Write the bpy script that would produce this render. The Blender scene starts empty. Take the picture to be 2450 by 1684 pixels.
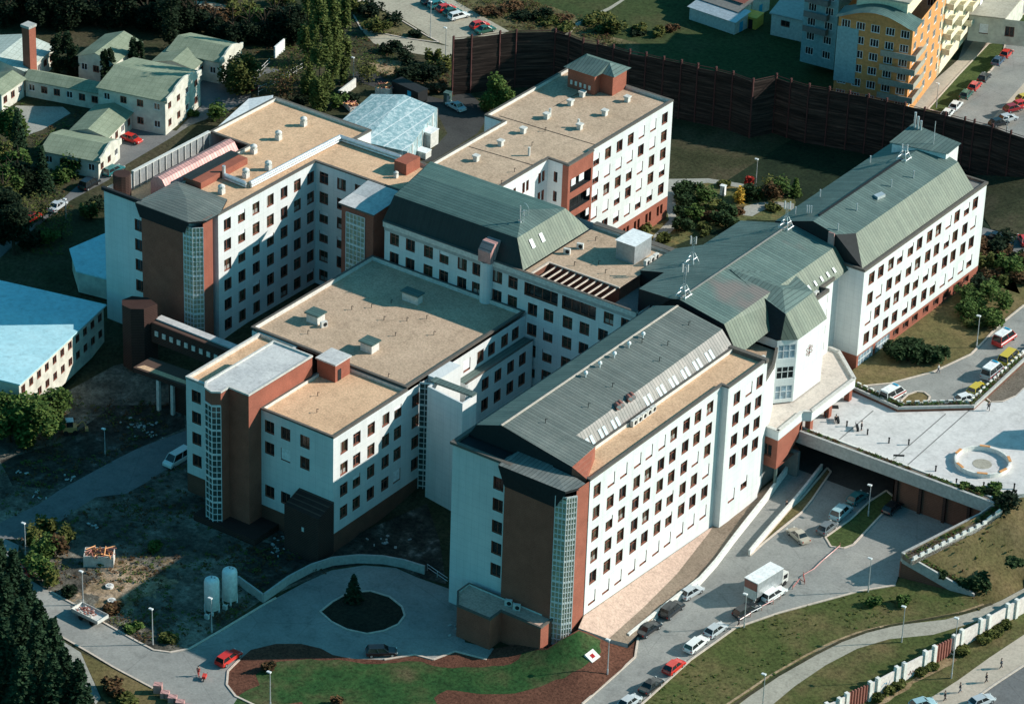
import bpy, math, random
from mathutils import Vector, Matrix
from mathutils.geometry import delaunay_2d_cdt
random.seed(7)
C = bpy.context.scene.collection
SC = bpy.context.scene

# ------------------------------------------------------------------ camera
CAM = (284.9409277741036, -414.30926810712214, 280.0)
RC = [[0.8136638793630785, 0.5805113198175562, 0.03094671199828323],
      [-0.3046971845253812, 0.3805275456143797, 0.873131383453259],
      [0.49508657542103834, -0.7198648446704251, 0.4865016837026294]]
FPX = 8415.458835552918
cd = bpy.data.cameras.new('camera')
cam = bpy.data.objects.new('camera', cd)
C.objects.link(cam)
cd.sensor_width = 36.0
cd.lens = FPX / 2450 * 36.0
cd.clip_start = 5.0
cd.clip_end = 6000.0
cam.matrix_world = Matrix(((RC[0][0], RC[1][0], RC[2][0], CAM[0]), (RC[0][1], RC[1][1], RC[2][1], CAM[1]),
                           (RC[0][2], RC[1][2], RC[2][2], CAM[2]), (0, 0, 0, 1)))
SC.camera = cam

# ------------------------------------------------------------------ light
SUN_EL, SUN_AZ = math.radians(28.8), math.atan2(0.76, 0.65)      # azimuth measured from +Y towards +X
W = bpy.data.worlds.new('World')
SC.world = W
W.use_nodes = True
nt = W.node_tree
bg = nt.nodes['Background']
sky = nt.nodes.new('ShaderNodeTexSky')
sky.sky_type = 'NISHITA'
sky.sun_disc = False
sky.sun_elevation = SUN_EL
sky.sun_rotation = SUN_AZ
sky.ozone_density = 2.0
sky.air_density = 1.3
tint = nt.nodes.new('ShaderNodeMix')
tint.data_type = 'RGBA'
tint.blend_type = 'MULTIPLY'
tint.inputs[0].default_value = 1.0
nt.links.new(sky.outputs[0], tint.inputs[6])
tint.inputs[7].default_value = (0.30, 1.0, 1.05, 1)
nt.links.new(tint.outputs[2], bg.inputs[0])
bg.inputs[1].default_value = 0.088
sd = bpy.data.lights.new('sun', 'SUN')
sd.energy = 4.6
sd.angle = math.radians(0.5)
sd.color = (1.0, 0.93, 0.84)
sun = bpy.data.objects.new('sun', sd)
C.objects.link(sun)
sv = Vector((math.sin(SUN_AZ) * math.cos(SUN_EL), math.cos(SUN_AZ) * math.cos(SUN_EL), math.sin(SUN_EL)))
sun.rotation_euler = sv.to_track_quat('Z', 'Y').to_euler()
sun.location = (0, 0, 200)
SC.view_settings.view_transform = 'Standard'
SC.view_settings.look = 'None'
SC.view_settings.exposure = 0.36
SC.view_settings.gamma = 1.0

# ------------------------------------------------------------------ survey: photo readings on a plane of known height -> metres
OFF = {1: (0, 0), 2: (600, 0), 3: (1200, 0), 4: (1750, 0), 5: (0, 400), 6: (600, 400), 7: (1200, 400), 8: (1750, 400),
       11: (0, 800), 12: (600, 800), 13: (1200, 800), 14: (1750, 800), 15: (0, 1204), 16: (600, 1204), 17: (1200, 1204), 18: (1750, 1204)}
def ray(r, x, y):
    px = OFF[r][0] + x * .30146
    py = OFF[r][1] + y * .30146
    a, b = (px - 1225) / FPX, -(py - 842) / FPX
    return [RC[0][i] * a + RC[1][i] * b - RC[2][i] for i in range(3)]
def at(r, x, y, z=0.0):
    d = ray(r, x, y)
    t = (z - CAM[2]) / d[2]
    return Vector((CAM[0] + d[0] * t, CAM[1] + d[1] * t, z))
def atX(r, x, y, X):
    d = ray(r, x, y)
    t = (X - CAM[0]) / d[0]
    return Vector((X, CAM[1] + d[1] * t, CAM[2] + d[2] * t))
def sm(a, b, x):
    t = min(1.0, max(0.0, (x - a) / (b - a)))
    return t * t * (3 - 2 * t)
def g0(x, y):
    """height of the open ground"""
    zw = -4.5 * (1 - sm(-52, -18, y))
    ze = -4.2 + 2.2 * sm(-62, -12, y) + 2.0 * sm(-10, 30, y)
    z = zw + (ze - zw) * sm(38, 50, x)
    up = sm(20, 48, x) * sm(58, 72, y)
    return z * (1 - up) + 5.3 * up
def onG(r, x, y, g=g0):
    z = g(*at(r, x, y, 0)[:2])
    for k in range(12):
        p = at(r, x, y, z)
        z = z * .3 + g(p.x, p.y) * .7
    return at(r, x, y, z)

# ------------------------------------------------------------------ materials
MATS = {}
class NT:
    def __init__(s, name, rough=0.8, spec=0.3, metal=0.0):
        s.m = bpy.data.materials.new(name)
        s.m.use_nodes = True
        s.t = s.m.node_tree
        s.b = s.t.nodes['Principled BSDF']
        s.b.inputs['Roughness'].default_value = rough
        s.b.inputs['Specular IOR Level'].default_value = spec
        s.b.inputs['Metallic'].default_value = metal
        MATS[name] = s.m
        g = s.t.nodes.new('ShaderNodeNewGeometry')
        s.pos = g.outputs['Position']
        s.nrm = g.outputs['Normal']
    def sock(s, v, inp):
        if hasattr(v, 'node'):
            s.t.links.new(v, inp)
        elif isinstance(v, (tuple, list)) and len(v) == 3 and inp.type == 'RGBA':
            inp.default_value = (*v, 1)
        else:
            inp.default_value = v
    def math(s, op, a, b=0.0, clamp=False):
        n = s.t.nodes.new('ShaderNodeMath')
        n.operation = op
        n.use_clamp = clamp
        s.sock(a, n.inputs[0])
        s.sock(b, n.inputs[1])
        return n.outputs[0]
    def sep(s):
        n = s.t.nodes.new('ShaderNodeSeparateXYZ')
        s.t.links.new(s.pos, n.inputs[0])
        return n.outputs
    def noise(s, scale, detail=3, rough=.6, vec=None):
        n = s.t.nodes.new('ShaderNodeTexNoise')
        n.inputs['Scale'].default_value = scale
        n.inputs['Detail'].default_value = detail
        n.inputs['Roughness'].default_value = rough
        s.t.links.new(vec or s.pos, n.inputs['Vector'])
        return n.outputs[0]
    def ramp(s, fac, stops):
        n = s.t.nodes.new('ShaderNodeValToRGB')
        e = n.color_ramp.elements
        while len(e) < len(stops):
            e.new(0.5)
        for k, (p, c) in enumerate(stops):
            e[k].position = p
            e[k].color = (*c, 1)
        s.sock(fac, n.inputs[0])
        return n.outputs[0]
    def mix(s, fac, a, b, mode='MIX'):
        n = s.t.nodes.new('ShaderNodeMix')
        n.data_type = 'RGBA'
        n.blend_type = mode
        s.sock(fac, n.inputs[0])
        s.sock(a, n.inputs[6])
        s.sock(b, n.inputs[7])
        return n.outputs[2]
    def col(s, v):
        s.sock(v, s.b.inputs['Base Color'])
        return s
    def bump(s, h, strength=.5, dist=.05):
        n = s.t.nodes.new('ShaderNodeBump')
        n.inputs['Strength'].default_value = strength
        n.inputs['Distance'].default_value = dist
        s.t.links.new(h, n.inputs['Height'])
        s.t.links.new(n.outputs[0], s.b.inputs['Normal'])
        return s

def plain(name, c, rough=.6, spec=.4, metal=0.0, var=.18, sc=2.0):
    n = NT(name, rough, spec, metal)
    n.col(n.ramp(n.noise(sc, 4), [(.3, tuple(v * (1 - var) for v in c)), (.7, tuple(min(1, v * (1 + var)) for v in c))]))
    return n.m
def mottled(name, stops, sc, rough=.95, fine=None, fine_amt=.35, bump=0.0, detail=5, cracks=False):
    """ground or gravel: broad patches from a ramp, times a fine speckle"""
    n = NT(name, rough, .12)
    c = n.ramp(n.noise(sc, detail, .62), stops)
    if fine:
        f = n.noise(fine, 3, .75)
        st_ = n.noise(sc * 4.5, 5, .7)
        c = n.mix(1.0, c, n.ramp(st_, [(.3, (.80, .80, .80)), (.46, (1, 1, 1)), (.75, (1.10,) * 3)]), 'MULTIPLY')
        c = n.mix(1.0, c, n.ramp(f, [(.34, (1 - fine_amt,) * 3), (.52, (1, 1, 1)), (.7, (1 + fine_amt * .8,) * 3)]), 'MULTIPLY')
        if cracks:
            v_ = n.t.nodes.new('ShaderNodeTexVoronoi')
            v_.feature = 'DISTANCE_TO_EDGE'
            v_.inputs['Scale'].default_value = .085
            n.t.links.new(n.pos, v_.inputs['Vector'])
            c = n.mix(n.math('MULTIPLY', n.math('LESS_THAN', v_.outputs['Distance'], .005), .17), c, (.04, .04, .04))
            big = n.noise(.035, 4, .6)
            c = n.mix(1.0, c, n.ramp(big, [(.35, (.84, .85, .86)), (.55, (1.0, 1, 1)), (.65, (1.14, 1.12, 1.10))]), 'MULTIPLY')
        if bump:
            n.bump(f, bump, .1)
    n.col(c)
    return n.m

def seam_roof(name, c1, c2, axis, rust=None):
    """standing seam sheet metal, seams every 0.62 m running across the given axis"""
    n = NT(name, .55, .35, .15)
    x, y, z = n.sep()
    u = {'x': x, 'y': y}[axis]
    fr = n.math('FRACT', n.math('DIVIDE', u, .66))
    seam = n.math('LESS_THAN', fr, .2)
    base = n.ramp(n.noise(.12, 5, .7), [(.32, c1), (.68, c2)])
    base = n.mix(1.0, base, n.ramp(n.noise(9.0, 3), [(.35, (.82,) * 3), (.65, (1.18,) * 3)]), 'MULTIPLY')
    cell = n.t.nodes.new('ShaderNodeTexWhiteNoise')
    cell.noise_dimensions = '1D'
    n.t.links.new(n.math('FLOOR', n.math('DIVIDE', u, .66)), cell.inputs['W'])
    pat = n.noise(.45, 6, .8)
    base = n.mix(1.0, base, n.ramp(pat, [(.3, (.78, .82, .82)), (.5, (1, 1, 1)), (.72, (1.2, 1.15, 1.12))]), 'MULTIPLY')
    base = n.mix(1.0, base, n.ramp(cell.outputs[0], [(0, (.88,) * 3), (1, (1.1,) * 3)]), 'MULTIPLY')
    if rust:
        base = n.mix(n.ramp(n.noise(.07, 3), [(.5, (0, 0, 0)), (.6, (1, 1, 1))]), base, rust)
    n.col(n.mix(n.math('MULTIPLY', seam, .52), base, (.02, .035, .03)))
    n.bump(seam, .5, .06)
    return n.m

def wall_white():
    n = NT('white_cladding', .7, .3)
    x, y, z = n.sep()
    u = n.math('FRACT', n.math('DIVIDE', n.math('ADD', x, y), 1.25))
    v = n.math('FRACT', n.math('DIVIDE', z, 1.2333))
    ln = n.math('MAXIMUM', n.math('LESS_THAN', u, .035), n.math('LESS_THAN', v, .035))
    base = n.ramp(n.noise(.35, 5), [(.3, (.66, .675, .67)), (.7, (.75, .755, .74))])
    base = n.mix(1.0, base, n.ramp(n.noise(7.0, 3), [(.3, (.95,) * 3), (.7, (1.04,) * 3)]), 'MULTIPLY')
    vm = n.t.nodes.new('ShaderNodeVectorMath')
    vm.operation = 'MULTIPLY'
    n.t.links.new(n.pos, vm.inputs[0])
    vm.inputs[1].default_value = (.7, .7, .06)
    streak = n.noise(1.0, 4, .65, vm.outputs[0])
    base = n.mix(1.0, base, n.ramp(streak, [(.3, (.91, .915, .91)), (.55, (1.0, 1.0, 1.0)), (.8, (1.01,) * 3)]), 'MULTIPLY')
    n.col(n.mix(n.math('MULTIPLY', ln, .34), base, (.3, .33, .34)))
    return n.m
def brick(name, c):
    n = NT(name, .9, .15)
    x, y, z = n.sep()
    v = n.math('FRACT', n.math('DIVIDE', z, .30))
    ln = n.math('LESS_THAN', v, .2)
    base = n.ramp(n.noise(.5, 5), [(.3, tuple(k * .85 for k in c)), (.7, tuple(k * 1.12 for k in c))])
    base = n.mix(1.0, base, n.ramp(n.noise(6.0, 4, .8), [(.35, (.8,) * 3), (.65, (1.2,) * 3)]), 'MULTIPLY')
    n.col(n.mix(n.math('MULTIPLY', ln, .22), base, (.3, .2, .15)))
    return n.m
wall_white()
brick('brick', (.32, .105, .07))
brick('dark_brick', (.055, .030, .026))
brick('shaded_brick', (.17, .075, .052))  # copy of the brick with shade put into its colour
mottled('gravel_tan', [(.3, (.60, .38, .235)), (.7, (.71, .465, .295))], .12, fine=3.2, fine_amt=.25, bump=.3)
mottled('gravel_grey', [(.3, (.44, .315, .22)), (.7, (.56, .405, .29))], .10, fine=3.2, fine_amt=.28, bump=.3)
mottled('terrace_pink', [(.3, (.52, .36, .285)), (.7, (.60, .42, .335))], .15, fine=3.0, fine_amt=.25)
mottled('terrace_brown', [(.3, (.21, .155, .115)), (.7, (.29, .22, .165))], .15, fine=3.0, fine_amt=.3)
mottled('light_membrane', [(.3, (.47, .46, .46)), (.7, (.64, .62, .60))], .3, fine=2.2, fine_amt=.14)
mottled('porch_gravel', [(.3, (.55, .47, .41)), (.7, (.66, .57, .50))], .3, fine=3.2, fine_amt=.15)
seam_roof('green_roof_y', (.10, .145, .132), (.155, .212, .192), 'y')
seam_roof('green_roof_x', (.10, .145, .132), (.155, .212, .192), 'x')
seam_roof('green_roof_rust', (.115, .17, .155), (.175, .24, .21), 'y', rust=(.235, .20, .18))
seam_roof('grey_roof_y', (.145, .16, .145), (.20, .215, .195), 'y')
seam_roof('grey_roof_x', (.165, .175, .165), (.225, .235, .22), 'x')
seam_roof('teal_roof_y', (.075, .135, .125), (.10, .165, .15), 'y')
seam_roof('mansard_y', (.10, .125, .095), (.14, .165, .125), 'y')
seam_roof('mansard_pinkish', (.20, .185, .175), (.25, .23, .215), 'y')
seam_roof('dark_roof_x', (.02, .023, .023), (.032, .036, .036), 'x')
seam_roof('pink_metal', (.52, .27, .25), (.66, .36, .33), 'y')
plain('coping', (.12, .105, .09), .8)
plain('coping_light', (.55, .52, .48), .7)
plain('white_paint', (.80, .80, .79), .5)
plain('offwhite', (.62, .60, .56), .7)
plain('grey_metal', (.38, .40, .41), .45, .5, .4)
plain('dark_metal', (.022, .024, .026), .7, .25, .1)
plain('galvanised', (.62, .64, .65), .4, .5, .5)
plain('frame_brown', (.24, .085, .055), .6)
plain('frame_white', (.72, .73, .72), .5)
plain('blind', (.80, .81, .81), .7)
plain('sky_glass', (.50, .57, .60), .25)
plain('red_brown', (.34, .13, .10), .7)
plain('concrete', (.42, .41, .39), .9, .2)
plain('concrete_dark', (.2, .195, .185), .9, .2)
plain('concrete_white', (.74, .71, .66), .9, .2)
plain('kerb_stone', (.60, .50, .42), .9, .2)
def glass(name, c, rough=.12):
    n = NT(name, rough, .6)
    x, y, z = n.sep()
    n.col(n.ramp(n.noise(1.1, 3, .6), [(.38, c), (.60, tuple(v * 1.4 + .003 for v in c)), (.72, tuple(v * 2.6 + .03 for v in c))]))
    return n.m
glass('glass_dark', (.012, .014, .015), .15)
glass('glass_reflected', (.040, .034, .022), .12)  # reflected ground is put into the glass colour as brown
plain('curtain_cloth', (.32, .31, .28), .9)
glass('glass_bay', (.30, .285, .20), .4)  # warm lit look of the bays is put into the glass colour
glass('glass_bay_dark', (.045, .06, .055), .10)
glass('glass_office', (.20, .27, .32), .12)

# ------------------------------------------------------------------ builders
def tag(o, label=None, cat=None, group=None, kind=None):
    if label: o['label'] = label
    if cat: o['category'] = cat
    if group: o['group'] = group
    if kind: o['kind'] = kind
    return o
def empty(name, loc=(0, 0, 0), rz=0.0, label=None, cat=None, group=None):
    o = bpy.data.objects.new(name, None)
    o.empty_display_size = .3
    C.objects.link(o)
    o.location = loc
    o.rotation_euler = (0, 0, rz)
    return tag(o, label, cat, group)
class MB:
    def __init__(s):
        s.v, s.f, s.m, s.mi = [], [], [], 0
    def mat(s, i):
        s.mi = i
        return s
    def face(s, pts):
        b = len(s.v)
        s.v += [tuple(p) for p in pts]
        s.f.append(tuple(range(b, b + len(pts))))
        s.m.append(s.mi)
        return s
    def box(s, x0, y0, z0, x1, y1, z1):
        return s.prism([(x0, y0), (x1, y0), (x1, y1), (x0, y1)], z0, z1)
    def prism(s, pts, z0, z1, caps=True):
        """pts counter-clockwise; z0, z1 numbers or per-point lists"""
        n = len(pts)
        a = z0 if isinstance(z0, (list, tuple)) else [z0] * n
        b = z1 if isinstance(z1, (list, tuple)) else [z1] * n
        k = len(s.v)
        s.v += [(p[0], p[1], a[i]) for i, p in enumerate(pts)] + [(p[0], p[1], b[i]) for i, p in enumerate(pts)]
        for i in range(n):
            j = (i + 1) % n
            s.f.append((k + i, k + j, k + n + j, k + n + i))
            s.m.append(s.mi)
        if caps:
            s.f.append(tuple(range(k + n, k + 2 * n)))
            s.f.append(tuple(range(k + n - 1, k - 1, -1)))
            s.m += [s.mi, s.mi]
        return s
    def tube(s, p0, p1, r0, r1=None, n=8, caps=True):
        r1 = r0 if r1 is None else r1
        p0, p1 = Vector(p0), Vector(p1)
        q = (p1 - p0).to_track_quat('Z', 'Y')
        k = len(s.v)
        for p, r in ((p0, r0), (p1, r1)):
            for i in range(n):
                t = 2 * math.pi * i / n
                s.v.append(tuple(p + q @ Vector((r * math.cos(t), r * math.sin(t), 0))))
        for i in range(n):
            j = (i + 1) % n
            s.f.append((k + i, k + j, k + n + j, k + n + i))
            s.m.append(s.mi)
        if caps:
            s.f.append(tuple(range(k + n, k + 2 * n)))
            s.f.append(tuple(range(k + n - 1, k - 1, -1)))
            s.m += [s.mi, s.mi]
        return s
    def lathe(s, cx, cy, prof, n=16):
        """prof: list of (radius, z)"""
        k = len(s.v)
        for r, z in prof:
            for i in range(n):
                t = 2 * math.pi * i / n
                s.v.append((cx + r * math.cos(t), cy + r * math.sin(t), z))
        for a in range(len(prof) - 1):
            for i in range(n):
                j = (i + 1) % n
                s.f.append((k + a * n + i, k + a * n + j, k + (a + 1) * n + j, k + (a + 1) * n + i))
                s.m.append(s.mi)
        return s
    def build(s, name, mats, parent=None, smooth=False, loc=None, rz=0.0):
        me = bpy.data.meshes.new(name)
        me.from_pydata(s.v, [], s.f)
        for m in ([mats] if isinstance(mats, str) else mats):
            me.materials.append(MATS[m])
        for i, p in enumerate(me.polygons):
            p.material_index = s.m[i]
            p.use_smooth = smooth
        me.update()
        o = bpy.data.objects.new(name, me)
        C.objects.link(o)
        if parent:
            o.parent = parent
        if loc is not None:
            o.location = loc
        o.rotation_euler[2] = rz
        return o
def inst(o, parent, loc=(0, 0, 0), rz=0.0, scale=None):
    """copy of a part (and its children) under another parent"""
    c = o.copy()
    C.objects.link(c)
    c.parent = parent
    c.location = loc
    c.rotation_euler = (0, 0, rz)
    if scale: c.scale = scale
    for ch in list(KIDS.get(o.name, [])):
        d = ch.copy()
        C.objects.link(d)
        d.parent = c
    return c
KIDS = {}

# ------------------------------------------------------------------ windows and walls
def make_window(kind, w=1.8, h=2.1, dep=.32, blind=0.0, curtain=None, gl='glass_dark', frame='frame_brown', mull=1, trans=0.0):
    """x along the wall, -y outwards, z up, origin at the opening centre on the wall face"""
    a, b = w / 2, h / 2
    m = MB()
    for (p, q) in (((-a, -b), (-a, b)), ((a, b), (a, -b)), ((a, -b), (-a, -b)), ((-a, b), (a, b))):
        m.face([(p[0], 0, p[1]), (q[0], 0, q[1]), (q[0], dep, q[1]), (p[0], dep, p[1])])
    t, y0, y1 = .11, dep - .10, dep
    m.box(-a, y0, -b, -a + t, y1, b).box(a - t, y0, -b, a, y1, b).box(-a + t, y0, -b, a - t, y1, -b + t).box(-a + t, y0, b - t, a - t, y1, b)
    for k in range(mull):
        x = -a + w * (k + 1) / (mull + 1)
        m.box(x - .05, y0 + .01, -b + t, x + .05, y1, b - t)
    if trans:
        m.box(-a + t, y0 + .012, trans - .045, a - t, y1, trans + .045)
    f = m.build('window', frame)
    p = MB().face([(-a + t, dep - .03, -b + t), (a - t, dep - .03, -b + t), (a - t, dep - .03, b - t), (-a + t, dep - .03, b - t)]).build('pane', gl, f)
    ch = [p]
    if curtain:
        ch.append(MB().face([(curtain[0] * a, dep - .035, curtain[2] * b), (curtain[1] * a, dep - .035, curtain[2] * b), (curtain[1] * a, dep - .035, curtain[3] * b), (curtain[0] * a, dep - .035, curtain[3] * b)]).build('curtain', 'curtain_cloth', f))
    if blind:
        zb = b - h * blind
        q = MB().box(-a + .03, .10, zb, a - .03, .17, b - .03).build('roller_blind', 'blind', f)
        ch.append(q)
    C.objects.unlink(f)
    for c in ch: C.objects.unlink(c)
    KIDS[f.name] = ch
    return f
WIN = {'open': make_window('open'), 'cur1': make_window('cur1', gl='glass_reflected', curtain=(-.85, -.3, -.9, .9)), 'cur2': make_window('cur2', curtain=(-.85, .85, -.9, -.25), gl='glass_reflected'), 'warm': make_window('warm', gl='glass_reflected', trans=.35), 'third': make_window('third', blind=.3, gl='glass_reflected'), 'flat': make_window('flat', 1.7, 1.6, .15, mull=2, frame='frame_white'), 'open2': make_window('open2', trans=.35), 'half': make_window('half', blind=.5),
       'shut': make_window('shut', blind=.86), 'slim': make_window('slim', .75, 1.9, mull=0), 'low': make_window('low', 1.9, 1.3),
       'wide': make_window('wide', 6.4, 2.3, .5, mull=3), 'blank': make_window('blank', blind=.93),
       'small': make_window('small', 1.3, 1.4, .15, mull=1, frame='frame_white'), 'smallb': make_window('smallb', 1.3, 1.4, .15, mull=1, frame='frame_brown'),
       'balc': make_window('balc', 6.2, 2.4, .9, mull=4, frame='dark_metal'),
       'lobby': make_window('lobby', 4.6, 3.4, .2, mull=4, trans=.3, frame='frame_white', gl='glass_office'),
       'bayw': make_window('bayw', 2.9, 2.5, .12, mull=2, trans=.15, frame='frame_white', gl='glass_office'),
       'bayd': make_window('bayd', 2.9, 2.2, .12, mull=2, trans=.15, frame='frame_white', gl='glass_dark')}
WSIZE = {'open': (1.8, 2.1), 'cur1': (1.8, 2.1), 'cur2': (1.8, 2.1), 'warm': (1.8, 2.1), 'third': (1.8, 2.1), 'flat': (1.7, 1.6), 'open2': (1.8, 2.1), 'half': (1.8, 2.1), 'shut': (1.8, 2.1), 'slim': (.75, 1.9), 'low': (1.9, 1.3), 'wide': (6.4, 2.3),
         'blank': (1.8, 2.1), 'small': (1.3, 1.4), 'smallb': (1.3, 1.4), 'balc': (6.2, 2.4), 'lobby': (4.6, 3.4), 'bayw': (2.9, 2.5), 'bayd': (2.9, 2.2)}
def wall_edge(m, root, A, B, z0, z1, wins):
    """one wall from A to B (outside on the right hand). wins: (u, z, kind)"""
    ax, ay = A
    L = math.hypot(B[0] - ax, B[1] - ay)
    dx, dy = (B[0] - ax) / L, (B[1] - ay) / L
    P = lambda u, z: (ax + dx * u, ay + dy * u, z)
    us, zs = {0.0, L}, {z0, z1}
    ops = []
    for (u, z, k) in wins:
        w, h = WSIZE[k]
        ops.append((u - w / 2, u + w / 2, z - h / 2, z + h / 2))
        us |= {u - w / 2, u + w / 2}
        zs |= {z - h / 2, z + h / 2}
        inst(WIN[k], root, (ax + dx * u, ay + dy * u, z), math.atan2(dy, dx))
    us, zs = sorted(us), sorted(zs)
    for j in range(len(zs) - 1):
        zc = (zs[j] + zs[j + 1]) / 2
        run = None
        for i in range(len(us) - 1):
            uc = (us[i] + us[i + 1]) / 2
            hole = any(a < uc < b and c < zc < d for a, b, c, d in ops)
            if not hole and run is None: run = us[i]
            if run is not None and (hole or i == len(us) - 2):
                e = us[i] if hole else us[i + 1]
                m.face([P(run, zs[j]), P(e, zs[j]), P(e, zs[j + 1]), P(run, zs[j + 1])])
                run = None
def inset(pts, d):
    n = len(pts)
    out = []
    for i in range(n):
        p0, p, p1 = Vector(pts[i - 1]), Vector(pts[i]), Vector(pts[(i + 1) % n])
        e0, e1 = (p - p0).normalized(), (p1 - p).normalized()
        n0, n1 = Vector((-e0.y, e0.x)), Vector((-e1.y, e1.x))
        k = n0 + n1
        k = k / max(.2, k.length_squared) * 2 * 1.0
        out.append(tuple(p + k * d))
    return out
def flat_roof(root, pts, zt, mat, dep=.7, cw=.45, cop='coping', name='roof', thick=True):
    """parapet ring with coping and a sunk roof deck"""
    o = inset(pts, -.08)
    i = inset(pts, cw)
    m = MB()
    n = len(pts)
    for k in range(n):
        j = (k + 1) % n
        a, b, c, d = o[k], o[j], i[j], i[k]
        m.mat(0).face([(*a, zt), (*b, zt), (*c, zt), (*d, zt)])
        m.face([(*a, zt - .28), (*b, zt - .28), (*b, zt), (*a, zt)])
        m.mat(1).face([(*d, zt), (*c, zt), (*c, zt - dep), (*d, zt - dep)])
    m.build('parapet', [cop, 'offwhite'], root)
    MB().face([(*p, zt - dep) for p in inset(pts, cw - .05)]).build(name, mat, root)
def walls(root, pts, z0, z1, wins=None, mats='white_cladding', name='wall', skip=()):
    m = MB()
    n = len(pts)
    for k in range(n):
        if k in skip: continue
        wall_edge(m, root, pts[k], pts[(k + 1) % n], z0, z1, (wins or {}).get(k, []))
    return m.build(name, mats, root)
def poly_roof(root, faces, mats, name='roof'):
    m = MB()
    for mi, pts in faces:
        m.mat(mi).face(pts)
    return m.build(name, mats, root)
def glass_strip(root, pts, z0, z1, rows, cols, gl='glass_bay', name='glazed_bay'):
    """curtain wall along a polyline of facets: mullion grid in front of glass; pts left to right seen from outside"""
    m = MB()
    for k in range(len(pts) - 1):
        A, B = Vector(pts[k]), Vector(pts[k + 1])
        d = (B - A)
        L = d.length
        d.normalize()
        nrm = Vector((d.y, -d.x))
        m.mat(0).face([(*A, z0), (*B, z0), (*B, z1), (*A, z1)])
        m.mat(1)
        c = cols[k]
        for i in range(c + 1):
            p = A + d * (L * i / c)
            q = [p - d * .05, p - d * .05 + nrm * .1, p + d * .05 + nrm * .1, p + d * .05]
            m.prism([tuple(v) for v in q], z0, z1)
        for r in range(rows + 1):
            z = z0 + (z1 - z0) * r / rows
            w = .16 if r % 4 == 0 else .06
            q = [A + nrm * .085, B + nrm * .085, B, A]
            m.prism([tuple(v) for v in q], z - w, z + w)
    return m.build(name, [gl, 'frame_white'], root)
# ================================================================== the hospital, wing by wing (X, Y axes run along its walls)
ROWS = [20.2, 16.5, 12.9, 9.25, 5.6, 1.9]
TOP = 22.9
def pick(seed, pb):
    r = random.Random(seed).random()
    q = random.Random(seed * 7 + 1).random()
    return 'shut' if r < pb * .5 else 'half' if r < pb else ('cur1', 'cur2', 'warm', 'third', 'open2', 'open', 'open', 'warm')[int(q * 8)]
def cols_rows(us, zs, pb=.12, seed=1):
    return [(u, z, pick(seed * 1000 + i * 31 + j * 7, pb)) for i, u in enumerate(us) for j, z in enumerate(zs)]
def vent(root, x, y, z, s=1.0, cap=True):
    m = MB()
    m.box(x - .45 * s, y - .45 * s, z, x + .45 * s, y + .45 * s, z + .9 * s)
    if cap:
        m.lathe(x, y, [(.30 * s, z + .9 * s), (.30 * s, z + 1.15 * s), (.62 * s, z + 1.2 * s), (.58 * s, z + 1.5 * s), (.2 * s, z + 1.75 * s), (0.01, z + 1.78 * s)], 10)
    else:
        m.box(x - .62 * s, y - .62 * s, z + 1.0 * s, x + .62 * s, y + .62 * s, z + 1.35 * s)
    return m.build('roof_vent', 'offwhite', root)
def rod(root, x, y, z, name='roof_pipe'):
    return MB().tube((x, y, z), (x, y, z + .7), .06, n=5).tube((x, y, z + .7), (x + .35, y, z + .75), .05, n=5).build(name, 'dark_metal', root)
def ac_unit(root, x, y, z, rz=0.0):
    m = MB().mat(0).box(-.55, -.25, 0, .55, .25, .95).mat(1)
    m.tube((.12, -.25, .48), (.12, -.27, .48), .34, n=12)
    return m.build('air_conditioner', ['offwhite', 'dark_metal'], root, loc=(x, y, z), rz=rz)

# ---------------------------------------------------------------- north west wing
w = empty('hospital_wing', (-50, -10, 0), label='seven storey white hospital wing with orange gravel roof, six capped vents and brick stair tower at its left end', cat='building', group='wings of the hospital')
ox, oy = 50, 10
class Sub:      # parts are written in site coordinates; each wing's root sits at its own foot
    pass
def wing(loc, label, name='hospital_wing', cat='building', group='wings of the hospital'):
    e = empty(name, (0, 0, 0), label=label, cat=cat, group=group)
    e['foot'] = list(loc)
    return e
def settle(e):
    """move the root to the thing's foot, keeping its parts where they are"""
    f = Vector(e['foot'])
    del e['foot']
    e.location = f
    for c in SC.objects:
        if c.parent == e:
            c.location = Vector(c.location) - f
bpy.data.objects.remove(w)
bp = [(-60.7, -30.6), (-42.6, -30.6), (-42.6, -26.5), (-40, -26.5), (-40, -1.3), (-17.7, -1.3), (-17.7, 9.5), (-40.1, 9.5), (-40.1, 14), (-60.8, 14)]
w = wing((-50, -10, 0), 'white hospital wing with orange gravel roof, capped vents, pink barrel roof and brick corner tower')
wi = {3: cols_rows([2.3, 5.9, 9.6, 13.3, 16.9, 20.4, 23.9], ROWS, .0, 3),
      4: cols_rows([1.8, 5.5, 9.2], ROWS, .0, 4),
      0: [(7.4, z, 'open') for z in (18.2, 14.6, 10.9, 7.1, 3.2)]}
walls(w, bp, -1.5, TOP - .3, wi)
main = [(-52.3, -21.5), (-52.3, -26.8), (-40, -26.5), (-40, -1.3), (-17.7, -1.3), (-17.7, 9.5), (-40.1, 9.5), (-40.1, 14), (-60.8, 14), (-60.8, -3.6), (-52.3, -3.6)]
flat_roof(w, main, TOP, 'gravel_tan', .55, .4)
MB().mat(0).box(-60.6, -30.4, 19.4, -52.3, -3.6, 19.7).build('terrace_floor', ['gravel_tan'], w)
MB().box(-61.0, -30.9, 22.35, -52.3, -30.35, 22.95).build('gutter', 'dark_metal', w)
m = MB().mat(0).box(-60.9, -23.5, 19.7, -60.6, -3.9, 22.9).mat(1)
for i in range(13):
    y = -23.5 + i * 1.62
    m.box(-60.55, y, 19.7, -60.4, y + .12, 23.0)
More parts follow.
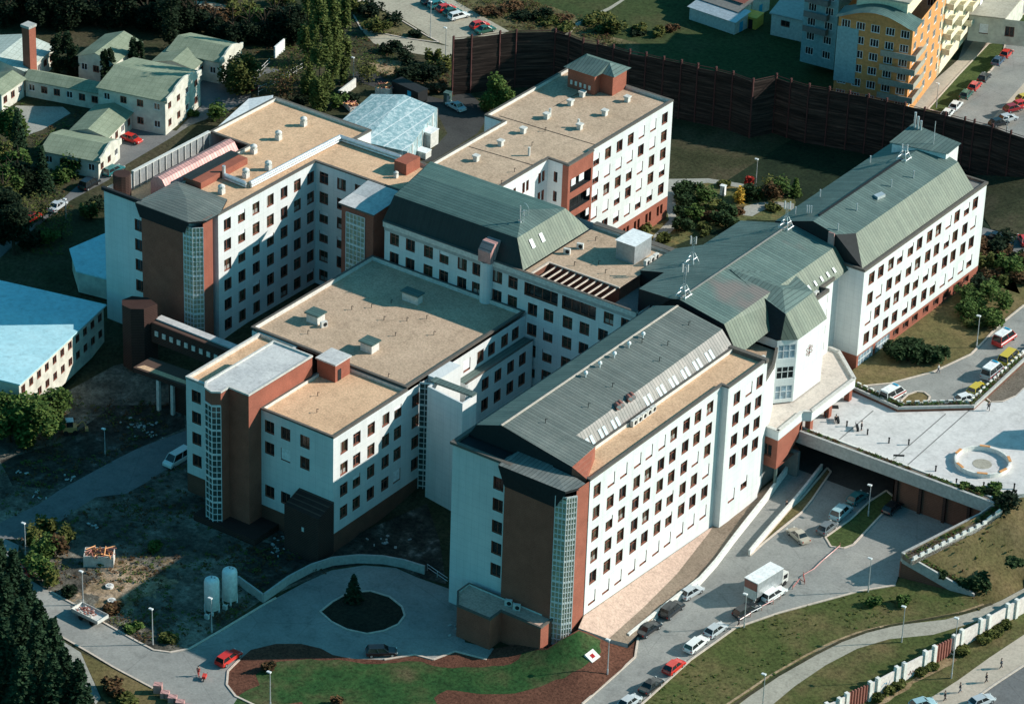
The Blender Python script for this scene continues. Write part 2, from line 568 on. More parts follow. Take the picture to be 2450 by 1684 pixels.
m.box(-60.95, -23.5, 22.9, -60.35, -3.9, 23.05).build('roof_screen', ['grey_metal', 'offwhite'], w)
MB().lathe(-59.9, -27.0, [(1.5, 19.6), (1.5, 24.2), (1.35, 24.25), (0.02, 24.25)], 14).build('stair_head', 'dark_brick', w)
# pink barrel roof and the shed beside it
m = MB()
y0, y1 = -23.5, -5.0
pr = [(-56.8, 19.7), (-56.8, 22.6), (-56.2, 23.3), (-55.2, 23.7), (-54.3, 23.4), (-53.4, 22.0), (-53.4, 19.7)]
for k in range(len(pr) - 1):
    (xa, za), (xb, zb) = pr[k], pr[k + 1]
    m.face([(xa, y0, za), (xa, y1, za), (xb, y1, zb), (xb, y0, zb)][::-1] if 0 else [(xa, y0, za), (xb, y0, zb), (xb, y1, zb), (xa, y1, za)])
m.face([(x, y0, z) for x, z in pr][::-1])
m.face([(x, y1, z) for x, z in pr])
m.build('barrel_roof', 'pink_metal', w)
m = MB().mat(0).box(-52.3, -20.5, 19.7, -48.6, -8.5, 23.5).mat(1)
m.face([(-52.4, -20.8, 23.65), (-50.4, -20.8, 23.55), (-50.4, -8.2, 23.55), (-52.4, -8.2, 23.65)])
m.build('plant_room', ['brick', 'dark_roof_x'], w)
# corner stair tower
tw = [(-52.3, -31.1), (-43.4, -31.1), (-41.7, -30.9), (-40.5, -29.7), (-40.5, -27.3), (-42.6, -27.3), (-42.6, -22), (-52.3, -22)]
walls(w, tw, -1.5, 23.0, mats='brick', name='stair_tower', skip=(1, 2))
glass_strip(w, [(-43.4, -31.1), (-41.7, -30.9), (-40.5, -29.7)], -1.0, 21.6, 26, [3, 3])
m = MB()
cx, cy, cz = -46.6, -26.6, 23.75
rp = [(-53.0, -31.7, 22.9), (-41.9, -31.7, 22.9), (-40.0, -29.4, 22.9), (-40.0, -26.0, 22.9), (-42.3, -21.4, 22.9), (-53.0, -21.4, 22.9)]
for i in range(len(rp)):
    a, b = rp[i], rp[(i + 1) % len(rp)]
    m.mat(0).face([a, b, (cx, cy, cz)])
    m.mat(1).face([(a[0], a[1], 22.6), (b[0], b[1], 22.6), b, a])
m.mat(1).face([(-53, -31.7, 22.6), (-52.6, -31.15, 20.2), (-43.2, -31.15, 20.2), (-41.9, -31.7, 22.6)])
m.build('tower_roof', ['grey_roof_y', 'dark_metal'], w)
for x, y in ((-50.5, 2.0), (-50.4, -4.7), (-44.6, -8.0), (-45.7, -12.5), (-45.0, -19.6), (-50.6, 8.9)):
    vent(w, x, y, 22.3, 1.0)
m = MB()
for p, q in (((-48.3, -15.0), (-43.6, -15.2)), ((-43.0, -14.7), (-42.4, 8.4)), ((-42.4, 8.4), (-29.8, 8.6))):
    for dz in (.35, .8):
        m.tube((*p, 22.3 + dz), (*q, 22.3 + dz), .26, n=8)
        m.tube((p[0] + .5, p[1] - .4, 22.3 + dz), (q[0] + .5, q[1] - .4, 22.3 + dz), .22, n=8)
m.tube((-48.3, -15, 22.3), (-48.3, -15, 24.6), .3, n=8)
m.build('air_duct', 'galvanised', w)
MB().box(-28.1, 4.6, 22.3, -25.6, 8.4, 24.4).build('plant_room', 'brick', w)
vent(w, -26.5, 3.0, 22.3, .7)
# stair tower in the inner corner
m = MB().mat(0).prism([(-27.4, -10.4), (-20.9, -10.4), (-20.9, -1.4), (-27.4, -1.4)], -1.5, [22.4, 22.4, 22.7, 22.7]).mat(1)
m.face([(-27.8, -10.8, 22.75), (-20.5, -10.8, 22.75), (-20.6, -6.8, 22.9), (-20.6, -3.2, 23.9), (-27.6, -3.2, 23.9), (-28.0, -6.8, 22.9)])
m.mat(2).face([(-27.8, -10.8, 22.45), (-20.5, -10.8, 22.45), (-20.5, -10.8, 22.75), (-27.8, -10.8, 22.75)])
m.build('inner_stair_tower', ['brick', 'light_membrane', 'coping'], w)
glass_strip(w, [(-26.4, -10.45), (-22.6, -10.45)], 1.0, 21.4, 22, [5])
settle(w)

# ---------------------------------------------------------------- north wing
w = wing((-18, 30, 0), 'white hospital wing at the back with brick balconies and a green roofed penthouse')
bp = [(-24.7, 9.5), (-10.6, 9.5), (-10.6, 24.1), (-6.4, 24.1), (-6.4, 31.4), (-6.9, 31.4), (-6.9, 56.5), (-28.7, 56.5), (-28.7, 31), (-24.7, 31)]
R2 = ROWS[:5]
wi = {5: cols_rows([1.7, 5.2, 8.7, 12.1, 15.5, 19.1, 22.7], [20.2, 16.8, 13.4, 10.1, 6.6], .42, 9),
      1: [(u, z, 'slim') for u in (5.0, 7.6, 8.7, 12.2, 13.3) for z in (20.0, 16.4)],
      2: [(1.6, z, 'slim') for z in (19.8, 16.2)]}
m = MB()
walls(w, bp, 4.3, TOP - .3, wi, skip=(3,))
walls(w, bp, -1.0, 4.3, {5: [(u, 2.4, 'slim') for u0 in (5.2, 8.7, 12.1, 15.5, 19.1, 22.7) for u in (u0 - .55, u0 + .55)]}, 'brick', 'basement_wall')
m = MB()
wall_edge(m, w, (-6.4, 24.1), (-6.4, 31.4), -1.0, TOP - .35, [(3.7, z, 'balc') for z in (18.6, 14.9, 11.2, 7.5)])
m.build('balcony_front', 'brick', w)
m = MB()
for z in (18.6, 14.9, 11.2, 7.5):
    for u in (1.1, 3.4, 5.9):
        r = random.Random(int(z * 10 + u))
        if r.random() < .75:
            m.box(-6.62, 24.1 + u, z - .7 + .5, -6.5, 24.1 + u + 1.0 + r.random() * .5, z + 1.2)
m.build('roller_blind', 'blind', w)
MB().box(-7.6, 24.0, -1, -6.38, 24.3, TOP - .35).build('corner_pier', 'brick', w)
flat_roof(w, bp, TOP, 'gravel_grey', .55, .4)
ph = [(-24.8, 50.2), (-19.2, 50.2), (-19.2, 52.0), (-16.6, 52.0), (-16.6, 56.3), (-24.8, 56.3)]
walls(w, ph, 22.3, 26.2, mats='brick', name='penthouse')
a = 26.2
rp = [(-25.4, 49.6), (-18.7, 49.6), (-18.6, 51.5), (-16.0, 51.5), (-16.0, 56.8), (-25.4, 56.8)]
r1, r2 = (-23.0, 53.2, 27.8), (-18.5, 53.6, 27.6)
P3 = [(x, y, a) for x, y in rp]
poly_roof(w, [(0, [P3[0], P3[1], r2, r1]), (0, [P3[1], P3[2], r2]), (0, [P3[2], P3[3], r2]), (0, [P3[3], P3[4], r2]), (0, [P3[4], P3[5], r1, r2]), (0, [P3[5], P3[0], r1])], ['green_roof_x'], 'penthouse_roof')
m = MB()
for i in range(5):
    m.box(-24.2 + i * .95, 50.12, 23.1, -23.75 + i * .95, 50.2, 23.9)
m.build('penthouse_window', 'offwhite', w)
for x, y in ((-20.0, 30.1), (-20.1, 23.7), (-19.9, 16.4), (-13.3, 51.8), (-20.1, 44.3), (-20.2, 37.3), (-13.2, 44.7), (-13.4, 37.4), (-20.5, 51.0 - 2.5)):
    vent(w, x, y, 22.3, .85, cap=False)
for x, y in ((-14.2, 23.6), (-20.2, 30.3 + 8), (-14.0, 37.9)):
    MB().tube((x, y, 22.3), (x, y, 23.9), .22, n=8).build('vent_pipe', 'offwhite', w)
for x, y in ((-16, 27), (-12.5, 17), (-11.6, 12), (-17.5, 33)):
    rod(w, x, y, 22.35)
for a_, b_2 in (((-27, 33), (-8, 34)), ((-24, 20), (-11.5, 21)), ((-22, 42), (-21.5, 55))):
    MB().tube((*a_, 22.4), (*b_2, 22.4), .045, n=4).build('roof_cable', 'dark_metal', w)
settle(w)

# ---------------------------------------------------------------- middle wing with the dark mansard
w = wing((5, -2, 0), 'middle hospital wing with green mansard roof, beamed light well and gravel terrace')
bp = [(-17.7, -11.6), (31, -11.6), (31, 9.6), (-17.7, 9.6)]
wi = {0: cols_rows([2.0, 5.2, 8.8, 11.9, 15.5, 18.4, 22.4, 25.4], [20.2, 16.8], .0, 5)
      + [(30.8, 20.0, 'wide'), (38.0, 20.0, 'wide')] + cols_rows([43.6, 46.8], [20.0], 0, 8)
      + cols_rows([29.3, 32.4, 36.0, 39.2, 42.7, 45.9], [16.7, 13.1, 9.4, 5.7, 2.0], .0, 6)}
walls(w, bp, -4.8, 22.6, wi)
MB().prism([(-17.9, -11.85), (9.2, -11.85), (9.2, -11.5), (-17.9, -11.5)], 22.0, 22.9).prism([(9.2, -11.85), (31, -11.85), (31, -11.3), (9.2, -11.3)], 22.0, 22.9).build('parapet', 'offwhite', w)
MB().box(9.0, 8.6, 21.5, 24, 9.7, 22.9).build('parapet', 'offwhite', w)
MB().box(-18, -11.9, 22.9, 31, -11.45, 23.0).box(9, 8.55, 22.9, 24, 9.75, 23.0).build('gutter', 'coping', w)
A = [(-18.2, -11.4, 22.85), (9.4, -11.4, 22.85), (9.4, 6.9, 22.85), (-21.5, 6.9, 22.85)]
B = [(-17.4, -9.6, 26.9), (6.7, -9.4, 26.9), (6.7, 3.9, 26.9), (-20.2, 3.9, 26.9)]
r1, r2 = (-17.6, -3.0, 28.0), (2.9, -2.6, 28.0)
poly_roof(w, [(0, [A[0], A[1], B[1], B[0]]), (3, [A[1], A[2], B[2], B[1]]), (0, [A[2], A[3], B[3], B[2]]), (0, [A[3], A[0], B[0], B[3]]),
              (1, [B[0], B[1], r2, r1]), (2, [B[1], B[2], r2]), (1, [B[2], B[3], r1, r2]), (1, [B[3], B[0], r1])],
          ['dark_roof_x', 'teal_roof_y', 'green_roof_y', 'mansard_y'], 'mansard_roof')
m = MB()
for y, z in ((-4.2, 25.2), (-6.9, 25.2)):
    MB().face([(8.32, y - .42, 24.7), (8.32, y + .42, 24.7), (7.5, y + .42, 25.95), (7.5, y - .42, 25.95)]).build('skylight', 'blind', w)
MB().box(-17.75, -11.68, 21.35, 31, -11.62, 22.0).build('facade_band', 'concrete', w)
# red metal dormer and round white pilaster below
m = MB()
pr = [(-12.7, 22.6), (-12.7, 24.6), (-11.6, 25.8), (-9.0, 25.8)]
for x in (1.6, 4.0):
    m.face([(x, y, z) for y, z in pr] + [(x, -9, 22.6)] if x > 3 else ([(x, y, z) for y, z in pr] + [(x, -9, 22.6)])[::-1])
for k in range(3):
    (ya, za), (yb, zb) = pr[k], pr[k + 1]
    m.face([(1.6, ya, za), (4.0, ya, za), (4.0, yb, zb), (1.6, yb, zb)])
m.build('dormer', 'pink_metal', w)
MB().lathe(2.8, -11.9, [(1.05, 15.0), (1.05, 22.6)], 14).build('pilaster', 'white_cladding', w)
# dish aerial on the roof
m = MB().tube((4.5, -5.6, 27), (4.5, -5.6, 30.4), .12, n=6).tube((4.9, -5.2, 27), (4.9, -5.2, 29.6), .08, n=6)
m.tube((4.3, -5.6, 29.2), (5.4, -5.2, 29.6), .06, n=5).lathe(4.5, -5.6, [(.35, 26.9), (.3, 27.8)], 8)
for i in range(10):
    t0, t1 = math.pi * (i / 10 - .5), math.pi * ((i + 1) / 10 - .5)
    m.tube((5.0 + .9 * math.cos(t0), -5.3, 29.8 + 1.1 * math.sin(t0)), (5.0 + .9 * math.cos(t1), -5.3, 29.8 + 1.1 * math.sin(t1)), .05, n=5)
m.build('aerial', 'galvanised', w)
# gravel terrace, light well with beams
MB().face([(9.2, -5.9, 22.35), (24, -5.9, 22.35), (24, 8.8, 22.35), (9.2, 8.8, 22.35)]).face([(9.2, -11.4, 22.35), (10.6, -11.4, 22.35), (10.6, -5.9, 22.35), (9.2, -5.9, 22.35)]).build('terrace_floor', 'gravel_grey', w)
m = MB().mat(0).face([(10.6, -5.9, 22.35), (10.6, -11.4, 22.35), (10.6, -11.4, 18.5), (10.6, -5.9, 18.5)]).face([(10.6, -5.9, 18.5), (24, -5.9, 18.5), (24, -5.9, 22.35), (10.6, -5.9, 22.35)])
m.mat(1).face([(10.6, -11.4, 18.5), (31, -11.4, 18.5), (31, -5.9, 18.5), (10.6, -5.9, 18.5)]).mat(0).face([(31, -10.95, 18.5), (10.6, -10.95, 18.5), (10.6, -10.95, 22.6), (31, -10.95, 22.6)])
m.build('light_well', ['shaded_brick', 'dark_brick'], w)  # darker bricks carry the shade inside the well in their colour
m = MB()
for i in range(10):
    x = 11.9 + i * 1.28
    MB().box(x, -10.9, 22.0, x + .13, -5.95, 22.25).build('pergola_beam', 'kerb_stone', w)
MB().box(10.4, -11.3, 22.3, 10.7, -5.7, 22.55).box(10.4, -6.0, 22.3, 24, -5.75, 22.5).build('terrace_kerb', 'kerb_stone', w)
MB().box(24, -11.3, 18.5, 31, 9.5, 20.2).build('recess_roof', 'concrete_dark', w)
m = MB().mat(0).prism([(17.9, 2.0), (21.4, 2.0), (21.4, 6.8), (17.9, 6.8)], 22.35, 25.6).mat(1).face([(17.7, 1.8, 25.65), (21.6, 1.8, 25.65), (21.6, 7.0, 25.65), (17.7, 7.0, 25.65)])
m.build('plant_container', ['grey_metal', 'white_paint'], w)
for i in range(3):
    ac_unit(w, 23.0, 3.2 + i * 1.3, 22.35, 1.57)
ac_unit(w, 11.0, -1.6, 22.35, .3); ac_unit(w, 11.6, 1.2, 22.35, .3)
for x, y in ((17, -1.5), (14.2, -4.2), (19.5, -3.3), (12, 5)):
    rod(w, x, y, 22.35)
settle(w)

# ---------------------------------------------------------------- lower front wing
w = wing((-3, -40, -4), 'lower white hospital wing with the big flat grey gravel roof and glazed brick tower')
bp = [(-18.2, -60.5), (10.4, -60.8), (10.4, -11.7), (-20.0, -11.7), (-20.0, -42.5), (-18.2, -42.5)]
Cr = [12.9, 9.2, 5.5, 1.6]
wi = {0: [(2.0, z, 'open') for z in Cr] + [(u, z, 'open') for u in (16.4, 19.5, 23.2) for z in (12.9, 9.2)] + [(u, 1.6, 'open') for u in (16.4, 19.5)],
      1: cols_rows([2.6, 5.7, 9.2, 12.8, 15.8, 20.3], Cr, .0, 12) + cols_rows([27.2, 30.2, 33.5, 37.0, 40.0, 43.5, 46.4], [13.2], .0, 3)[3:] + [(27.2, 13.2, 'shut'), (30.2, 13.2, 'shut'), (33.5, 13.2, 'shut')]
      + cols_rows([37.0, 40.0, 43.5, 46.4], [9.5, 5.8, 2.1], 0, 5)}
for k in wi: wi[k] = [(u, z, 'blank' if (k == 0 and abs(u - 19.5) < .1 and abs(z - 9.2) < .1) or (k == 1 and abs(u - 15.8) < .1 and z < 2) else kk) for u, z, kk in wi[k]]
walls(w, bp, -1.2, 15.4, wi)
walls(w, bp, -5.5, -1.2, None, 'shaded_brick', 'basement_wall')
big = [(-20.0, -42.6), (10.2, -42.6), (10.2, -11.8), (-20.0, -11.8)]
flat_roof(w, big, 16.1, 'gravel_grey', .7, .4)
flat_roof(w, [(-3.4, -60.8), (10.4, -60.8), (10.4, -42.7), (-3.4, -42.7)], 15.8, 'gravel_tan', .55, .35)
flat_roof(w, [(-18.2, -60.5), (-10.9, -60.5), (-10.9, -42.7), (-18.2, -42.7)], 15.8, 'gravel_tan', .6, .35, cop='coping_light')
mb = [(-10.9, -64.6), (-9.9, -65.9), (-8.3, -66.3), (-7.2, -65.5), (-7.2, -63.6), (-3.4, -63.6), (-3.4, -48.4), (-10.9, -48.4)]
walls(w, mb, -5.2, 18.9, mats='brick', name='brick_tower', skip=(0, 1, 2))
flat_roof(w, mb, 19.3, 'light_membrane', .25, .22, 'coping_light', 'tower_roof')
glass_strip(w, [mb[0], mb[1], mb[2], mb[3]], -4.2, 16.8, 20, [2, 2, 2], 'glass_bay_dark')
for z_a, z_b in ((16.8, 19.0), (-5.2, -4.2)):
    m = MB()
    for a, b in ((0, 1), (1, 2), (2, 3)):
        wall_edge(m, w, mb[a], mb[b], z_a, z_b, [])
    m.build('bay_panel', 'brick', w)
m = MB().mat(0).prism([(-3.4, -47.2), (.1, -47.2), (.1, -43.6), (-3.4, -43.6)], 15.2, 18.2).mat(1).box(-3.6, -47.4, 18.2, .3, -43.4, 18.45).mat(2).box(.1, -46.6, 15.3, .16, -45.8, 17.2)
m.build('lift_room', ['brick', 'light_membrane', 'dark_metal'], w)
def hatch(x, y, z, sx, sy, name='roof_hatch'):
    m = MB().mat(0).box(x - sx / 2, y - sy / 2, z, x + sx / 2, y + sy / 2, z + 1.5).mat(1).box(x - sx / 2 - .25, y - sy / 2 - .25, z + 1.5, x + sx / 2 + .25, y + sy / 2 + .25, z + 1.72)
    return m.build(name, ['offwhite', 'teal_roof_y'], w)
hatch(-1.9, -36.0, 15.4, 2.2, 1.9); hatch(-14.1, -34.0, 15.4, 2.2, 1.9); hatch(-6.3, -19.2, 15.4, 3.0, 1.4)
ac_unit(w, -12.0, -34.6, 15.4, 1.2)
for x, y in ((-10, -25), (-12, -27.5), (-8.4, -22.0), (-3, -25), (-12.5, -38), (-1, -22.5), (3.0, -26), (-1.5, -30), (5.5, -41), (-6, -27), (3.5, -56), (.5, -52)):
    rod(w, x, y, 15.35 if y > -42 else 15.2)
# stair tower between this wing and the next, white fin wall with grey canopy roof
glass_strip(w, [(10.5, -39.6), (12.6, -38.6)], -3.6, 15.6, 20, [3], 'glass_bay_dark')
m = MB().mat(0).prism([(13.0, -40.7), (19.7, -41.6), (19.7, -41.3), (13.0, -40.4)], -5, 16.2).box(19.7, -41.6, 9.5, 19.95, -38.0, 16.2).prism([(12.7, -40.7), (13.0, -40.7), (13.0, -38.0), (12.7, -38.0)], -5, 16.2)
m.mat(2).prism([(13.0, -40.4), (19.7, -41.3), (19.7, -38.0), (13.0, -38.0)], 9, 13.4)  # dark block: shade inside the open shaft put into its colour
m.mat(1).prism([(12.2, -39.4), (19.95, -39.2), (19.95, -37.9), (12.2, -37.9)], 16.2, 16.5).mat(0).prism([(10.5, -37.6), (12.6, -37.6), (12.6, -32), (10.5, -32)], -5, 16.0)
m.build('stair_tower', ['white_cladding', 'green_roof_x', 'dark_metal'], w)
# projecting lower floors with a narrow roof ledge
m = MB().mat(0)
wall_edge(m, w, (12.2, -30.0), (12.2, -12.0), -5, 11.6, [(u, z, 'open') for u in (5.2, 8.6, 12.0, 15.2) for z in (9.4, 5.7, 2.0)])
m.face([(10.4, -30, -5), (12.2, -30, -5), (12.2, -30, 11.6), (10.4, -30, 11.6)]).mat(1).face([(10.4, -30, 11.6), (12.2, -30, 11.6), (12.2, -12, 11.6), (10.4, -12, 11.6)])
m.mat(2).box(12.05, -30, 11.6, 12.3, -12, 11.8)
m.build('lower_floors', ['white_cladding', 'green_roof_x', 'coping'], w)
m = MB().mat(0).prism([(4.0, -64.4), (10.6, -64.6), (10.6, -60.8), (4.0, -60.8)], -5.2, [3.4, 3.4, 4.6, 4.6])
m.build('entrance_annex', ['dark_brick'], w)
MB().box(3.55, -61.4, -5, 3.95, -60.8, -1.2).box(7.5, -64.66, 0.2, 7.9, -64.6, .9).build('annex_trim', 'offwhite', w)
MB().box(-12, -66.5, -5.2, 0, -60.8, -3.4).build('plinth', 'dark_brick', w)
settle(w)

# ---------------------------------------------------------------- east wing
w = wing((43, -35, -3), 'long front hospital wing with grey seamed roof and tall brick and glass tower')
bp = [(32.0, -60.7), (41.9, -60.7), (41.9, -57.0), (53.4, -57.0), (53.4, -22.4), (54.6, -22.4), (54.6, -11.5), (32.0, -11.5)]
us = [1.9, 5.5, 8.7, 12.3, 15.3, 18.7, 21.8, 25.2, 28.3, 31.6]
ER = ROWS[:5]
w1 = []
for i, u in enumerate(us):
    for j, z in enumerate(ROWS):
        k = 'shut' if (j == 0 and i in (1, 2, 3, 4, 5)) or (j == 2 and i in (8,)) or (j == 3 and i == 9) or (j == 5 and i > 0) else 'half' if j == 0 and i == 5 else pick(i * 13 + j * 29 + 5, 0)
        if j == 5 and i == 0: k = 'shut'
        w1.append((u, z + (.15 if j == 5 else 0), k))
w2 = [(u, z, 'shut' if (i == 1 and j == 0) else 'open') for i, u in enumerate([2.6, 6.0, 9.0]) for j, z in enumerate([19.8, 16.2, 12.5, 8.9])] + [(3.0, 2.6, 'shut'), (6.5, 3.2, 'half')]
wi = {0: [(8.2, z, 'open') for z in (18.9, 15.3, 11.6, 8.0, 4.3)], 3: w1, 5: w2}
walls(w, bp, -4.6, 22.6, wi)
m = MB().mat(0)
# parapet band, terrace
flat_roof(w, [(48.4, -56.9), (53.4, -57.0), (53.4, -22.4), (54.6, -22.4), (54.6, -11.5), (48.4, -11.5)], 22.9, 'gravel_tan', .6, .4)
gut = MB().box(31.7, -61.0, 22.55, 42.4, -60.3, 22.95).box(31.7, -60.4, 22.55, 32.4, -11.5, 22.95).box(48.0, -12.2, 22.4, 54.8, -11.4, 22.98).build('gutter', 'coping', w)
MB().face([(32.2, -60.5, 22.5), (48.6, -60.5, 22.5), (48.6, -56.5, 22.5), (32.2, -56.5, 22.5)]).build('end_gutter', 'dark_metal', w)
yA, yB = -57.4, -11.3
L0, L1, RD, R1, R0 = (32.4, 22.6), (33.7, 24.8), (38.1, 26.3), (46.2, 25.0), (48.4, 22.5)
fs = []
def on_slope(r, x, y):      # point of a photo reading on the long sun-side roof slope
    d = ray(r, x, y)
    k_ = (26.3 - 25.0) / 8.1
    t = (26.3 - k_ * (CAM[0] - 38.1) - CAM[2]) / (d[2] + k_ * d[0])
    return Vector((CAM[0] + d[0] * t, CAM[1] + d[1] * t, CAM[2] + d[2] * t))
E1, E2, Bs = on_slope(13, 560, 1050), on_slope(13, 745, 888), on_slope(13, 592, 800)
M0 = at(13, 750, 880, 22.5)
for k, ((xa, za), (xb, zb)) in enumerate([(L0, L1), (L1, RD)]):
    ya = yA if k < 3 else -50.6
    fs.append(((0, 0, 1, 2)[k], [(xa, ya, za), (xb, ya, zb), (xb, yB, zb), (xa, yB, za)]))
fs.append((1, [(38.1, yA, 26.3), tuple(E1), tuple(E2), tuple(Bs), (46.2, yB, 25.0), (38.1, yB, 26.3)]))
fs.append((2, [tuple(Bs), tuple(M0), (48.4, yB, 22.5), (46.2, yB, 25.0)]))
fs.append((3, [tuple(Bs), tuple(E2), tuple(M0)]))
fs.append((3, [(32.4, yA, 22.6), (E1.x, E1.y, 22.6), tuple(E1), (38.1, yA, 26.3), (33.7, yA, 24.8)]))  # near-black gable face, its shade put into the colour
fs.append((3, [(x, yB, z) for x, z in (L0, L1, RD, R1, R0)]))
poly_roof(w, fs, ['green_roof_y', 'grey_roof_y', 'mansard_pinkish', 'dark_metal'], 'mansard_roof')
MB().prism([(37.95, yA), (38.25, yA), (38.25, yB), (37.95, yB)], 26.22, 26.38).build('ridge_cap', 'kerb_stone', w)
m = MB()
for i, y in enumerate([-49.0, -45.7, -42.4, -33.8, -30.3, -27.0, -23.7, -20.4, -17.0]):
    for d in (-.55, .55):
        q_ = []
        for yy, f_ in ((y + d - .33, .12), (y + d + .33, .12), (y + d + .33, .58), (y + d - .33, .58)):
            tt = (yy - Bs.y) / (yB - Bs.y)
            hx, hz = Bs.x + (46.2 - Bs.x) * tt, Bs.z + (25.0 - Bs.z) * tt
            t2 = (yy - M0.y) / (yB - M0.y)
            lx = M0.x + (48.4 - M0.x) * t2
            q_.append((lx + (hx - lx) * f_ + .09, yy, 22.5 + (hz - 22.5) * f_ + .07))
        MB().face(q_).build('skylight', 'sky_glass', w)
m = MB().mat(0)
for y in (-40.6, -39.8, -37.6, -36.8):
    MB().mat(0).tube((46.3, y + .45, 24.9), (47.3, y - .3, 25.1), .42, n=14).mat(1).tube((47.3, y - .3, 25.1), (47.33, y - .33, 25.1), .36, n=14).build('fan_outlet', ['red_brown', 'offwhite'], w)
for i in range(5):
    ac_unit(w, 49.3, -39.8 + i * 1.25, 22.35, 1.57)
for y in (-38, -34.3, -30.5, -26.6, -22.8):
    MB().tube((39.4, y, 26.0), (39.4, y, 26.7), .1, n=6).lathe(39.4, y, [(.12, 26.6), (.32, 26.7), (.3, 27.0), (.02, 27.2)], 8).build('roof_cowl', 'blind', w)
for x, y in ((42, -52), (44, -44), (43.5, -37), (43, -21.5), (42.2, -14.5), (44.5, -26), (40, -24)):
    rod(w, x, y, 26.3 - (x - 38.1) * .16)
# gable-end box with brick face next to the tower
m = MB().mat(0).prism([(E1.x, E1.y), (52.9, -57.3), (E2.x, E2.y)], 22.2, [E1.z - .02, 22.95, E2.z - .02])
m.build('roof_upstand', 'brick', w)
# brick and glass tower
tw = [(41.9, -61.6), (50.9, -61.9), (52.4, -61.5), (53.3, -60.2), (53.3, -57.0), (41.9, -57.0)]
walls(w, tw, -4.4, 22.6, mats='brick', name='stair_tower', skip=(1, 2))
m = MB()
wall_edge(m, w, (50.9, -61.9), (52.4, -61.5), 21.2, 22.6, [])
m.build('bay_panel', 'dark_metal', w)
glass_strip(w, [(50.9, -61.9), (52.5, -61.45), (53.36, -60.15)], -3.2, 21.6, 28, [3, 4])
m = MB().mat(0)
e = [tuple(at(13, 40, 975, 22.95)), tuple(at(13, 220, 880, 23.5)), tuple(at(13, 375, 930, 23.6)), tuple(at(13, 410, 1050, 23.2)), tuple(at(13, 600, 1140, 22.95)), (53.6, -58.4, 22.9), (53.4, -60.0, 22.9), (52.6, -62.0, 22.9), (40.9, -61.9, 22.9)]
m.face([e[8], e[7], e[3], e[2], e[1], e[0]]).face([e[3], e[7], e[6], e[5], e[4]])
m.mat(1)
m.face([(40.9, -61.9, 22.55), (52.6, -62.0, 22.55), (52.6, -62.0, 22.9), (40.9, -61.9, 22.9)])
m.face([(40.9, -61.9, 22.55), (41.9, -61.65, 19.6), (50.9, -61.95, 19.6), (52.6, -62.0, 22.55)][::1])
m.face([(52.6, -62.0, 22.55), (53.5, -60.0, 22.55), (53.4, -60.0, 22.9), (52.6, -62.0, 22.9)])
m.build('tower_roof', ['grey_roof_x', 'dark_metal'], w)
# low brick annex at the foot
an = [(36.4, -65.5), (51.4, -65.5), (51.4, -61.6), (36.4, -61.6)]
an = [(38.3, -67.4), (44.2, -67.4), (44.2, -64.7), (51.2, -64.7), (51.2, -61.6), (36.2, -61.6), (36.2, -64.4)]
walls(w, an, -4.4, .7, mats='brick', name='annex')
flat_roof(w, an, 1.0, 'terrace_pink', .25, .25, name='annex_roof')
ac_unit(w, 44.0, -62.6, .75, .4); ac_unit(w, 45.6, -62.8, .75, .4)
settle(w)
# ---------------------------------------------------------------- entrance wing between the two long ones
w = wing((44, 5, 2), 'entrance wing with faceted green roofed tower, red star emblem and glazed bay')
MS = .0
bp = [(31, -11.4), (50.2, -11.4), (50.2, -1.2), (44, -1.2), (44, 9.6), (49.3, 9.6), (49.3, 14.6), (48.2, 14.6), (48.2, 18.6), (46.6, 18.6), (46.6, 22.8), (28, 22.8), (28, 12), (24, 9.6), (31, 9.6)]
walls(w, [(31, -11.4), (54.2, -11.4), (52.6, -6), (50.2, -1.2), (31, -1.2)], -3, 18.6, name='wall')
MB().mat(0).face([(31, -11.3, 18.2), (54.0, -11.3, 18.2), (52.4, -6, 18.2), (50.0, -1.0, 18.2), (31, -1.0, 18.2)]).mat(1).prism([(54.3, -11.4), (52.75, -5.95), (50.4, -1.2), (50.0, -1.3), (52.35, -6.1), (53.9, -11.4)][::-1], 18.2, 18.9).build('terrace_floor', ['gravel_grey', 'coping'], w)
wr = [(50.2, -1.2), (52.3, 1.3), (52.3, 9.6), (49.6, 9.6), (49.6, 14.6), (48.2, 14.6), (48.2, 18.6), (46.6, 18.6), (46.6, 22.8), (40, 22.8), (40, -1.2)]
def bayrow(k): return []
wi = {0: [(1.63, 10.7, 'bayw'), (1.63, 14.2, 'bayd'), (1.63, 17.9, 'bayw')], 3: [(1.4 + 2.2 * i, z, 'smallb') for i in (0, 1) for z in (12.0, 14.5, 17.0, 19.3)],
      5: [(1.4, z, 'smallb') for z in (10.4, 13.4, 16.4, 19.3)]}
walls(w, wr[:3] + [(40, 9.6), (40, -1.2)], 8.9, 20.0, {0: wi[0]}, name='front_tower')
walls(w, [(40, 9.6), (49.6, 9.6), (49.6, 14.6), (48.2, 14.6), (48.2, 18.6), (46.8, 18.6), (46.8, 22.8), (40, 22.8)], 4.9, 21.9, {1: [(1.2 + 2.4 * i, z, 'smallb') for i in (0, 1) for z in (10.2, 12.6, 15.0, 17.6)], 3: [(2.0, z, 'smallb') for z in (10.4, 13.4, 16.4, 19.0)]}, name='stepped_wall')
m = MB()
for a, b in (((49.7, 9.3), (49.7, 14.7)), ((48.3, 14.7), (48.3, 18.7)), ((46.9, 18.7), (46.9, 22.8))):
    m.box(a[0] - .4, a[1], 21.7, a[0] + .1, b[1], 22.2)
m.box(46.5, 18.5, 21.7, 48.3, 18.8, 22.21).box(48, 14.5, 21.7, 49.7, 14.8, 22.21)
m.build('parapet', 'coping', w)
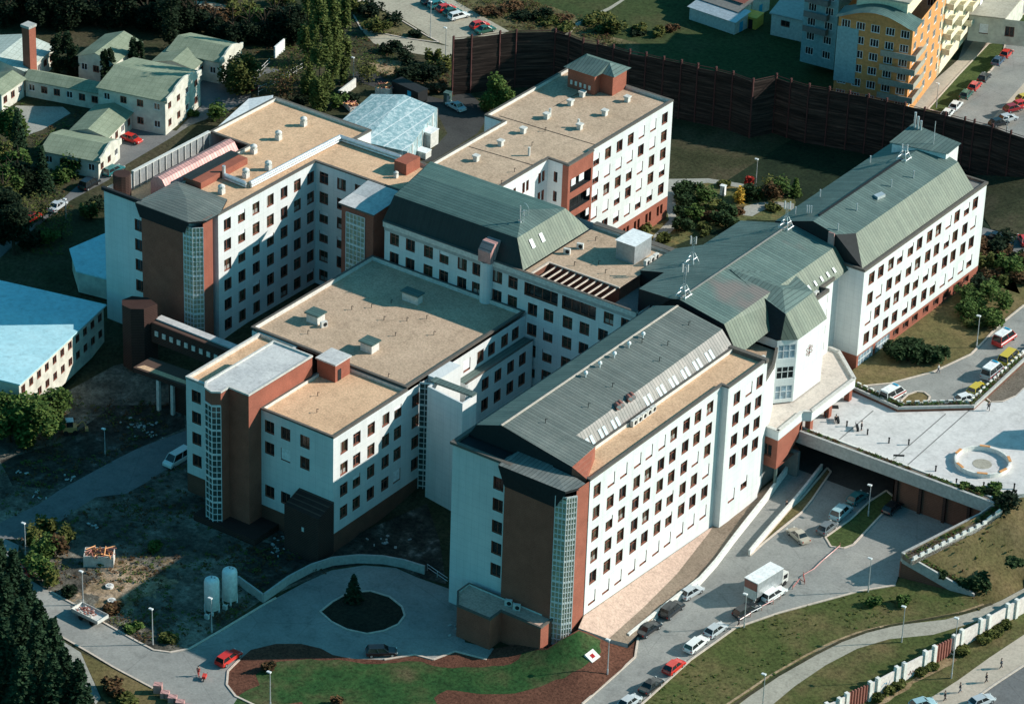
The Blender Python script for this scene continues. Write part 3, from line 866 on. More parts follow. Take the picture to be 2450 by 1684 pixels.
MB().face([(44, 9.7, 21.4), (49.5, 9.7, 21.4), (49.5, 14.7, 21.4), (48.1, 14.7, 21.4), (48.1, 18.7, 21.4), (46.7, 18.7, 21.4), (46.7, 22.8, 21.4), (44, 22.8, 21.4)]).build('terrace_floor', 'concrete_dark', w)
# main green roof
RZ = 26.5
rid0, rid1 = (37.4, -9.8, RZ), (37.4, 22.9, RZ)
bk0, bk1 = (45.6, -9.8, 25.0), (45.6, 22.9, 25.0)
fs = [(0, [rid0, rid1, (28.0, 22.9, 24.0), (27.8, 12.0, 23.95), (23.8, 9.6, 22.9), (23.8, .2, 22.9), (28.2, .2, 24.0), (28.1, -6.8, 24.0), (35.8, -9.8, 26.1)][::-1]),
      (3, [rid0, bk0, (45.6, 22.9, 25.0), rid1]), (2, [bk0, (48.4, -9.8, 20.5), (48.4, 23, 21.8), (45.6, 23, 25.0)]),
      (4, [(28.1, -6.8, 24.0), (28.1, -6.8, 18), (48.4, -9.8, 18), (48.4, -9.8, 20.5), bk0, rid0, (35.8, -9.8, 26.1)][::1]),
      (4, [(23.8, .2, 22.9), (23.8, .2, 18.5), (28.2, .2, 18.5), (28.2, .2, 24.0)]),
      (4, [(28.2, .2, 24), (28.2, .2, 18.5), (28.1, -6.8, 18.5), (28.1, -6.8, 24.0)][::-1])]
poly_roof(w, fs, ['green_roof_y', 'green_roof_y', 'mansard_y', 'green_roof_rust', 'dark_metal'], 'main_roof')
MB().tube((37.4, -9.6, RZ + .1), (37.4, 22.8, RZ + .1), .16, n=6).build('ridge_cap', 'concrete_dark', w)
# roof of the front tower
e = {'a': at(8, 165, 1350, 20.0), 'b': at(8, 390, 1375, 20.0), 'c': at(8, 530, 1370, 20.0), 'd': at(8, 760, 1200, 20.0), 'k1': at(8, 180, 1090, 23.6), 'k2': at(8, 430, 1165, 23.6), 'k4': at(8, 650, 990, 23.6),
     'p': at(8, 405, 960, 25.2), 'q': Vector((38.0, 3.5, 26.55))}
e['d2'] = Vector((46.5, 9.9, 20.0))
e['a'] = Vector((46.3, -1.6, 20.2))
e['k1'] = Vector((44.6, 1.6, 25.15))
fs = [(0, [e['q'], e['k1'], e['k2'], e['p']]), (0, [e['p'], e['k2'], e['k4']]), (0, [e['q'], e['p'], e['k4'], Vector((45.5, 11.0, 24.9))]),
      (1, [e['k1'], e['a'], e['b'], e['k2']]), (2, [e['k2'], e['b'], e['c']]), (2, [e['k2'], e['c'], e['d'], e['k4']]), (2, [e['k4'], e['d'], e['d2'], Vector((45.5, 11.0, 24.9))])]
poly_roof(w, fs, ['green_roof_x', 'dark_metal', 'mansard_y'], 'tower_roof')
m = MB()
for i in range(5):
    y = 12.0 + i * 1.9
    MB().face([(47.95, y - .25, 22.55), (47.95, y + .25, 22.55), (47.35, y + .25, 23.2), (47.35, y - .25, 23.2)]).build('skylight', 'blind', w)
for i in range(3):
    ac_unit(w, 50.2, -8.6 + i * 1.5, 18.25, 1.2)
ac_unit(w, 48.7, 11.0, 21.45, 1.57); ac_unit(w, 48.7, 12.4, 21.45, 1.57)
# emblem: red outlined six-armed star on the tower front
m = MB()
ec, er = Vector((52.36, 5.2, 16.3)), .95
for k in range(6):
    t = math.pi * k / 3
    d = Vector((0, math.sin(t), math.cos(t)))
    s = Vector((0, math.cos(t), -math.sin(t)))
    for o in (-.2, .2):
        m.tube(ec + d * .28 + s * o, ec + d * er + s * o, .035, n=4)
    m.tube(ec + d * er - s * .2, ec + d * er + s * .2, .035, n=4)
m.tube(ec - Vector((0, 0, .6)), ec + Vector((0, 0, .6)), .05, n=4)
m.build('star_emblem', 'red_brown', w)
def lattice(root, x, y, z, h, name='aerial'):
    m = MB()
    a = .9
    for sx, sy in ((-a, -a), (a, -a), (a, a), (-a, a)):
        m.tube((x + sx, y + sy, z - .3), (x + sx * .25, y + sy * .25, z + 1.7), .06, n=4)
    for (p, q) in (((-a, -a), (a, -a)), ((a, -a), (a, a)), ((a, a), (-a, a)), ((-a, a), (-a, -a))):
        m.tube((x + p[0], y + p[1], z), (x + q[0], y + q[1], z), .06, n=4)
        m.tube((x + p[0] * .6, y + p[1] * .6, z + .9), (x + q[0] * .6, y + q[1] * .6, z + .9), .05, n=4)
    for sx in (-.2, .2):
        m.tube((x + sx, y, z + 1.2), (x + sx * .7, y, z + h), .055, n=4)
    for k in range(6):
        zz = z + 1.4 + (h - 1.4) * k / 6
        m.tube((x - .2, y, zz), (x + .2, y, zz + (h - 1.4) / 6), .035, n=4)
    m.box(x - .55, y - .1, z + h - 1.3, x - .4, y + .1, z + h + .1).box(x + .4, y - .1, z + h - 1.0, x + .55, y + .1, z + h + .3)
    return m.build(name, 'galvanised', root)
lattice(w, 37.2, -8.3, RZ + .2, 5.0)
lattice(w, 30.5, 4.6, 24.7, 4.4)
lattice(w, 37.4, 21.2, RZ + .2, 4.2)
MB().tube((32.5, -.5, 24.8), (32.5, -.5, 26.6), .18, n=8).build('vent_pipe', 'galvanised', w)
settle(w)

# ---------------------------------------------------------------- right hand long wing
w = wing((43, 42, 5), 'long right hand hospital wing with green mansard roof, four window rows, brick base')
U = 5.0
bp = [(34, 22.8), (51.3, 22.8), (51.3, 62.8), (34, 62.8)]
us = [25.4, 28.3, 31.5, 34.4, 37.8, 40.7, 44.0, 46.9, 50.3, 53.1, 56.4, 59.3]
wr = []
for i, y in enumerate(us):
    for j, z in enumerate([20.25, 16.6, 12.95, 9.4]):
        k = pick(i * 17 + j * 5 + 3, .0)
        if (i, j) in ((0, 2), (9, 3), (8, 3), (10, 3), (11, 1), (8, 0), (1, 1)): k = 'shut'
        elif (i + 2 * j) % 7 == 3: k = 'half'
        wr.append((y - 22.8, z, k))
walls(w, bp, 7.2, 22.5, {1: wr})
wb = [(2.9, 5.7, 'lobby'), (8.3, 5.9, 'lobby')] + [(y - 22.8, 6.0, 'low') for y in (35.4, 38.6, 41.6, 45.2, 48.6, 52, 55.4, 58.8)]
wb = [(u, (5.6 if k == 'lobby' else 6.1), k) for u, z, k in wb]
WSIZE['lobby'] = (4.6, 2.7)
WIN['lobby'] = make_window('lobby', 4.6, 2.7, .2, mull=4, trans=.3, frame='frame_white', gl='glass_office')
walls(w, bp, 3.6, 7.2, {1: wb}, 'brick', 'basement_wall')
MB().box(33.9, 22.6, 22.45, 51.5, 23.0, 22.9).box(51.0, 23.0, 22.45, 51.5, 62.9, 22.9).box(33.9, 62.5, 22.45, 51.0, 62.9, 22.9).box(33.8, 23, 22.45, 34.2, 62.5, 22.9).build('gutter', 'coping', w)
MB().box(34.1, 22.95, 22.3, 51.1, 62.6, 22.46).build('gutter_floor', 'concrete_dark', w)
y0, y1 = 23.2, 60.0
fs = [(0, [(34.2, y0, 25.8), (41.1, y0, 28.0), (41.1, y1, 28.0), (34.2, y1, 25.8)]),
      (0, [(41.1, y0, 28.0), (45.4, y0, 27.0), (47.3, 26.3, 26.6), (47.3, y1 - .6, 26.6), (41.1, y1, 28.0)]),
      (1, [(47.3, 26.3, 26.6), (50.7, 23.2, 22.6), (50.7, y1 - .5, 22.6), (47.3, y1 - .6, 26.6)]),
      (2, [(45.4, y0, 27.0), (45.4, y0, 22.6), (50.7, y0, 22.6), (47.3, 26.3, 26.6)]),  # hip end turned from the sun, shade put into its dark colour
      (2, [(34.2, y0, 25.8), (34.2, y0, 22.0), (45.4, y0, 22.0), (45.4, y0, 27.0), (41.1, y0, 28.0)]),
      (2, [(34.2, y0, 22.5), (34.2, y0, 25.8), (34.2, y1, 25.8), (34.2, y1, 22.5)]),
      (3, [(41.1, y1, 28), (47.3, y1 - .6, 26.6), (50.7, y1 - .5, 22.6), (34.2, y1, 22.6), (34.2, y1, 25.8)])]
poly_roof(w, fs, ['green_roof_y', 'mansard_y', 'dark_metal', 'pink_metal'], 'mansard_roof')
MB().box(40.6, 25.6, 27.7, 41.0, 52.0, 28.1).build('ridge_channel', 'dark_metal', w)
MB().prism([(37, 55.2), (45.6, 58.2), (45.6, 62.4), (37, 62.4)], 22.5, [28.3, 27.9, 28.2, 28.9]).build('lift_house', 'frame_white', w)
m = MB().face([(36.6, 54.9, 28.6), (46.0, 58.0, 28.1), (46.0, 62.6, 28.4), (36.6, 62.6, 29.2)])
m.build('lift_house_roof', 'green_roof_x', w)
m = MB()
for p in ((36.2, 26, 26.6), (36.0, 34, 26.5), (38, 26.5, 27.2), (38.4, 26.5, 27.3), (38.8, 26.5, 27.4), (44, 32, 27.3), (44, 43, 27.3), (45, 48.5, 27.1), (36.0, 50, 26.5), (45, 24.5, 27)):
    m.tube(p, (p[0], p[1], p[2] + 1.3), .13, n=6)
m.build('vent_pipe', 'galvanised', w)
m = MB().prism([(43.6, 38.0), (44.6, 37.6), (45.0, 39.4), (44.0, 39.8)], 27.2, 27.7)
m.build('roof_hatch', 'galvanised', w)
m = MB().box(44.2, 22.9, 23.0, 45.3, 23.15, 27.2)
m.build('louvre', 'pink_metal', w)
MB().tube((45.9, 22.95, 25.2), (45.9, 23.1, 25.2), .0001, .0001, 3).build('drop', 'dark_metal') if 0 else None
lattice(w, 41.0, 52.2, 28.2, 2.2)
m = MB()
for x in (37.4, 38.0, 38.6):
    m.tube((x, 61.8, 28.8), (x, 61.8, 31.8 - (x - 37.4)), .2, n=8)
m.build('flue', 'galvanised', w)
MB().tube((42.5, 59.3, 28), (42.5, 59.3, 32.6), .07, n=5).build('lightning_rod', 'galvanised', w)
settle(w)

# ---------------------------------------------------------------- entrance porch: the broad flat roof at plaza level
w = wing((52, 5, 5), 'flat roofed entrance porch with white parapet and brick room over the road', name='entrance_porch', cat='porch', group=None)
PZ = 9.0
pp = [at(14, 205, 700, PZ), at(14, 375, 768, PZ), at(14, 565, 612, PZ), at(14, 640, 612, PZ), at(14, 985, 348, PZ), at(14, 860, 130, PZ), at(14, 770, 90, PZ)]
pts = [tuple(p[:2]) for p in pp]
back = [(44.5, 22.7), (44.5, -1.5), (49, -6.8)]
poly = pts + back
n = len(poly)
area = sum(poly[i][0] * poly[(i + 1) % n][1] - poly[(i + 1) % n][0] * poly[i][1] for i in range(n))
if area < 0: poly = poly[::-1]
MB().face([(*p, PZ - .35) for p in inset(poly, .3)]).build('roof', 'porch_gravel', w)
m = MB().mat(0)
for k in range(n - 4):
    a, b = Vector(poly[k]), Vector(poly[k + 1])
    if (b - a).length < .1: continue
    d = (b - a).normalized()
    nn = Vector((d.y, -d.x))
    q = [tuple(a), tuple(b), tuple(b - nn * .42), tuple(a - nn * .42)]
    m.mat(0).prism(q, 7.3, PZ - .12)
    q = [tuple(a + nn * .12), tuple(b + nn * .12), tuple(b - nn * .45), tuple(a - nn * .45)]
    m.mat(1).prism(q, PZ - .12, PZ + .05)
m.build('parapet', ['white_cladding', 'coping_light'], w)
MB().face([(*p, 7.4) for p in inset(poly, .5)][::-1]).build('ceiling', 'offwhite', w)
c0, c1, c2 = pts[0], pts[1], pts[2]
m = MB().mat(0)
wall_edge(m, w, c0, c1, 2.2, 7.3, [(math.dist(c0, c1) * .52, 5.0, 'open')])
m.face([(*c1, 2.2), (c2[0], c2[1] - 3.0, 3.2), (*c2, 5.0), (*c2, 7.3), (*c1, 7.3)])
m.face([(*c0, 2.2), (*c1, 2.2), (c2[0], c2[1], 2.2), (49, 4, 2.2)][::-1])
m.build('brick_room', 'brick', w)
MB().box(52.6, -8.5, -3, 53.2, -1.5, 2.2).box(53.2, -2.2, -3, 56.0, -1.6, 2.6).build('abutment', 'concrete_dark', w)
m = MB()
for p in ((pts[3][0] - .6, pts[3][1] + .5), (pts[3][0] - .5, pts[3][1] + 6), (pts[4][0] - .6, pts[4][1] - .8), (pts[2][0] - .4, pts[2][1] - .2)):
    m.box(p[0] - .5, p[1] - .4, 4.9, p[0] + .4, p[1] + .5, 7.35)
m.box(50.6, -1, 5, 51, 20, 7.4)
m.build('brick_pier', 'brick', w)
MB().tube((c1[0] - .5, c1[1] + .9, -2.5), (c1[0] - .5, c1[1] + .9, 2.3), .28, n=8).build('column', 'green_roof_x', w)
settle(w)

# ---------------------------------------------------------------- footbridge with its brick lift shaft
w = wing((-38, -36, 0), 'covered footbridge with small windows leading from a brick shaft to the white wing', name='footbridge', cat='bridge', group=None)
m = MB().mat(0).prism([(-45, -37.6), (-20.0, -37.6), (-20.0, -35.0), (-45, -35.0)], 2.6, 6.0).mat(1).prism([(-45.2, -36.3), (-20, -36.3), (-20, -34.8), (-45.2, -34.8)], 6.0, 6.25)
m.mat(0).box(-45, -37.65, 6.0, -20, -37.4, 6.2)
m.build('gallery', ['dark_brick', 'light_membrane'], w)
m = MB()
for i in range(12):
    m.box(-44.2 + i * 1.55, -37.72, 4.0, -43.5 + i * 1.55, -37.6, 4.9)
m.build('window_strip', 'offwhite', w)
MB().prism([(-50.4, -38.4), (-49.3, -39.7), (-47.3, -39.9), (-45.6, -38.6), (-45.0, -36), (-47.6, -35.2), (-50, -36.4)], -2.5, 8.8).build('lift_shaft', 'dark_brick', w)  # dark brick: the shadow over the shaft is put into its colour
m = MB().mat(0).prism([(-42, -45.6), (-20, -44.4), (-20, -39.8), (-42, -41.4)], 1.6, 2.4).mat(1).prism([(-41.6, -45.2), (-30, -44.4), (-31, -43.6), (-41, -44.0)], 2.4, 2.45)
m.build('gate_canopy', ['dark_brick', 'gravel_tan'], w)
MB().prism([(-36, -44.0), (-20, -43.2), (-20, -42.7), (-36, -43.5)], -5, 1.6).build('gate_wall', 'dark_brick', w)
m = MB()
for x, y in ((-37.5, -45.3), (-34.8, -45.0), (-31.6, -44.9), (-26.0, -40)):
    m.box(x, y, -4.4, x + .55, y + .5, 1.6)
m.build('gate_pier', 'offwhite', w)
settle(w)
# ================================================================== the ground
GV = {}
def pix(r, pts, g=g0):
    return [tuple(onG(r, x, y, g)[:2]) for x, y in pts]
def pxs(lst, g=g0):
    """list of (region, x, y)"""
    return [tuple(onG(r, x, y, g)[:2]) for r, x, y in lst]
def inpoly(p, poly):
    x, y = p
    c = False
    j = len(poly) - 1
    for i in range(len(poly)):
        xi, yi = poly[i]
        xj, yj = poly[j]
        if (yi > y) != (yj > y) and x < (xj - xi) * (y - yi) / (yj - yi + 1e-12) + xi:
            c = not c
        j = i
    return c
UP = 5.0
gU = lambda x, y: UP
def gU2(x, y):      # raised street level at the right, easing down beyond the long wing
    return UP
# hill beside the underpass
A_ = at(14, 2100, 1345, 5.4); B_ = at(18, 1360, 395, 2.2); C_ = at(18, 1920, 770, -2.7)
HC = [(90.5, 0.5, 5.0), (A_.x + 1, A_.y, 5.0), (B_.x + .6, B_.y + .5, 1.9), (C_.x, C_.y, -2.7), ((A_.x + B_.x) / 2 + .8, (A_.y + B_.y) / 2, 3.6), ((B_.x + C_.x) / 2 + .5, (B_.y + C_.y) / 2 + .8, -.3)]
for r, x, y, z in ((18, 2140, 770, -2.9), (18, 2322, 670, -3.1), (14, 2322, 1300, 4.6), (18, 2322, 120, 3.4), (18, 2322, 300, 2.0), (18, 2100, 560, -.8), (18, 1960, 840, -2.9), (18, 1800, 300, 2.6), (18, 1700, 620 - 30, .6)):
    p = at(r, x, y, z)
    HC.append((p.x, p.y, z))
def gH(x, y):
    s = t = 0.0
    for a, b, c in HC:
        w_ = 1.0 / (((x - a) ** 2 + (y - b) ** 2) ** 1.3 + .05)
        s += w_ * c
        t += w_
    return s / t
BX0, BX1, BY0, BY1 = -330, 230, -175, 420
hill = [tuple(p[:2]) for p in (A_, B_, C_)] + [tuple(onG(r, x, y)[:2]) for r, x, y in ((18, 1990, 835), (18, 2140, 775), (18, 2322, 672), (18, 2600, 520))] + [tuple(at(14, 2600, 1350, 5.0)[:2]), tuple(at(14, 2322, 1265, 5.0)[:2]), tuple(at(14, 2250, 1270, 5.0)[:2])]
deckE = [tuple(p[:2]) for p in (at(14, 2140, 1345, 5.2), at(14, 2250, 1270, 5.0), at(14, 2322, 1265, 5.0), at(14, 2700, 1280, 5.0))]
DY = A_.y                       # front line of the deck
# raised street area right of the long wing and beyond the plaza
tun = [(51.0, DY - .2), (A_.x, DY - .2), (A_.x, DY + 1.4), (73.5, DY + 1.4), (70, 16), (51, 16)]   # open space below the deck
raised = [(51.2, 16), (70, 16), (73.5, DY + 1.4), (A_.x, DY + 1.4), (A_.x, A_.y), tuple(at(14, 2250, 1270, 5.0)[:2]), tuple(at(14, 2322, 1265, 5.0)[:2]), tuple(at(14, 2700, 1200, 5.0)[:2]), (BX1 - 20, 60), (BX1 - 20, 110), (51.2, 78)]
G = {}
def reg(name, mat, poly, g=g0, kind='structure', label=None, cat=None, order=0, kerb=None):
    G.setdefault('list', []).append(dict(name=name, mat=mat, poly=poly, g=g, kind=kind, label=label, cat=cat, kerb=kerb))
CL = pxs
# --- listed from the lowest priority to the highest
reg('hill', 'grass_dry', hill, gH)
reg('raised_ground', 'grass_dry', raised, gU)
# tarmac and paths
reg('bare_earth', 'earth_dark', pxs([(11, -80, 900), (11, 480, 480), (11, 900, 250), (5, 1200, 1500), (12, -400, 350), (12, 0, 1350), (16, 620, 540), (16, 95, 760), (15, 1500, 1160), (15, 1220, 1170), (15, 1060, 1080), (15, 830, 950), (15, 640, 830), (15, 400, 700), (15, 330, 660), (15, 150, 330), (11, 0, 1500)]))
reg('back_lawn', 'grass_shade', [(-6.5, 60), (-6.5, 140), (60, 62), (34, 62), (34, 23), (20, 30), (8, 41), (-3, 52)])
road_w = pxs([(15, 400, 700), (15, 640, 830), (15, 830, 950), (15, 1060, 1080), (15, 1220, 1165), (15, 1350, 1182), (15, 1500, 1155), (15, 1750, 1010), (15, 2100, 800), (16, 200, 750), (16, 420, 630), (16, 640, 530), (16, 900, 490), (16, 1150, 510), (16, 1330, 590), (16, 1640, 700), (16, 1700, 1100), (16, 1930, 1150),
               (16, 1870, 1240), (16, 1620, 1175), (16, 1450, 1240), (16, 1300, 1200), (16, 1060, 1240), (16, 800, 1230), (16, 650, 1200), (16, 560, 1150), (16, 400, 1112), (16, 200, 1112), (16, 0, 1160), (15, 1900, 1240), (15, 1810, 1330), (15, 1800, 1440), (15, 1870, 1530), (15, 2060, 1620), (15, 2200, 1800), (15, 1900, 1900),
               (15, 1500, 1640), (15, 1210, 1465), (15, 900, 1300), (15, 700, 1180), (15, 490, 1060), (15, 330, 940), (15, 200, 800), (15, 60, 700), (15, -120, 560), (15, -100, 300), (15, 40, 280), (15, 150, 330), (15, 130, 480), (15, 230, 600), (15, 330, 660)])
reg('road', 'asphalt_light', road_w)
reg('service_road', 'asphalt', pxs([(11, -60, 1520), (11, 300, 1350), (11, 480, 1230), (11, 900, 1000), (11, 1100, 900), (11, 1480, 760), (11, 1560, 1000), (11, 1300, 1080), (11, 1150, 1180), (11, 1000, 1262), (11, 760, 1290), (11, 600, 1390), (11, 480, 1480), (15, 200, 285), (15, 40, 280), (15, -100, 260)]))
reg('island', 'mulch_dark', pxs([(16, 550, 860), (16, 650, 780), (16, 780, 710), (16, 950, 695), (16, 1100, 740), (16, 1200, 820), (16, 1222, 890), (16, 1170, 960), (16, 1060, 1010), (16, 920, 1035), (16, 760, 1000), (16, 640, 940)]), kerb='kerb_stone')
WL = pxs([(17, 1003, 1090), (17, 1300, 850), (17, 1575, 640), (17, 1700, 500), (17, 1850, 300), (17, 2080, 10), (14, 455, 1075)])
def wall_x(y):
    if y <= WL[0][1]: return WL[0][0]
    for (xa, ya), (xb, yb) in zip(WL, WL[1:]):
        if ya <= y <= yb: return xa + (xb - xa) * (y - ya) / (yb - ya)
    return WL[-1][0]
def gT(x, y):       # forecourt: level with the foot of the facade, falling to the white wall
    zf = -2.0 * min(1.0, max(0.0, (y + 57) / 40))
    zb = g0(x, y) + .75
    t = min(1.0, max(0.0, (x - 53.4) / max(1.0, wall_x(y) - 53.4)))
    return zf + (zb - zf) * t
near_ = pxs([(17, 610, 987), (17, 730, 1030), (17, 850, 1076), (17, 1003, 1112)], gT)
def gL(x, y):       # the lawn rises to meet the forecourt edge
    a, b = Vector(near_[0]), Vector(near_[-1])
    d = b - a
    t = min(1.0, max(0.0, (Vector((x, y)) - a).dot(d) / d.length_squared))
    c = a + d * t
    q = (Vector((x, y)) - c).length
    return g0(x, y) + (gT(c.x, c.y) - g0(c.x, c.y)) * (1 - t * t) * math.exp(-(q / 6.5) ** 2)
lawn = pxs([(15, 1810, 1330), (15, 1900, 1240), (16, 0, 1160), (16, 200, 1112), (16, 400, 1112), (16, 560, 1150), (16, 650, 1200), (16, 800, 1230), (16, 1060, 1240), (16, 1300, 1200), (16, 1450, 1240), (16, 1620, 1175), (16, 1870, 1240), (16, 1930, 1150), (17, 120, 1120), (17, 360, 1150), (17, 480, 1075), (17, 610, 1000), (17, 850, 1080), (17, 1000, 1110), (17, 1085, 1060), (17, 1060, 1220), (17, 850, 1410), (17, 640, 1592), (17, 500, 1700), (15, 2300, 1850), (15, 2060, 1620), (15, 1870, 1530), (15, 1800, 1440)], gL)
reg('mulch_bed', 'mulch', lawn, gL)
reg('lawn', 'grass_green', pxs([(15, 1850, 1592), (15, 1900, 1520), (15, 2060, 1440), (16, 40, 1360), (16, 150, 1270), (16, 400, 1240), (16, 700, 1240), (16, 900, 1275), (16, 1150, 1265), (16, 1350, 1250), (16, 1450, 1290), (16, 1750, 1300), (16, 2000, 1285), (16, 2130, 1230), (17, 160, 1190), (17, 360, 1160), (17, 480, 1080), (17, 620, 1010), (17, 780, 1080), (17, 790, 1180), (17, 700, 1260), (17, 560, 1340), (17, 300, 1460), (17, 100, 1510), (16, 1900, 1510), (16, 1560, 1480), (16, 1460, 1540), (16, 1480, 1640), (16, 1300, 1700), (16, 500, 1680), (16, 400, 1570), (16, 280, 1590), (16, 0, 1720)], gL), gL)
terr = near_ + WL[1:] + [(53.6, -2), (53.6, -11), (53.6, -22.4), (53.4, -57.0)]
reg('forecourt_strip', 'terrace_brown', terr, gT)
reg('forecourt', 'terrace_pink', pxs([(17, 610, 987), (17, 848, 1073), (17, 1130, 820), (17, 1390, 560), (17, 1640, 240), (17, 1810, 0), (13, 1840, 1270)], gT) + [(53.6, -16), (53.5, -57.0)], gT)
# east road and underpass
rd = pxs([(17, 560, 1700), (17, 640, 1592), (17, 850, 1410), (17, 1060, 1220), (17, 1085, 1060), (17, 1300, 850), (17, 1590, 620), (17, 1850, 310), (17, 2100, 0), (14, 440, 1070)]) + [(53.6, -2), (51, 16), (70, 16), (73.5, DY + 1.4), (A_.x - .3, DY + 1.4), (A_.x - .4, A_.y), (B_.x - .4, B_.y)] + pxs([(18, 1300, 650), (18, 1000, 700), (18, 870, 737), (18, 370, 872), (18, 0, 1000), (17, 1880, 970), (17, 1500, 1242), (17, 1110, 1595), (17, 1000, 1700)])
reg('underpass_road', 'asphalt_light', rd)
reg('underpass_floor', 'asphalt_dark', [(51, DY + .5), (73.4, DY + .5), (72.6, 5), (70, 16), (51, 16)])  # darker asphalt: the deck's shade is put into the floor colour
reg('verge', 'grass_dry', pxs([(18, 145, 418), (18, 470, 40), (14, 560, 1300), (14, 760, 1060), (14, 790, 1090), (14, 640, 1310), (18, 560, 70), (18, 250, 320)]), kerb='kerb_stone')
reg('verge', 'grass_green2', pxs([(18, 745, 270), (18, 950, 125), (18, 1090, -10), (14, 1230, 1240), (14, 1290, 1290), (14, 1240, 1380), (18, 1130, 155), (18, 965, 330), (18, 890, 357), (18, 790, 345)]), kerb='kerb_stone')
reg('lawn', 'grass_east', pxs([(18, -700, 1500), (17, 1110, 1595), (17, 1500, 1242), (17, 1880, 970), (18, 0, 1000), (18, 370, 872), (18, 870, 737), (18, 1000, 700), (18, 1300, 650)]) + [(B_.x, B_.y), (C_.x, C_.y)] + pxs([(18, 1990, 835), (18, 2140, 775), (18, 2322, 672), (18, 2600, 520), (18, 2700, 700), (18, 2322, 1300), (18, 1800, 1800), (18, -700, 2200)]), kerb=None)
path = pxs([(18, 60, 1592), (18, 400, 1330), (18, 700, 1160), (18, 900, 1060), (18, 1100, 1000), (18, 1350, 960), (18, 1700, 920), (18, 1950, 850), (18, 2140, 770), (18, 2322, 672), (18, 2600, 520), (18, 2640, 600), (18, 2322, 770), (18, 2150, 850), (18, 1900, 950), (18, 1600, 1040), (18, 1250, 1075), (18, 1000, 1150), (18, 750, 1280), (18, 500, 1450), (18, 330, 1592), (18, 150, 1720), (18, -120, 1720)])
reg('footpath', 'path_tan', path)
reg('pavement', 'pavement_tan', pxs([(18, 1350, 1700), (18, 1500, 1592), (18, 1800, 1400), (18, 2050, 1220), (18, 2322, 1040), (18, 2600, 850), (18, 2600, 1080), (18, 2322, 1280), (18, 2100, 1420), (18, 1850, 1592), (18, 1700, 1700)]))
reg('street', 'asphalt', pxs([(18, 1700, 1700), (18, 1870, 1592), (18, 2100, 1430), (18, 2322, 1285), (18, 2600, 1085), (18, 2900, 1400), (18, 2400, 2000), (18, 1800, 2000)]))
reg('bare_ground', 'dirt_pale', pxs([(18, 1110, 1610), (18, 1350, 1440), (18, 1640, 1260), (18, 1760, 1215), (18, 1800, 1240), (18, 1500, 1400), (18, 1200, 1592)]))
# raised level: driveway
reg('driveway', 'asphalt_light', [tuple(at(14, x, y, UP)[:2]) for x, y in ((1000, 415), (1260, 390), (1600, 300), (1900, 160), (2000, 60), (2110, -60), (2322, -230), (2700, -450), (2700, -120), (2322, 130), (1920, 500), (1600, 545), (1340, 560), (1200, 520))], gU)
reg('garden_bed', 'soil_brown', [tuple(at(14, x, y, UP)[:2]) for x, y in ((2000, 490), (2322, 215), (2600, 0), (2600, 400), (2322, 430), (2260, 490), (2150, 535), (2060, 540))], gU, kerb='kerb_stone')
reg('drive_island', 'grass_dry', [tuple(at(14, x, y, UP)[:2]) for x, y in ((1330, 545), (1400, 480), (1470, 455), (1530, 460), (1575, 495), (1560, 530), (1480, 550), (1400, 556))], gU, kerb='kerb_stone')
reg('street', 'asphalt', [tuple(at(8, x, y, UP)[:2]) for x, y in ((1930, 560), (2000, 480), (2322, 560), (2600, 640), (2600, 900), (2322, 700), (2100, 620))], gU)
# back garden of the north wing
gpath = pxs([(7, 1310, 95), (7, 1640, 90), (7, 1900, 130), (7, 2050, 170), (7, 2050, 200), (7, 1880, 160), (7, 1640, 125), (7, 1420, 150), (7, 1370, 230), (7, 1390, 330), (7, 1380, 480), (7, 1300, 560), (7, 1200, 590), (7, 1210, 540), (7, 1330, 420), (7, 1310, 330), (7, 1310, 230)])
reg('garden', 'garden_green', pxs([(7, 1290, 100), (7, 1640, 95), (7, 2100, 170), (7, 2322, 250), (7, 2322, 420), (7, 1950, 420), (7, 1300, 640), (7, 1050, 560), (7, 1290, 390)]))
reg('footpath', 'path_grey', gpath)
reg('footpath', 'path_grey', pxs([(7, 1930, 310), (7, 2050, 280), (7, 2200, 275), (7, 2322, 290), (7, 2322, 350), (7, 2240, 320), (7, 2130, 320), (7, 2060, 350), (7, 1990, 390), (7, 1900, 380)]))
# north side
gz = g0
reg('field', 'grass_field', pxs([(2, 1500, -40), (2, 2110, 235), (3, 430, 230), (3, 1050, 430), (3, 2322, 700), (4, 800, 800), (4, 1380, 860), (4, 2100, 100), (4, 2100, -200), (2, 1400, -200)]))
reg('rough_grass', 'scrub_ground', pxs([(2, 1530, -20), (3, 0, -60), (3, 300, 30), (3, 560, 110), (3, 640, 200), (3, 900, 300), (3, 1100, 350), (3, 1080, 440), (3, 600, 300), (3, 430, 235), (3, 120, 240), (3, 0, 240)]))
reg('footpath', 'path_tan', pxs([(3, 505, 275), (3, 560, 200), (3, 700, 130), (3, 850, 60), (3, 980, -20), (3, 1010, -20), (3, 870, 75), (3, 720, 145), (3, 590, 215), (3, 540, 275)]))
reg('parking_lot', 'asphalt_tan', pxs([(2, 880, -10), (2, 1000, -200), (2, 1500, -60), (2, 1800, 110), (2, 2050, 250), (2, 1950, 290), (2, 1740, 290), (2, 1610, 340), (2, 1590, 470), (2, 1200, 410), (2, 980, 350), (2, 890, 255), (2, 900, 245), (2, 1200, 300), (2, 1580, 370), (2, 1480, 335), (2, 1380, 260), (2, 1150, 120)]))
reg('traffic_island', 'scrub_ground', pxs([(2, 880, 0), (2, 1120, 120), (2, 1400, 290), (2, 1500, 340), (2, 1440, 335), (2, 1250, 310), (2, 1050, 270), (2, 880, 240), (2, 780, 60)]), kerb='kerb_stone')
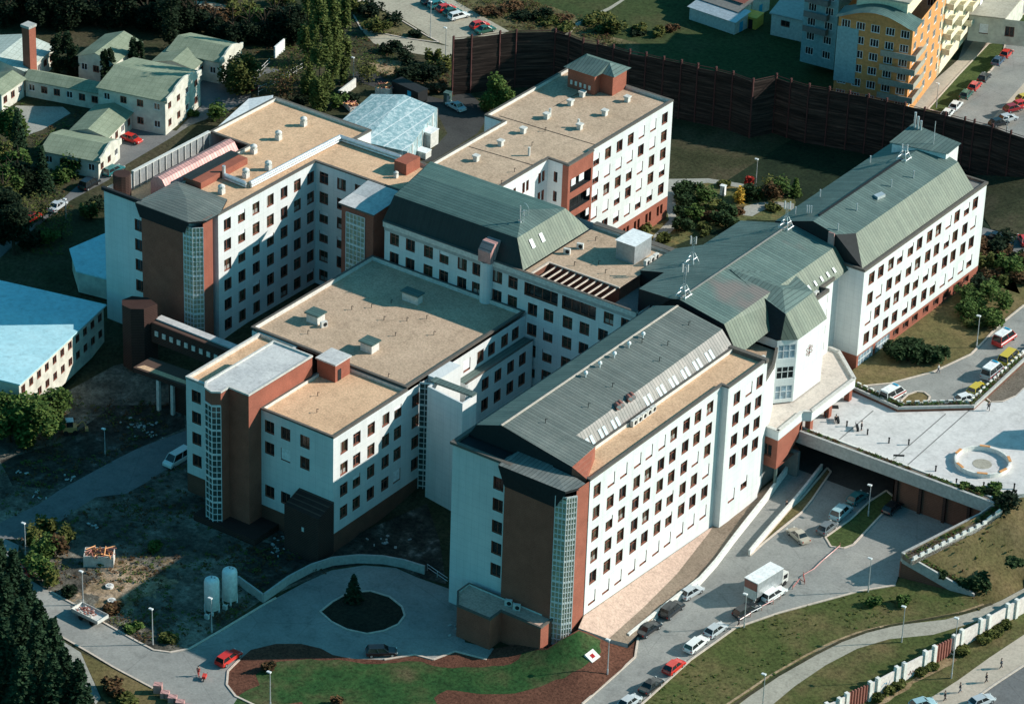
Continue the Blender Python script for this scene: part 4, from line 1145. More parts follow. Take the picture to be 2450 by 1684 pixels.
reg('back_road', 'asphalt_tan', pxs([(1, 1530, 10), (1, 1700, 20), (1, 1900, 75), (2, 300, 60), (2, 300, 110), (1, 1900, 125), (1, 1700, 80), (1, 1560, 50)]))
reg('yard', 'asphalt', pxs([(1, 1560, 640), (1, 1750, 620), (1, 2050, 600), (1, 2230, 560), (2, 60, 520), (2, 130, 520), (2, 0, 740), (1, 1990, 780), (1, 1830, 870), (1, 1500, 1000), (1, 1350, 1100), (1, 980, 1320), (1, 860, 1430), (1, 560, 1592), (5, 0, 720), (5, -100, 760), (5, -100, 650), (5, 300, 430), (5, 600, 160), (1, 700, 1420), (1, 900, 1100), (1, 1100, 1000), (1, 1400, 1040), (1, 1600, 840)]))
reg('yard', 'path_grey', pxs([(1, 0, 900), (1, 130, 840), (1, 500, 850), (1, 560, 900), (1, 340, 1030), (1, 200, 1080), (1, 60, 1000)]))
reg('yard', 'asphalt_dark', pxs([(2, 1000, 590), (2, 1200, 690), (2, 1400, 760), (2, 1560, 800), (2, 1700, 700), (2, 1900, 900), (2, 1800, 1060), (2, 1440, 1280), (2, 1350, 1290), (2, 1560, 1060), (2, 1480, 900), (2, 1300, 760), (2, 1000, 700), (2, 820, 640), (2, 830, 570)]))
reg('bare_ground', 'dirt_pale', pxs([(2, 930, 500), (2, 1050, 470), (2, 1200, 490), (2, 1180, 560), (2, 1100, 610), (2, 1000, 570)]))
# street beside the flats
reg('street', 'asphalt_light', pxs([(4, 1900, 40), (4, 2322, -100), (4, 2600, -100), (4, 2600, 900), (4, 2322, 1130), (4, 2000, 1010), (4, 1700, 910), (4, 1440, 840), (4, 1440, 780), (4, 1800, 480), (4, 1900, 180)]))
reg('verge', 'grass_green2', pxs([(4, 1560, 870), (4, 1700, 905), (4, 2070, 550), (4, 2160, 420), (4, 2170, 360), (4, 2110, 335), (4, 2040, 350), (4, 1800, 600)]), kerb='kerb_stone')
reg('pavement', 'pavement_tan', pxs([(4, 1390, 850), (4, 1560, 870), (4, 1800, 600), (4, 2040, 350), (4, 1960, 270), (4, 1840, 440), (4, 1500, 740)]))
reg('verge', 'grass_green2', pxs([(4, 2180, 245), (4, 2322, 110), (4, 2450, 60), (4, 2450, 220), (4, 2322, 240)]), kerb='kerb_stone')
reg('pavement', 'pavement_tan', pxs([(4, 2020, 1000), (4, 2322, 660), (4, 2600, 400), (4, 2600, 520), (4, 2322, 780), (4, 2090, 1000)]))
# south west waste ground
reg('waste_ground', 'rubble_ground', pxs([(11, 480, 1230), (11, 100, 1200), (11, 0, 1000), (11, 500, 850), (11, 900, 560), (11, 1450, 560), (11, 1470, 740), (11, 1100, 900), (11, 900, 1000)]))
reg('footpath', 'path_grey', pxs([(15, 480, 1080), (15, 560, 1130), (15, 640, 1180), (15, 800, 1540), (15, 760, 1592), (15, 560, 1300)]))
reg('verge', 'grass_dry', pxs([(15, 640, 1180), (15, 900, 1310), (15, 1210, 1475), (15, 1500, 1650), (15, 1300, 1750), (15, 860, 1592), (15, 800, 1520)]))
reg('courtyard', 'rubble_ground', pxs([(16, 640, 520), (16, 900, 480), (16, 1150, 500), (16, 1330, 585), (16, 1550, 640), (16, 1500, 300), (16, 1400, 0), (16, 600, 350), (16, 0, 300), (15, 1900, 590), (16, 95, 730)]))

mottled('ground_rough', [(.25, (.025, .030, .014)), (.45, (.045, .048, .024)), (.6, (.075, .064, .038)), (.75, (.035, .045, .018))], .09, fine=1.6, fine_amt=.45, bump=.6)
mottled('scrub_ground', [(.25, (.07, .065, .03)), (.5, (.13, .115, .055)), (.7, (.20, .16, .09))], .15, fine=1.4, fine_amt=.5, bump=.6)
mottled('grass_green', [(.3, (.018, .062, .020)), (.45, (.030, .078, .024)), (.56, (.055, .08, .03)), (.68, (.10, .085, .045)), (.8, (.05, .07, .025))], .14, fine=1.9, fine_amt=.5, bump=.4)
mottled('grass_green2', [(.3, (.05, .078, .025)), (.6, (.08, .105, .035)), (.75, (.13, .12, .05))], .25, fine=2.2, fine_amt=.4, bump=.4)
mottled('grass_east', [(.25, (.055, .078, .022)), (.45, (.08, .095, .03)), (.6, (.125, .11, .045)), (.78, (.18, .125, .06))], .11, fine=1.9, fine_amt=.45, bump=.5)
mottled('grass_dry', [(.25, (.09, .09, .034)), (.5, (.15, .12, .052)), (.75, (.22, .155, .08))], .14, fine=2.1, fine_amt=.38, bump=.5)
mottled('grass_field', [(.25, (.035, .055, .020)), (.5, (.05, .07, .025)), (.75, (.085, .075, .035))], .05, fine=1.2, fine_amt=.4, bump=.5)
mottled('garden_green', [(.25, (.07, .09, .03)), (.5, (.12, .12, .05)), (.75, (.24, .15, .06))], .25, fine=1.6, fine_amt=.5, bump=.5)
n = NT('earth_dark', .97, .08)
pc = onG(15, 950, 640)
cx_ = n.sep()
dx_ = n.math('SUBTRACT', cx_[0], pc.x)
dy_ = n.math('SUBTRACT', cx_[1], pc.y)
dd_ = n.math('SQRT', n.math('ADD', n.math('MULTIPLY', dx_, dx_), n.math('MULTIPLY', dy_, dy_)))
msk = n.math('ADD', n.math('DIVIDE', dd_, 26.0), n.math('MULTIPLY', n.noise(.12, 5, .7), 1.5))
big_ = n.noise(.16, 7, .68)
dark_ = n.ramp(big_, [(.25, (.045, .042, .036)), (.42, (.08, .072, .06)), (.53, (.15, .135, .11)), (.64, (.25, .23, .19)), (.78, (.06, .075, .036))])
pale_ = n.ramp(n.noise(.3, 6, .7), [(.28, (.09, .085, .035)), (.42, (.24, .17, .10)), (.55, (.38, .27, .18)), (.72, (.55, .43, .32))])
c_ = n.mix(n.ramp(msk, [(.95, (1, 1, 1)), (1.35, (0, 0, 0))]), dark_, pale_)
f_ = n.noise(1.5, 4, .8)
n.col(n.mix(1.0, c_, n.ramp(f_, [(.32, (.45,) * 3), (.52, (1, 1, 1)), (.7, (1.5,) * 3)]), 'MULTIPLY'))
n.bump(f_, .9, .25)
mottled('grass_shade', [(.3, (.012, .022, .012)), (.7, (.024, .036, .018))], .2, fine=1.6, fine_amt=.4)  # shadow between the two wings is put into this grass colour
mottled('mulch', [(.3, (.10, .042, .028)), (.7, (.15, .065, .042))], .3, fine=3.0, fine_amt=.5, bump=.6)
mottled('mulch_dark', [(.3, (.022, .022, .016)), (.7, (.04, .036, .024))], .3, fine=3.0, fine_amt=.5, bump=.6)
mottled('soil_brown', [(.3, (.15, .12, .095)), (.7, (.21, .175, .14))], .3, fine=3.0, fine_amt=.4, bump=.6)
mottled('asphalt', [(.3, (.15, .15, .15)), (.7, (.20, .195, .19))], .13, fine=3.0, fine_amt=.16, cracks=True)
mottled('asphalt_light', [(.3, (.255, .25, .235)), (.5, (.295, .29, .27)), (.7, (.35, .34, .315))], .09, fine=3.0, fine_amt=.16, cracks=True)
mottled('asphalt_tan', [(.3, (.36, .32, .25)), (.7, (.46, .41, .32))], .09, fine=2.0, fine_amt=.2)
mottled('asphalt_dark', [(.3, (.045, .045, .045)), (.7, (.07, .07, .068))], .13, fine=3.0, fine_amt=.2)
mottled('path_tan', [(.3, (.34, .315, .26)), (.7, (.42, .385, .32))], .2, fine=2.6, fine_amt=.18)
mottled('path_grey', [(.3, (.28, .275, .25)), (.7, (.40, .385, .34))], .2, fine=2.6, fine_amt=.2)
mottled('pavement_tan', [(.3, (.47, .40, .32)), (.7, (.56, .47, .38))], .2, fine=2.6, fine_amt=.14)
mottled('dirt_pale', [(.25, (.16, .12, .06)), (.45, (.30, .21, .12)), (.7, (.47, .34, .22))], .16, fine=1.8, fine_amt=.45, bump=.5)
mottled('rubble_ground', [(.3, (.028, .025, .022)), (.5, (.05, .044, .036)), (.62, (.085, .078, .066)), (.74, (.24, .23, .21))], .35, fine=1.6, fine_amt=.5, bump=.6)
mottled('plaza_slab', [(.3, (.55, .525, .51)), (.7, (.66, .63, .61))], .12, fine=1.7, fine_amt=.10)

regs = G['list']
rj = random.Random(77)
for R_ in regs:         # ragged edges where planting meets soil
    if R_['mat'] in ('grass_green', 'dirt_pale', 'garden_green', 'scrub_ground', 'grass_field') and R_['kerb'] is None:
        out = []
        pl_ = R_['poly']
        for i in range(len(pl_)):
            a, b = Vector(pl_[i]), Vector(pl_[(i + 1) % len(pl_)])
            k_ = max(1, min(40, int((b - a).length / 1.3)))
            for t in range(k_):
                p = a.lerp(b, t / k_)
                j_ = .28 if t else .1
                out.append((p.x + rj.uniform(-j_, j_), p.y + rj.uniform(-j_, j_)))
        R_['poly'] = out
verts, edges = [], []
for R_ in regs:
    k = len(verts)
    verts += [Vector(p) for p in R_['poly']]
    n = len(R_['poly'])
    edges += [(k + i, k + (i + 1) % n) for i in range(n)]
k = len(verts)
verts += [Vector(p) for p in ((BX0, BY0), (BX1, BY0), (BX1, BY1), (BX0, BY1))]
edges += [(k, k + 1), (k + 1, k + 2), (k + 2, k + 3), (k + 3, k)]
inx = lambda v: BX0 < v.x < BX1 and BY0 < v.y < BY1
rr = random.Random(5)
x = BX0 + 2
while x < BX1:
    y = BY0 + 2
    near = -110 < x < 130
    while y < BY1:
        st = 3.2 if near and -90 < y < 110 else 9
        verts.append(Vector((x + rr.uniform(-.4, .4), y + rr.uniform(-.4, .4))))
        y += st
    x += 3.2 if near else 9
cv, ce, cf, _, _, _ = delaunay_2d_cdt(verts, edges, [], 0, 1e-4)
buckets = {}
for f in cf:
    c = ((cv[f[0]] + cv[f[1]] + cv[f[2]]) / 3)
    if not (BX0 < c.x < BX1 and BY0 < c.y < BY1): continue
    hit = -1
    for i in range(len(regs) - 1, -1, -1):
        if inpoly((c.x, c.y), regs[i]['poly']):
            hit = i
            break
    buckets.setdefault(hit, []).append(f)
def region_z(i, x, y):
    return (regs[i]['g'] if i >= 0 else g0)(x, y)
def ground_z(x, y):
    for i in range(len(regs) - 1, -1, -1):
        if inpoly((x, y), regs[i]['poly']):
            return regs[i]['g'](x, y)
    return g0(x, y)
for i, fs in buckets.items():
    idx, vs, ff = {}, [], []
    for f in fs:
        t = []
        for a in f:
            if a not in idx:
                idx[a] = len(vs)
                p = cv[a]
                vs.append((p.x, p.y, region_z(i, p.x, p.y)))
            t.append(idx[a])
        ff.append(tuple(t))
    nm = regs[i]['name'] if i >= 0 else 'ground'
    me = bpy.data.meshes.new(nm)
    me.from_pydata(vs, [], ff)
    me.materials.append(MATS[regs[i]['mat'] if i >= 0 else 'ground_rough'])
    for p in me.polygons: p.use_smooth = True
    o = bpy.data.objects.new(nm, me)
    C.objects.link(o)
    o['kind'] = 'structure'
# banks that close the raised ground off against the lower land
m = MB()
def bank(poly, idx, g):
    for i in idx:
        a, b = Vector(poly[i]), Vector(poly[(i + 1) % len(poly)])
        k_ = max(1, int((b - a).length / 4))
        for t in range(k_):
            p, q_ = a.lerp(b, t / k_), a.lerp(b, (t + 1) / k_)
            m.face([(p.x, p.y, -7), (q_.x, q_.y, -7), (q_.x, q_.y, g(*q_)), (p.x, p.y, g(*p))])
bank(hill, range(3, len(hill)), gH)
bank(raised, range(5, len(raised) - 1), gU)
m.build('earth_bank', 'grass_dry')['kind'] = 'structure'
m = MB()
bank(near_, range(len(near_) - 1), gT)
bank(WL, range(len(WL) - 1), gT)
m.build('forecourt_edge', 'concrete')['kind'] = 'structure'
# far ground to the horizon
MB().face([(-4000, -4000, -6), (4000, -4000, -6), (4000, 6000, -6), (-4000, 6000, -6)]).build('far_ground', 'ground_rough')['kind'] = 'structure'
# kerbs
def strip(pts, w_, h, g, name, mat, closed=False, off=0.0):
    m = MB()
    n = len(pts)
    for i in range(n if closed else n - 1):
        a, b = Vector(pts[i]), Vector(pts[(i + 1) % n])
        L = (b - a).length
        if L < .05: continue
        d = (b - a) / L
        q = Vector((-d.y, d.x)) * w_ / 2
        st = max(1, int(L / 5))
        for s_ in range(st):
            p, r_ = a + d * (L * s_ / st), a + d * (L * (s_ + 1) / st)
            za, zb = g(p.x, p.y), g(r_.x, r_.y)
            m.prism([tuple(p - q), tuple(r_ - q), tuple(r_ + q), tuple(p + q)], [za - .2, zb - .2, zb - .2, za - .2], [za + h, zb + h, zb + h, za + h])
    o = m.build(name, mat)
    return o
for R_ in regs:
    if R_['kerb']:
        strip(R_['poly'], .28, .13, R_['g'], 'kerb', R_['kerb'], True)['kind'] = 'structure'
for ln in ([(15, 400, 700), (15, 640, 830), (15, 830, 950), (15, 1060, 1080), (15, 1220, 1165), (15, 1350, 1182), (15, 1500, 1155), (15, 1750, 1010), (15, 2100, 800), (16, 200, 750)],
           [(17, 640, 1592), (17, 850, 1410), (17, 1060, 1220), (17, 1085, 1060)], [(17, 1110, 1595), (17, 1500, 1242), (17, 1880, 970), (18, 0, 1000), (18, 370, 872), (18, 870, 737), (18, 1000, 700), (18, 1300, 650)],
           [(15, 1210, 1465), (15, 900, 1300), (15, 700, 1180), (15, 490, 1060)], [(18, 1870, 1592), (18, 2100, 1430), (18, 2322, 1285)],
           [(15, 1900, 1240), (15, 1810, 1330), (15, 1800, 1440), (15, 1870, 1530), (15, 2060, 1620)], [(16, 1060, 1240), (16, 1300, 1200), (16, 1450, 1240), (16, 1620, 1175), (16, 1870, 1240)]):
    strip(pxs(ln), .3, .13, g0, 'kerb', 'kerb_stone')['kind'] = 'structure'
strip([tuple(at(14, x, y, UP)[:2]) for x, y in ((1000, 415), (1260, 390), (1600, 300), (1900, 160), (2000, 60), (2110, -60), (2322, -230))], .3, .13, gU, 'kerb', 'kerb_stone')['kind'] = 'structure'

# ---------------------------------------------------------------- plaza deck, its beam and side walls
pl = [(at(14, 530, 770, 5.2).x, DY), (A_.x, DY), tuple(at(14, 2250, 1270, 5.2)[:2]), tuple(at(14, 2322, 1262, 5.2)[:2]), tuple(at(14, 2700, 1200, 5.2)[:2]), tuple(at(14, 2700, 460, 5.2)[:2]), tuple(at(14, 2322, 430, 5.2)[:2]), tuple(at(14, 2260, 490, 5.2)[:2]), tuple(at(14, 2150, 538, 5.2)[:2]), tuple(at(14, 2040, 542, 5.2)[:2]), tuple(at(14, 1985, 510, 5.2)[:2]), tuple(at(14, 1920, 590, 5.2)[:2]), tuple(at(14, 1320, 606, 5.2)[:2]), tuple(at(14, 945, 430, 5.2)[:2]), (51, 16)]
pl = pl + [(51, DY + 2)]
m = MB().mat(0).prism(pl, 4.2, 5.2)
m.build('plaza', ['plaza_slab'])['kind'] = 'structure'
w = wing((72, DY, 5), 'long concrete deck beam carrying a planted box along the edge of the plaza above the underpass', name='deck_beam', cat='beam', group=None)
x0, x1 = pl[0][0] - 1.2, A_.x
MB().prism([(x0, DY - .5), (x1, DY - .5), (x1, DY - .05), (x0, DY - .05)], 3.6, 5.75).build('beam', 'concrete', w)
MB().prism([(x0, DY + .9), (x1 - 1, DY + .9), (x1 - 1, DY + 1.2), (x0, DY + 1.2)], 5.2, 5.7).build('inner_kerb', 'concrete_white', w)
MB().prism([(x0, DY - .05), (x1 - 1, DY - .05), (x1 - 1, DY + .9), (x0, DY + .9)], 5.2, 5.55).build('planting_soil', 'soil_brown', w)
settle(w)
w = wing((80, DY + 1, -2), 'brown brick wall below the plaza deck at the right of the underpass mouth', name='retaining_wall', cat='wall', group=None)
MB().prism([(71.6, DY + 1.0), (A_.x + .2, DY + 1.0), (A_.x + .2, DY + 1.4), (71.6, DY + 1.4)], -2.6, 3.7).build('brick_face', 'shaded_brick', w)
m = MB()
for i in range(5):
    m.box(72.0 + i * 4.2, DY + .6, -2.6, 72.5 + i * 4.2, DY + 1.0, 3.7)
m.build('pier', 'dark_brick', w)
MB().box(71.6, DY + 1.0, -2.6, 72.0, 16, 4.2).box(51.0, 15.8, -2.6, 72, 16.2, 4.2).build('tunnel_wall', 'concrete_dark', w)
settle(w)

def planter_wall(pts, zt, zb, width, name, label, group='planter walls', outer_brick=True, hh=.9, seed=1, cren=True):
    """retaining wall with coping, soil box and white crenellated block edge; zt, zb: lists of top and bottom heights"""
    w = wing((*pts[0], zb[0]), label, name, 'planter wall', group)
    mo, mi, so, mb_ = MB(), MB(), MB(), MB()
    n = len(pts)
    for i in range(n - 1):
        a, b = Vector(pts[i]), Vector(pts[i + 1])
        L = (b - a).length
        d = (b - a) / L
        q = Vector((-d.y, d.x))
        za, zb_ = zt[i], zt[i + 1]
        ga, gb = zb[i], zb[i + 1]
        def seg(m, o0, o1, lo0, lo1, hi0, hi1):
            m.prism([tuple(a + q * o0), tuple(b + q * o0), tuple(b + q * o1), tuple(a + q * o1)], [lo0, lo1, lo1, lo0], [hi0, hi1, hi1, hi0])
        if outer_brick:
            seg(mb_, .06, .4, ga - .5, gb - .5, za - hh, zb_ - hh)
        seg(mo, 0, .34, za - hh, zb_ - hh, za, zb_)
        seg(so, .34, width - .25, za - 1.0, zb_ - 1.0, za - .2, zb_ - .2)
        if cren:
            seg(mi, width - .25, width, za - 1.0, zb_ - 1.0, za - .15, zb_ - .15)
            k = int(L / 1.25)
            for j in range(k):
                t0, t1 = (j + .2) / k, (j + .75) / k
                p, r_ = a + (b - a) * t0, a + (b - a) * t1
                z0_, z1_ = za + (zb_ - za) * t0, za + (zb_ - za) * t1
                mi.prism([tuple(p + q * (width - .27)), tuple(r_ + q * (width - .27)), tuple(r_ + q * (width + .02)), tuple(p + q * (width + .02))], [z0_ - .3, z1_ - .3, z1_ - .3, z0_ - .3], [z0_ + .3, z1_ + .3, z1_ + .3, z0_ + .3])
    if mb_.v: mb_.build('brick_face', 'shaded_brick', w)
    mo.build('coping', 'concrete', w)
    so.build('planting_soil', 'soil_brown', w)
    if mi.v: mi.build('block_edge', 'concrete_white', w)
    settle(w)
    return w
# facing left-hand side of travel = planting side; brick on the right hand
P1 = [tuple(A_[:2]), tuple(at(18, 1970, 70, 4.4)[:2]), tuple(B_[:2])]
planter_wall(P1[::-1], [2.2, 4.0, 5.7], [-2.8, -2.4, -2.2], -1.9, 'planter_wall', 'curved planter wall with white block edge beside the underpass road', hh=1.5)
planter_wall([tuple(B_[:2]), tuple(C_[:2])], [2.2, -1.6], [-3.2, -3.6], 1.5, 'planter_wall', 'brick retaining wall with a sloping concrete coping ending in the lawn', cren=False, hh=1.7)
q = [tuple(at(14, x, y, 5.6)[:2]) for x, y in ((945, 432), (1200, 545), (1320, 600), (1920, 585))]
planter_wall(q, [6.1, 6.1, 6.1, 6.1], [5.2] * 4, 1.5, 'planter_wall', 'low brick planter wall with white blocks between the plaza and the driveway', hh=.45)
q = [tuple(at(14, x, y, 5.6)[:2]) for x, y in ((1925, 585), (2322, 215), (2700, -140))]
planter_wall(q, [6.0] * 3, [5.0] * 3, 1.3, 'planter_wall', 'planter wall with white blocks and shrubs running beside the yellow cars', hh=.5)
mottled('shade_blue_roof', [(.3, (.38, .64, .71)), (.7, (.46, .71, .77))], .2, rough=.6, fine=1.2, fine_amt=.1)  # white roof with the blue of its shade put into the colour
# ================================================================== neighbouring buildings
def house(LF, RF, RB, ez, rz, axis, label, roofm='pavilion_roof', wallm='plaster', zg=None, group='green roofed pavilions', wins=True, name='pavilion', over=.35, rows=1, gable_trim=True, cat='building'):
    rz = ez + (rz - ez) * .52
    a, b, c = at(*LF, ez), at(*RF, ez), at(*RB, ez)
    u = (b - a)
    u.z = 0
    U_ = u.length
    u.normalize()
    v = Vector((-u.y, u.x, 0))
    V_ = (c - b).dot(v)
    z0 = (g0(b.x, b.y) if zg is None else zg) - .4
    w = wing((b.x, b.y, z0 + .4), label, name, cat, group)
    Q = lambda s, t, z: (b.x - u.x * s + v.x * t, b.y - u.y * s + v.y * t, z)
    corners = [Q(U_, 0, 0)[:2], Q(0, 0, 0)[:2], Q(0, V_, 0)[:2], Q(U_, V_, 0)[:2]]
    m = MB().mat(0)
    hgt = ez - z0 - .4
    wn = {}
    if wins:
        for k, L in ((0, U_), (1, V_)):
            n_ = max(1, int(L / (2.9 if rows > 1 else 2.3)))
            wn[k] = [(L * (i + .5) / n_, z0 + .4 + hgt * (r_ + .55) / rows, 'smallb' if (i + k) % 3 else 'small') for i in range(n_) for r_ in range(rows)]
    for k in range(4):
        wall_edge(m, w, corners[k], corners[(k + 1) % 4], z0, ez, wn.get(k, []))
    if axis == 'u':
        R1_, R2_ = Q(U_, V_ / 2, rz), Q(0, V_ / 2, rz)
        m.face([Q(0, 0, ez), Q(0, V_, ez), R2_]).face([Q(U_, V_, ez), Q(U_, 0, ez), R1_])
    else:
        R1_, R2_ = Q(U_ / 2, 0, rz), Q(U_ / 2, V_, rz)
        m.face([Q(U_, 0, ez), Q(0, 0, ez), R1_]).face([Q(0, V_, ez), Q(U_, V_, ez), R2_])
    m.build('wall', wallm, w)
    o = over
    r = MB()
    if axis == 'u':
        q1, q2 = Q(U_ + o, V_ / 2, rz + .12), Q(-o, V_ / 2, rz + .12)
        sl = (rz - ez) / (V_ / 2) * o
        r.face([Q(U_ + o, -o, ez - sl), Q(-o, -o, ez - sl), q2, q1]).face([Q(-o, V_ + o, ez - sl), Q(U_ + o, V_ + o, ez - sl), q1, q2])
        r.face([Q(U_ + o, -o, ez - sl - .15), Q(-o, -o, ez - sl - .15), Q(-o, -o, ez - sl), Q(U_ + o, -o, ez - sl)])
    else:
        q1, q2 = Q(U_ / 2, -o, rz + .12), Q(U_ / 2, V_ + o, rz + .12)
        sl = (rz - ez) / (U_ / 2) * o
        r.face([Q(U_ + o, -o, ez - sl), q1, q2, Q(U_ + o, V_ + o, ez - sl)]).face([q1, Q(-o, -o, ez - sl), Q(-o, V_ + o, ez - sl), q2])
        r.face([Q(-o, -o, ez - sl - .15), Q(-o, V_ + o, ez - sl - .15), Q(-o, V_ + o, ez - sl), Q(-o, -o, ez - sl)])
    r.build('roof', roofm, w)
    if gable_trim and axis == 'u':
        m = MB()
        pr = [(0, ez - .6), (0, ez + .5), (V_ * .18, ez + .75), (V_ * .25, ez + (rz - ez) * .75 + .3), (V_ / 2, rz + .6), (V_ * .75, ez + (rz - ez) * .75 + .3), (V_ * .82, ez + .75), (V_, ez + .5), (V_, ez - .6)]
        m.face([Q(-.42, t, z) for t, z in pr])
        m.face([Q(-.1, t, z) for t, z in pr][::-1])
        for i in range(len(pr)):
            (t0, z0_), (t1, z1_) = pr[i - 1], pr[i]
            m.face([Q(-.42, t1, z1_), Q(-.42, t0, z0_), Q(-.1, t0, z0_), Q(-.1, t1, z1_)])
        m.build('gable_parapet', wallm, w)
    settle(w)
    return w
plain('plaster', (.60, .58, .50), .9, .15, var=.22, sc=.7)
def rib_roof(name, c1, c2, sp=1.1):
    n = NT(name, .7, .2)
    x, y, z = n.sep()
    u = n.math('ADD', n.math('MULTIPLY', x, .95), n.math('MULTIPLY', y, .32))
    v = n.math('ADD', n.math('MULTIPLY', y, .95), n.math('MULTIPLY', x, -.32))
    ln = n.math('MAXIMUM', n.math('LESS_THAN', n.math('FRACT', n.math('DIVIDE', u, sp)), .1), n.math('LESS_THAN', n.math('FRACT', n.math('DIVIDE', v, sp * 1.2)), .1))
    base = n.ramp(n.noise(.25, 5, .7), [(.32, c1), (.68, c2)])
    base = n.mix(1.0, base, n.ramp(n.noise(5, 3), [(.35, (.85,) * 3), (.65, (1.12,) * 3)]), 'MULTIPLY')
    n.col(n.mix(n.math('MULTIPLY', ln, .35), base, (.12, .14, .08)))
    return n.m
rib_roof('pavilion_roof', (.20, .235, .165), (.30, .335, .24))
rib_roof('pavilion_roof_pale', (.42, .47, .42), (.58, .62, .56))
plain('yellow_wall', (.64, .29, .10), .85)
plain('turquoise_wall', (.26, .42, .44), .85)
plain('cream_wall', (.74, .66, .48), .85)
plain('blue_sheet', (.02, .38, .62), .5)
plain('container_yellow', (.72, .47, .08), .6)
n = NT('boards_dark', .9, .1)
vm = n.t.nodes.new('ShaderNodeVectorMath')
vm.operation = 'MULTIPLY'
n.t.links.new(n.pos, vm.inputs[0])
vm.inputs[1].default_value = (.12, .12, 2.4)
n.col(n.ramp(n.noise(1.0, 5, .75, vm.outputs[0]), [(.36, (.014, .011, .010)), (.5, (.035, .025, .022)), (.66, (.085, .06, .05))]))
plain('post_red', (.07, .022, .02), .8)
H = house
H((1, 780, 690), (1, 1310, 800), (1, 1600, 570), 7.0, 9.6, 'u', 'two storey white pavilion with green roof and curved gable, biggest of the green roofed ones', rows=2)
H((1, 330, 1190), (1, 780, 1275), (1, 975, 1120), 3.6, 5.8, 'u', 'single storey green roofed pavilion with white gable beside the parked teal car')
H((1, 560, 1035), (1, 850, 1085), (1, 1085, 895), 3.4, 5.2, 'v', 'low green roofed link wing with pilasters between two white pavilions', gable_trim=False)
H((1, 200, 625), (1, 800, 738), (1, 880, 668), 3.6, 5.2, 'u', 'long low green roofed wing with a row of pilasters joining the chimney', gable_trim=False)
H((1, -180, 700), (1, 10, 745), (1, 200, 625), 3.8, 5.4, 'v', 'green roofed wing with brick base at the left edge, below the chimney', gable_trim=False)
H((1, -260, 470), (1, 190, 560), (1, 440, 375), 4.2, 6.6, 'v', 'wide hall with pale patched roof behind the tall brick chimney', roofm='pavilion_roof_pale', gable_trim=False)
H((1, 620, 440), (1, 900, 500), (1, 1205, 352), 4.6, 7.0, 'v', 'green roofed pavilion behind the small cypresses, its blank gable facing left', gable_trim=False)
H((1, 1335, 400), (1, 1738, 490), (1, 1912, 352), 4.6, 6.8, 'u', 'green roofed pavilion with white windowed gable next to the round green tree')
H((1, 1215, 485), (1, 1530, 545), (1, 1690, 430), 4.2, 5.8, 'v', 'low green roofed wing running towards the biggest pavilion from behind', gable_trim=False)
# chimney
w = wing((*at(1, 240, 552, 3.5)[:2], 0), 'tall square brick chimney rising from the low green roofs', 'chimney', 'chimney', None)
x, y = w['foot'][:2]
MB().prism([(x - .9, y - .9), (x + .9, y - .9), (x + .9, y + .9), (x - .9, y + .9)], -.3, 12.2).build('shaft', 'brick', w)
MB().box(x - 1.05, y - 1.05, 12.2, x + 1.05, y + 1.05, 12.7).build('cap', 'concrete', w)
settle(w)

def slab_building(name, pts, z0, zs, label, wallm, roofm, wins=None, cat='building', group=None, ov=.4):
    """pts counter-clockwise corners, zs roof height per corner"""
    w = wing((*pts[0], z0), label, name, cat, group)
    m = MB()
    n = len(pts)
    zmin = min(zs)
    for k in range(n):
        wall_edge(m, w, pts[k], pts[(k + 1) % n], z0 - .4, zmin - .1, (wins or {}).get(k, []))
        a, b = pts[k], pts[(k + 1) % n]
        m.face([(*a, zmin - .1), (*b, zmin - .1), (*b, zs[(k + 1) % n]), (*a, zs[k])])
    m.build('wall', wallm, w)
    MB().prism(inset(pts, -ov), [z for z in zs], [z + .25 for z in zs]).build('roof', roofm, w)
    settle(w)
    return w
A1, A2, A3 = at(5, 820, 1105, 4.2), at(5, 230, 970, 4.2), at(11, 150, 395, 4.2)
dv = (A2 - A1)
A4 = A3 + dv * 1.6
A2 = A1 + dv * 1.6
pts = [tuple(p[:2]) for p in (A4, A3, A1, A2)]
L = math.dist(pts[1], pts[2])
L0 = math.dist(pts[0], pts[1])
slab_building('office_block', pts, -2.8, [4.2] * 4, 'two storey office block with a broad white flat roof half in shadow', 'plaster', 'shade_blue_roof',
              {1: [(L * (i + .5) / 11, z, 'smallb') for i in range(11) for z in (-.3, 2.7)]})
p1, p2 = at(5, 570, 660, 3.5), at(5, 620, 828, 3.5)
p3 = at(5, 900, 900, 3.5)
slab_building('workshop', [tuple(p2[:2]), tuple(p3[:2]), (p3.x + 4, p3.y + 18), (p1.x + 1, p1.y + 9), tuple(p1[:2])], 0, [3.5, 3.5, 3.5, 3.5, 3.5], 'low workshop with pale roof tucked against the blank end wall of the white wing', 'plaster', 'shade_blue_roof')
p1, p2, p3 = at(1, 1700, 1040, 5.5), at(1, 1985, 782, 5.5), at(1, 2150, 785, 5.5)
slab_building('workshop', [tuple(p1[:2]), (p1.x + 7, p1.y + 1), (p3.x + 3, p3.y - 4), tuple(p3[:2]), tuple(p2[:2])], 0, [5.0, 5.6, 5.8, 5.8, 5.0], 'narrow building with pale sloping roof behind the orange gravel roof', 'plaster', 'white_paint')

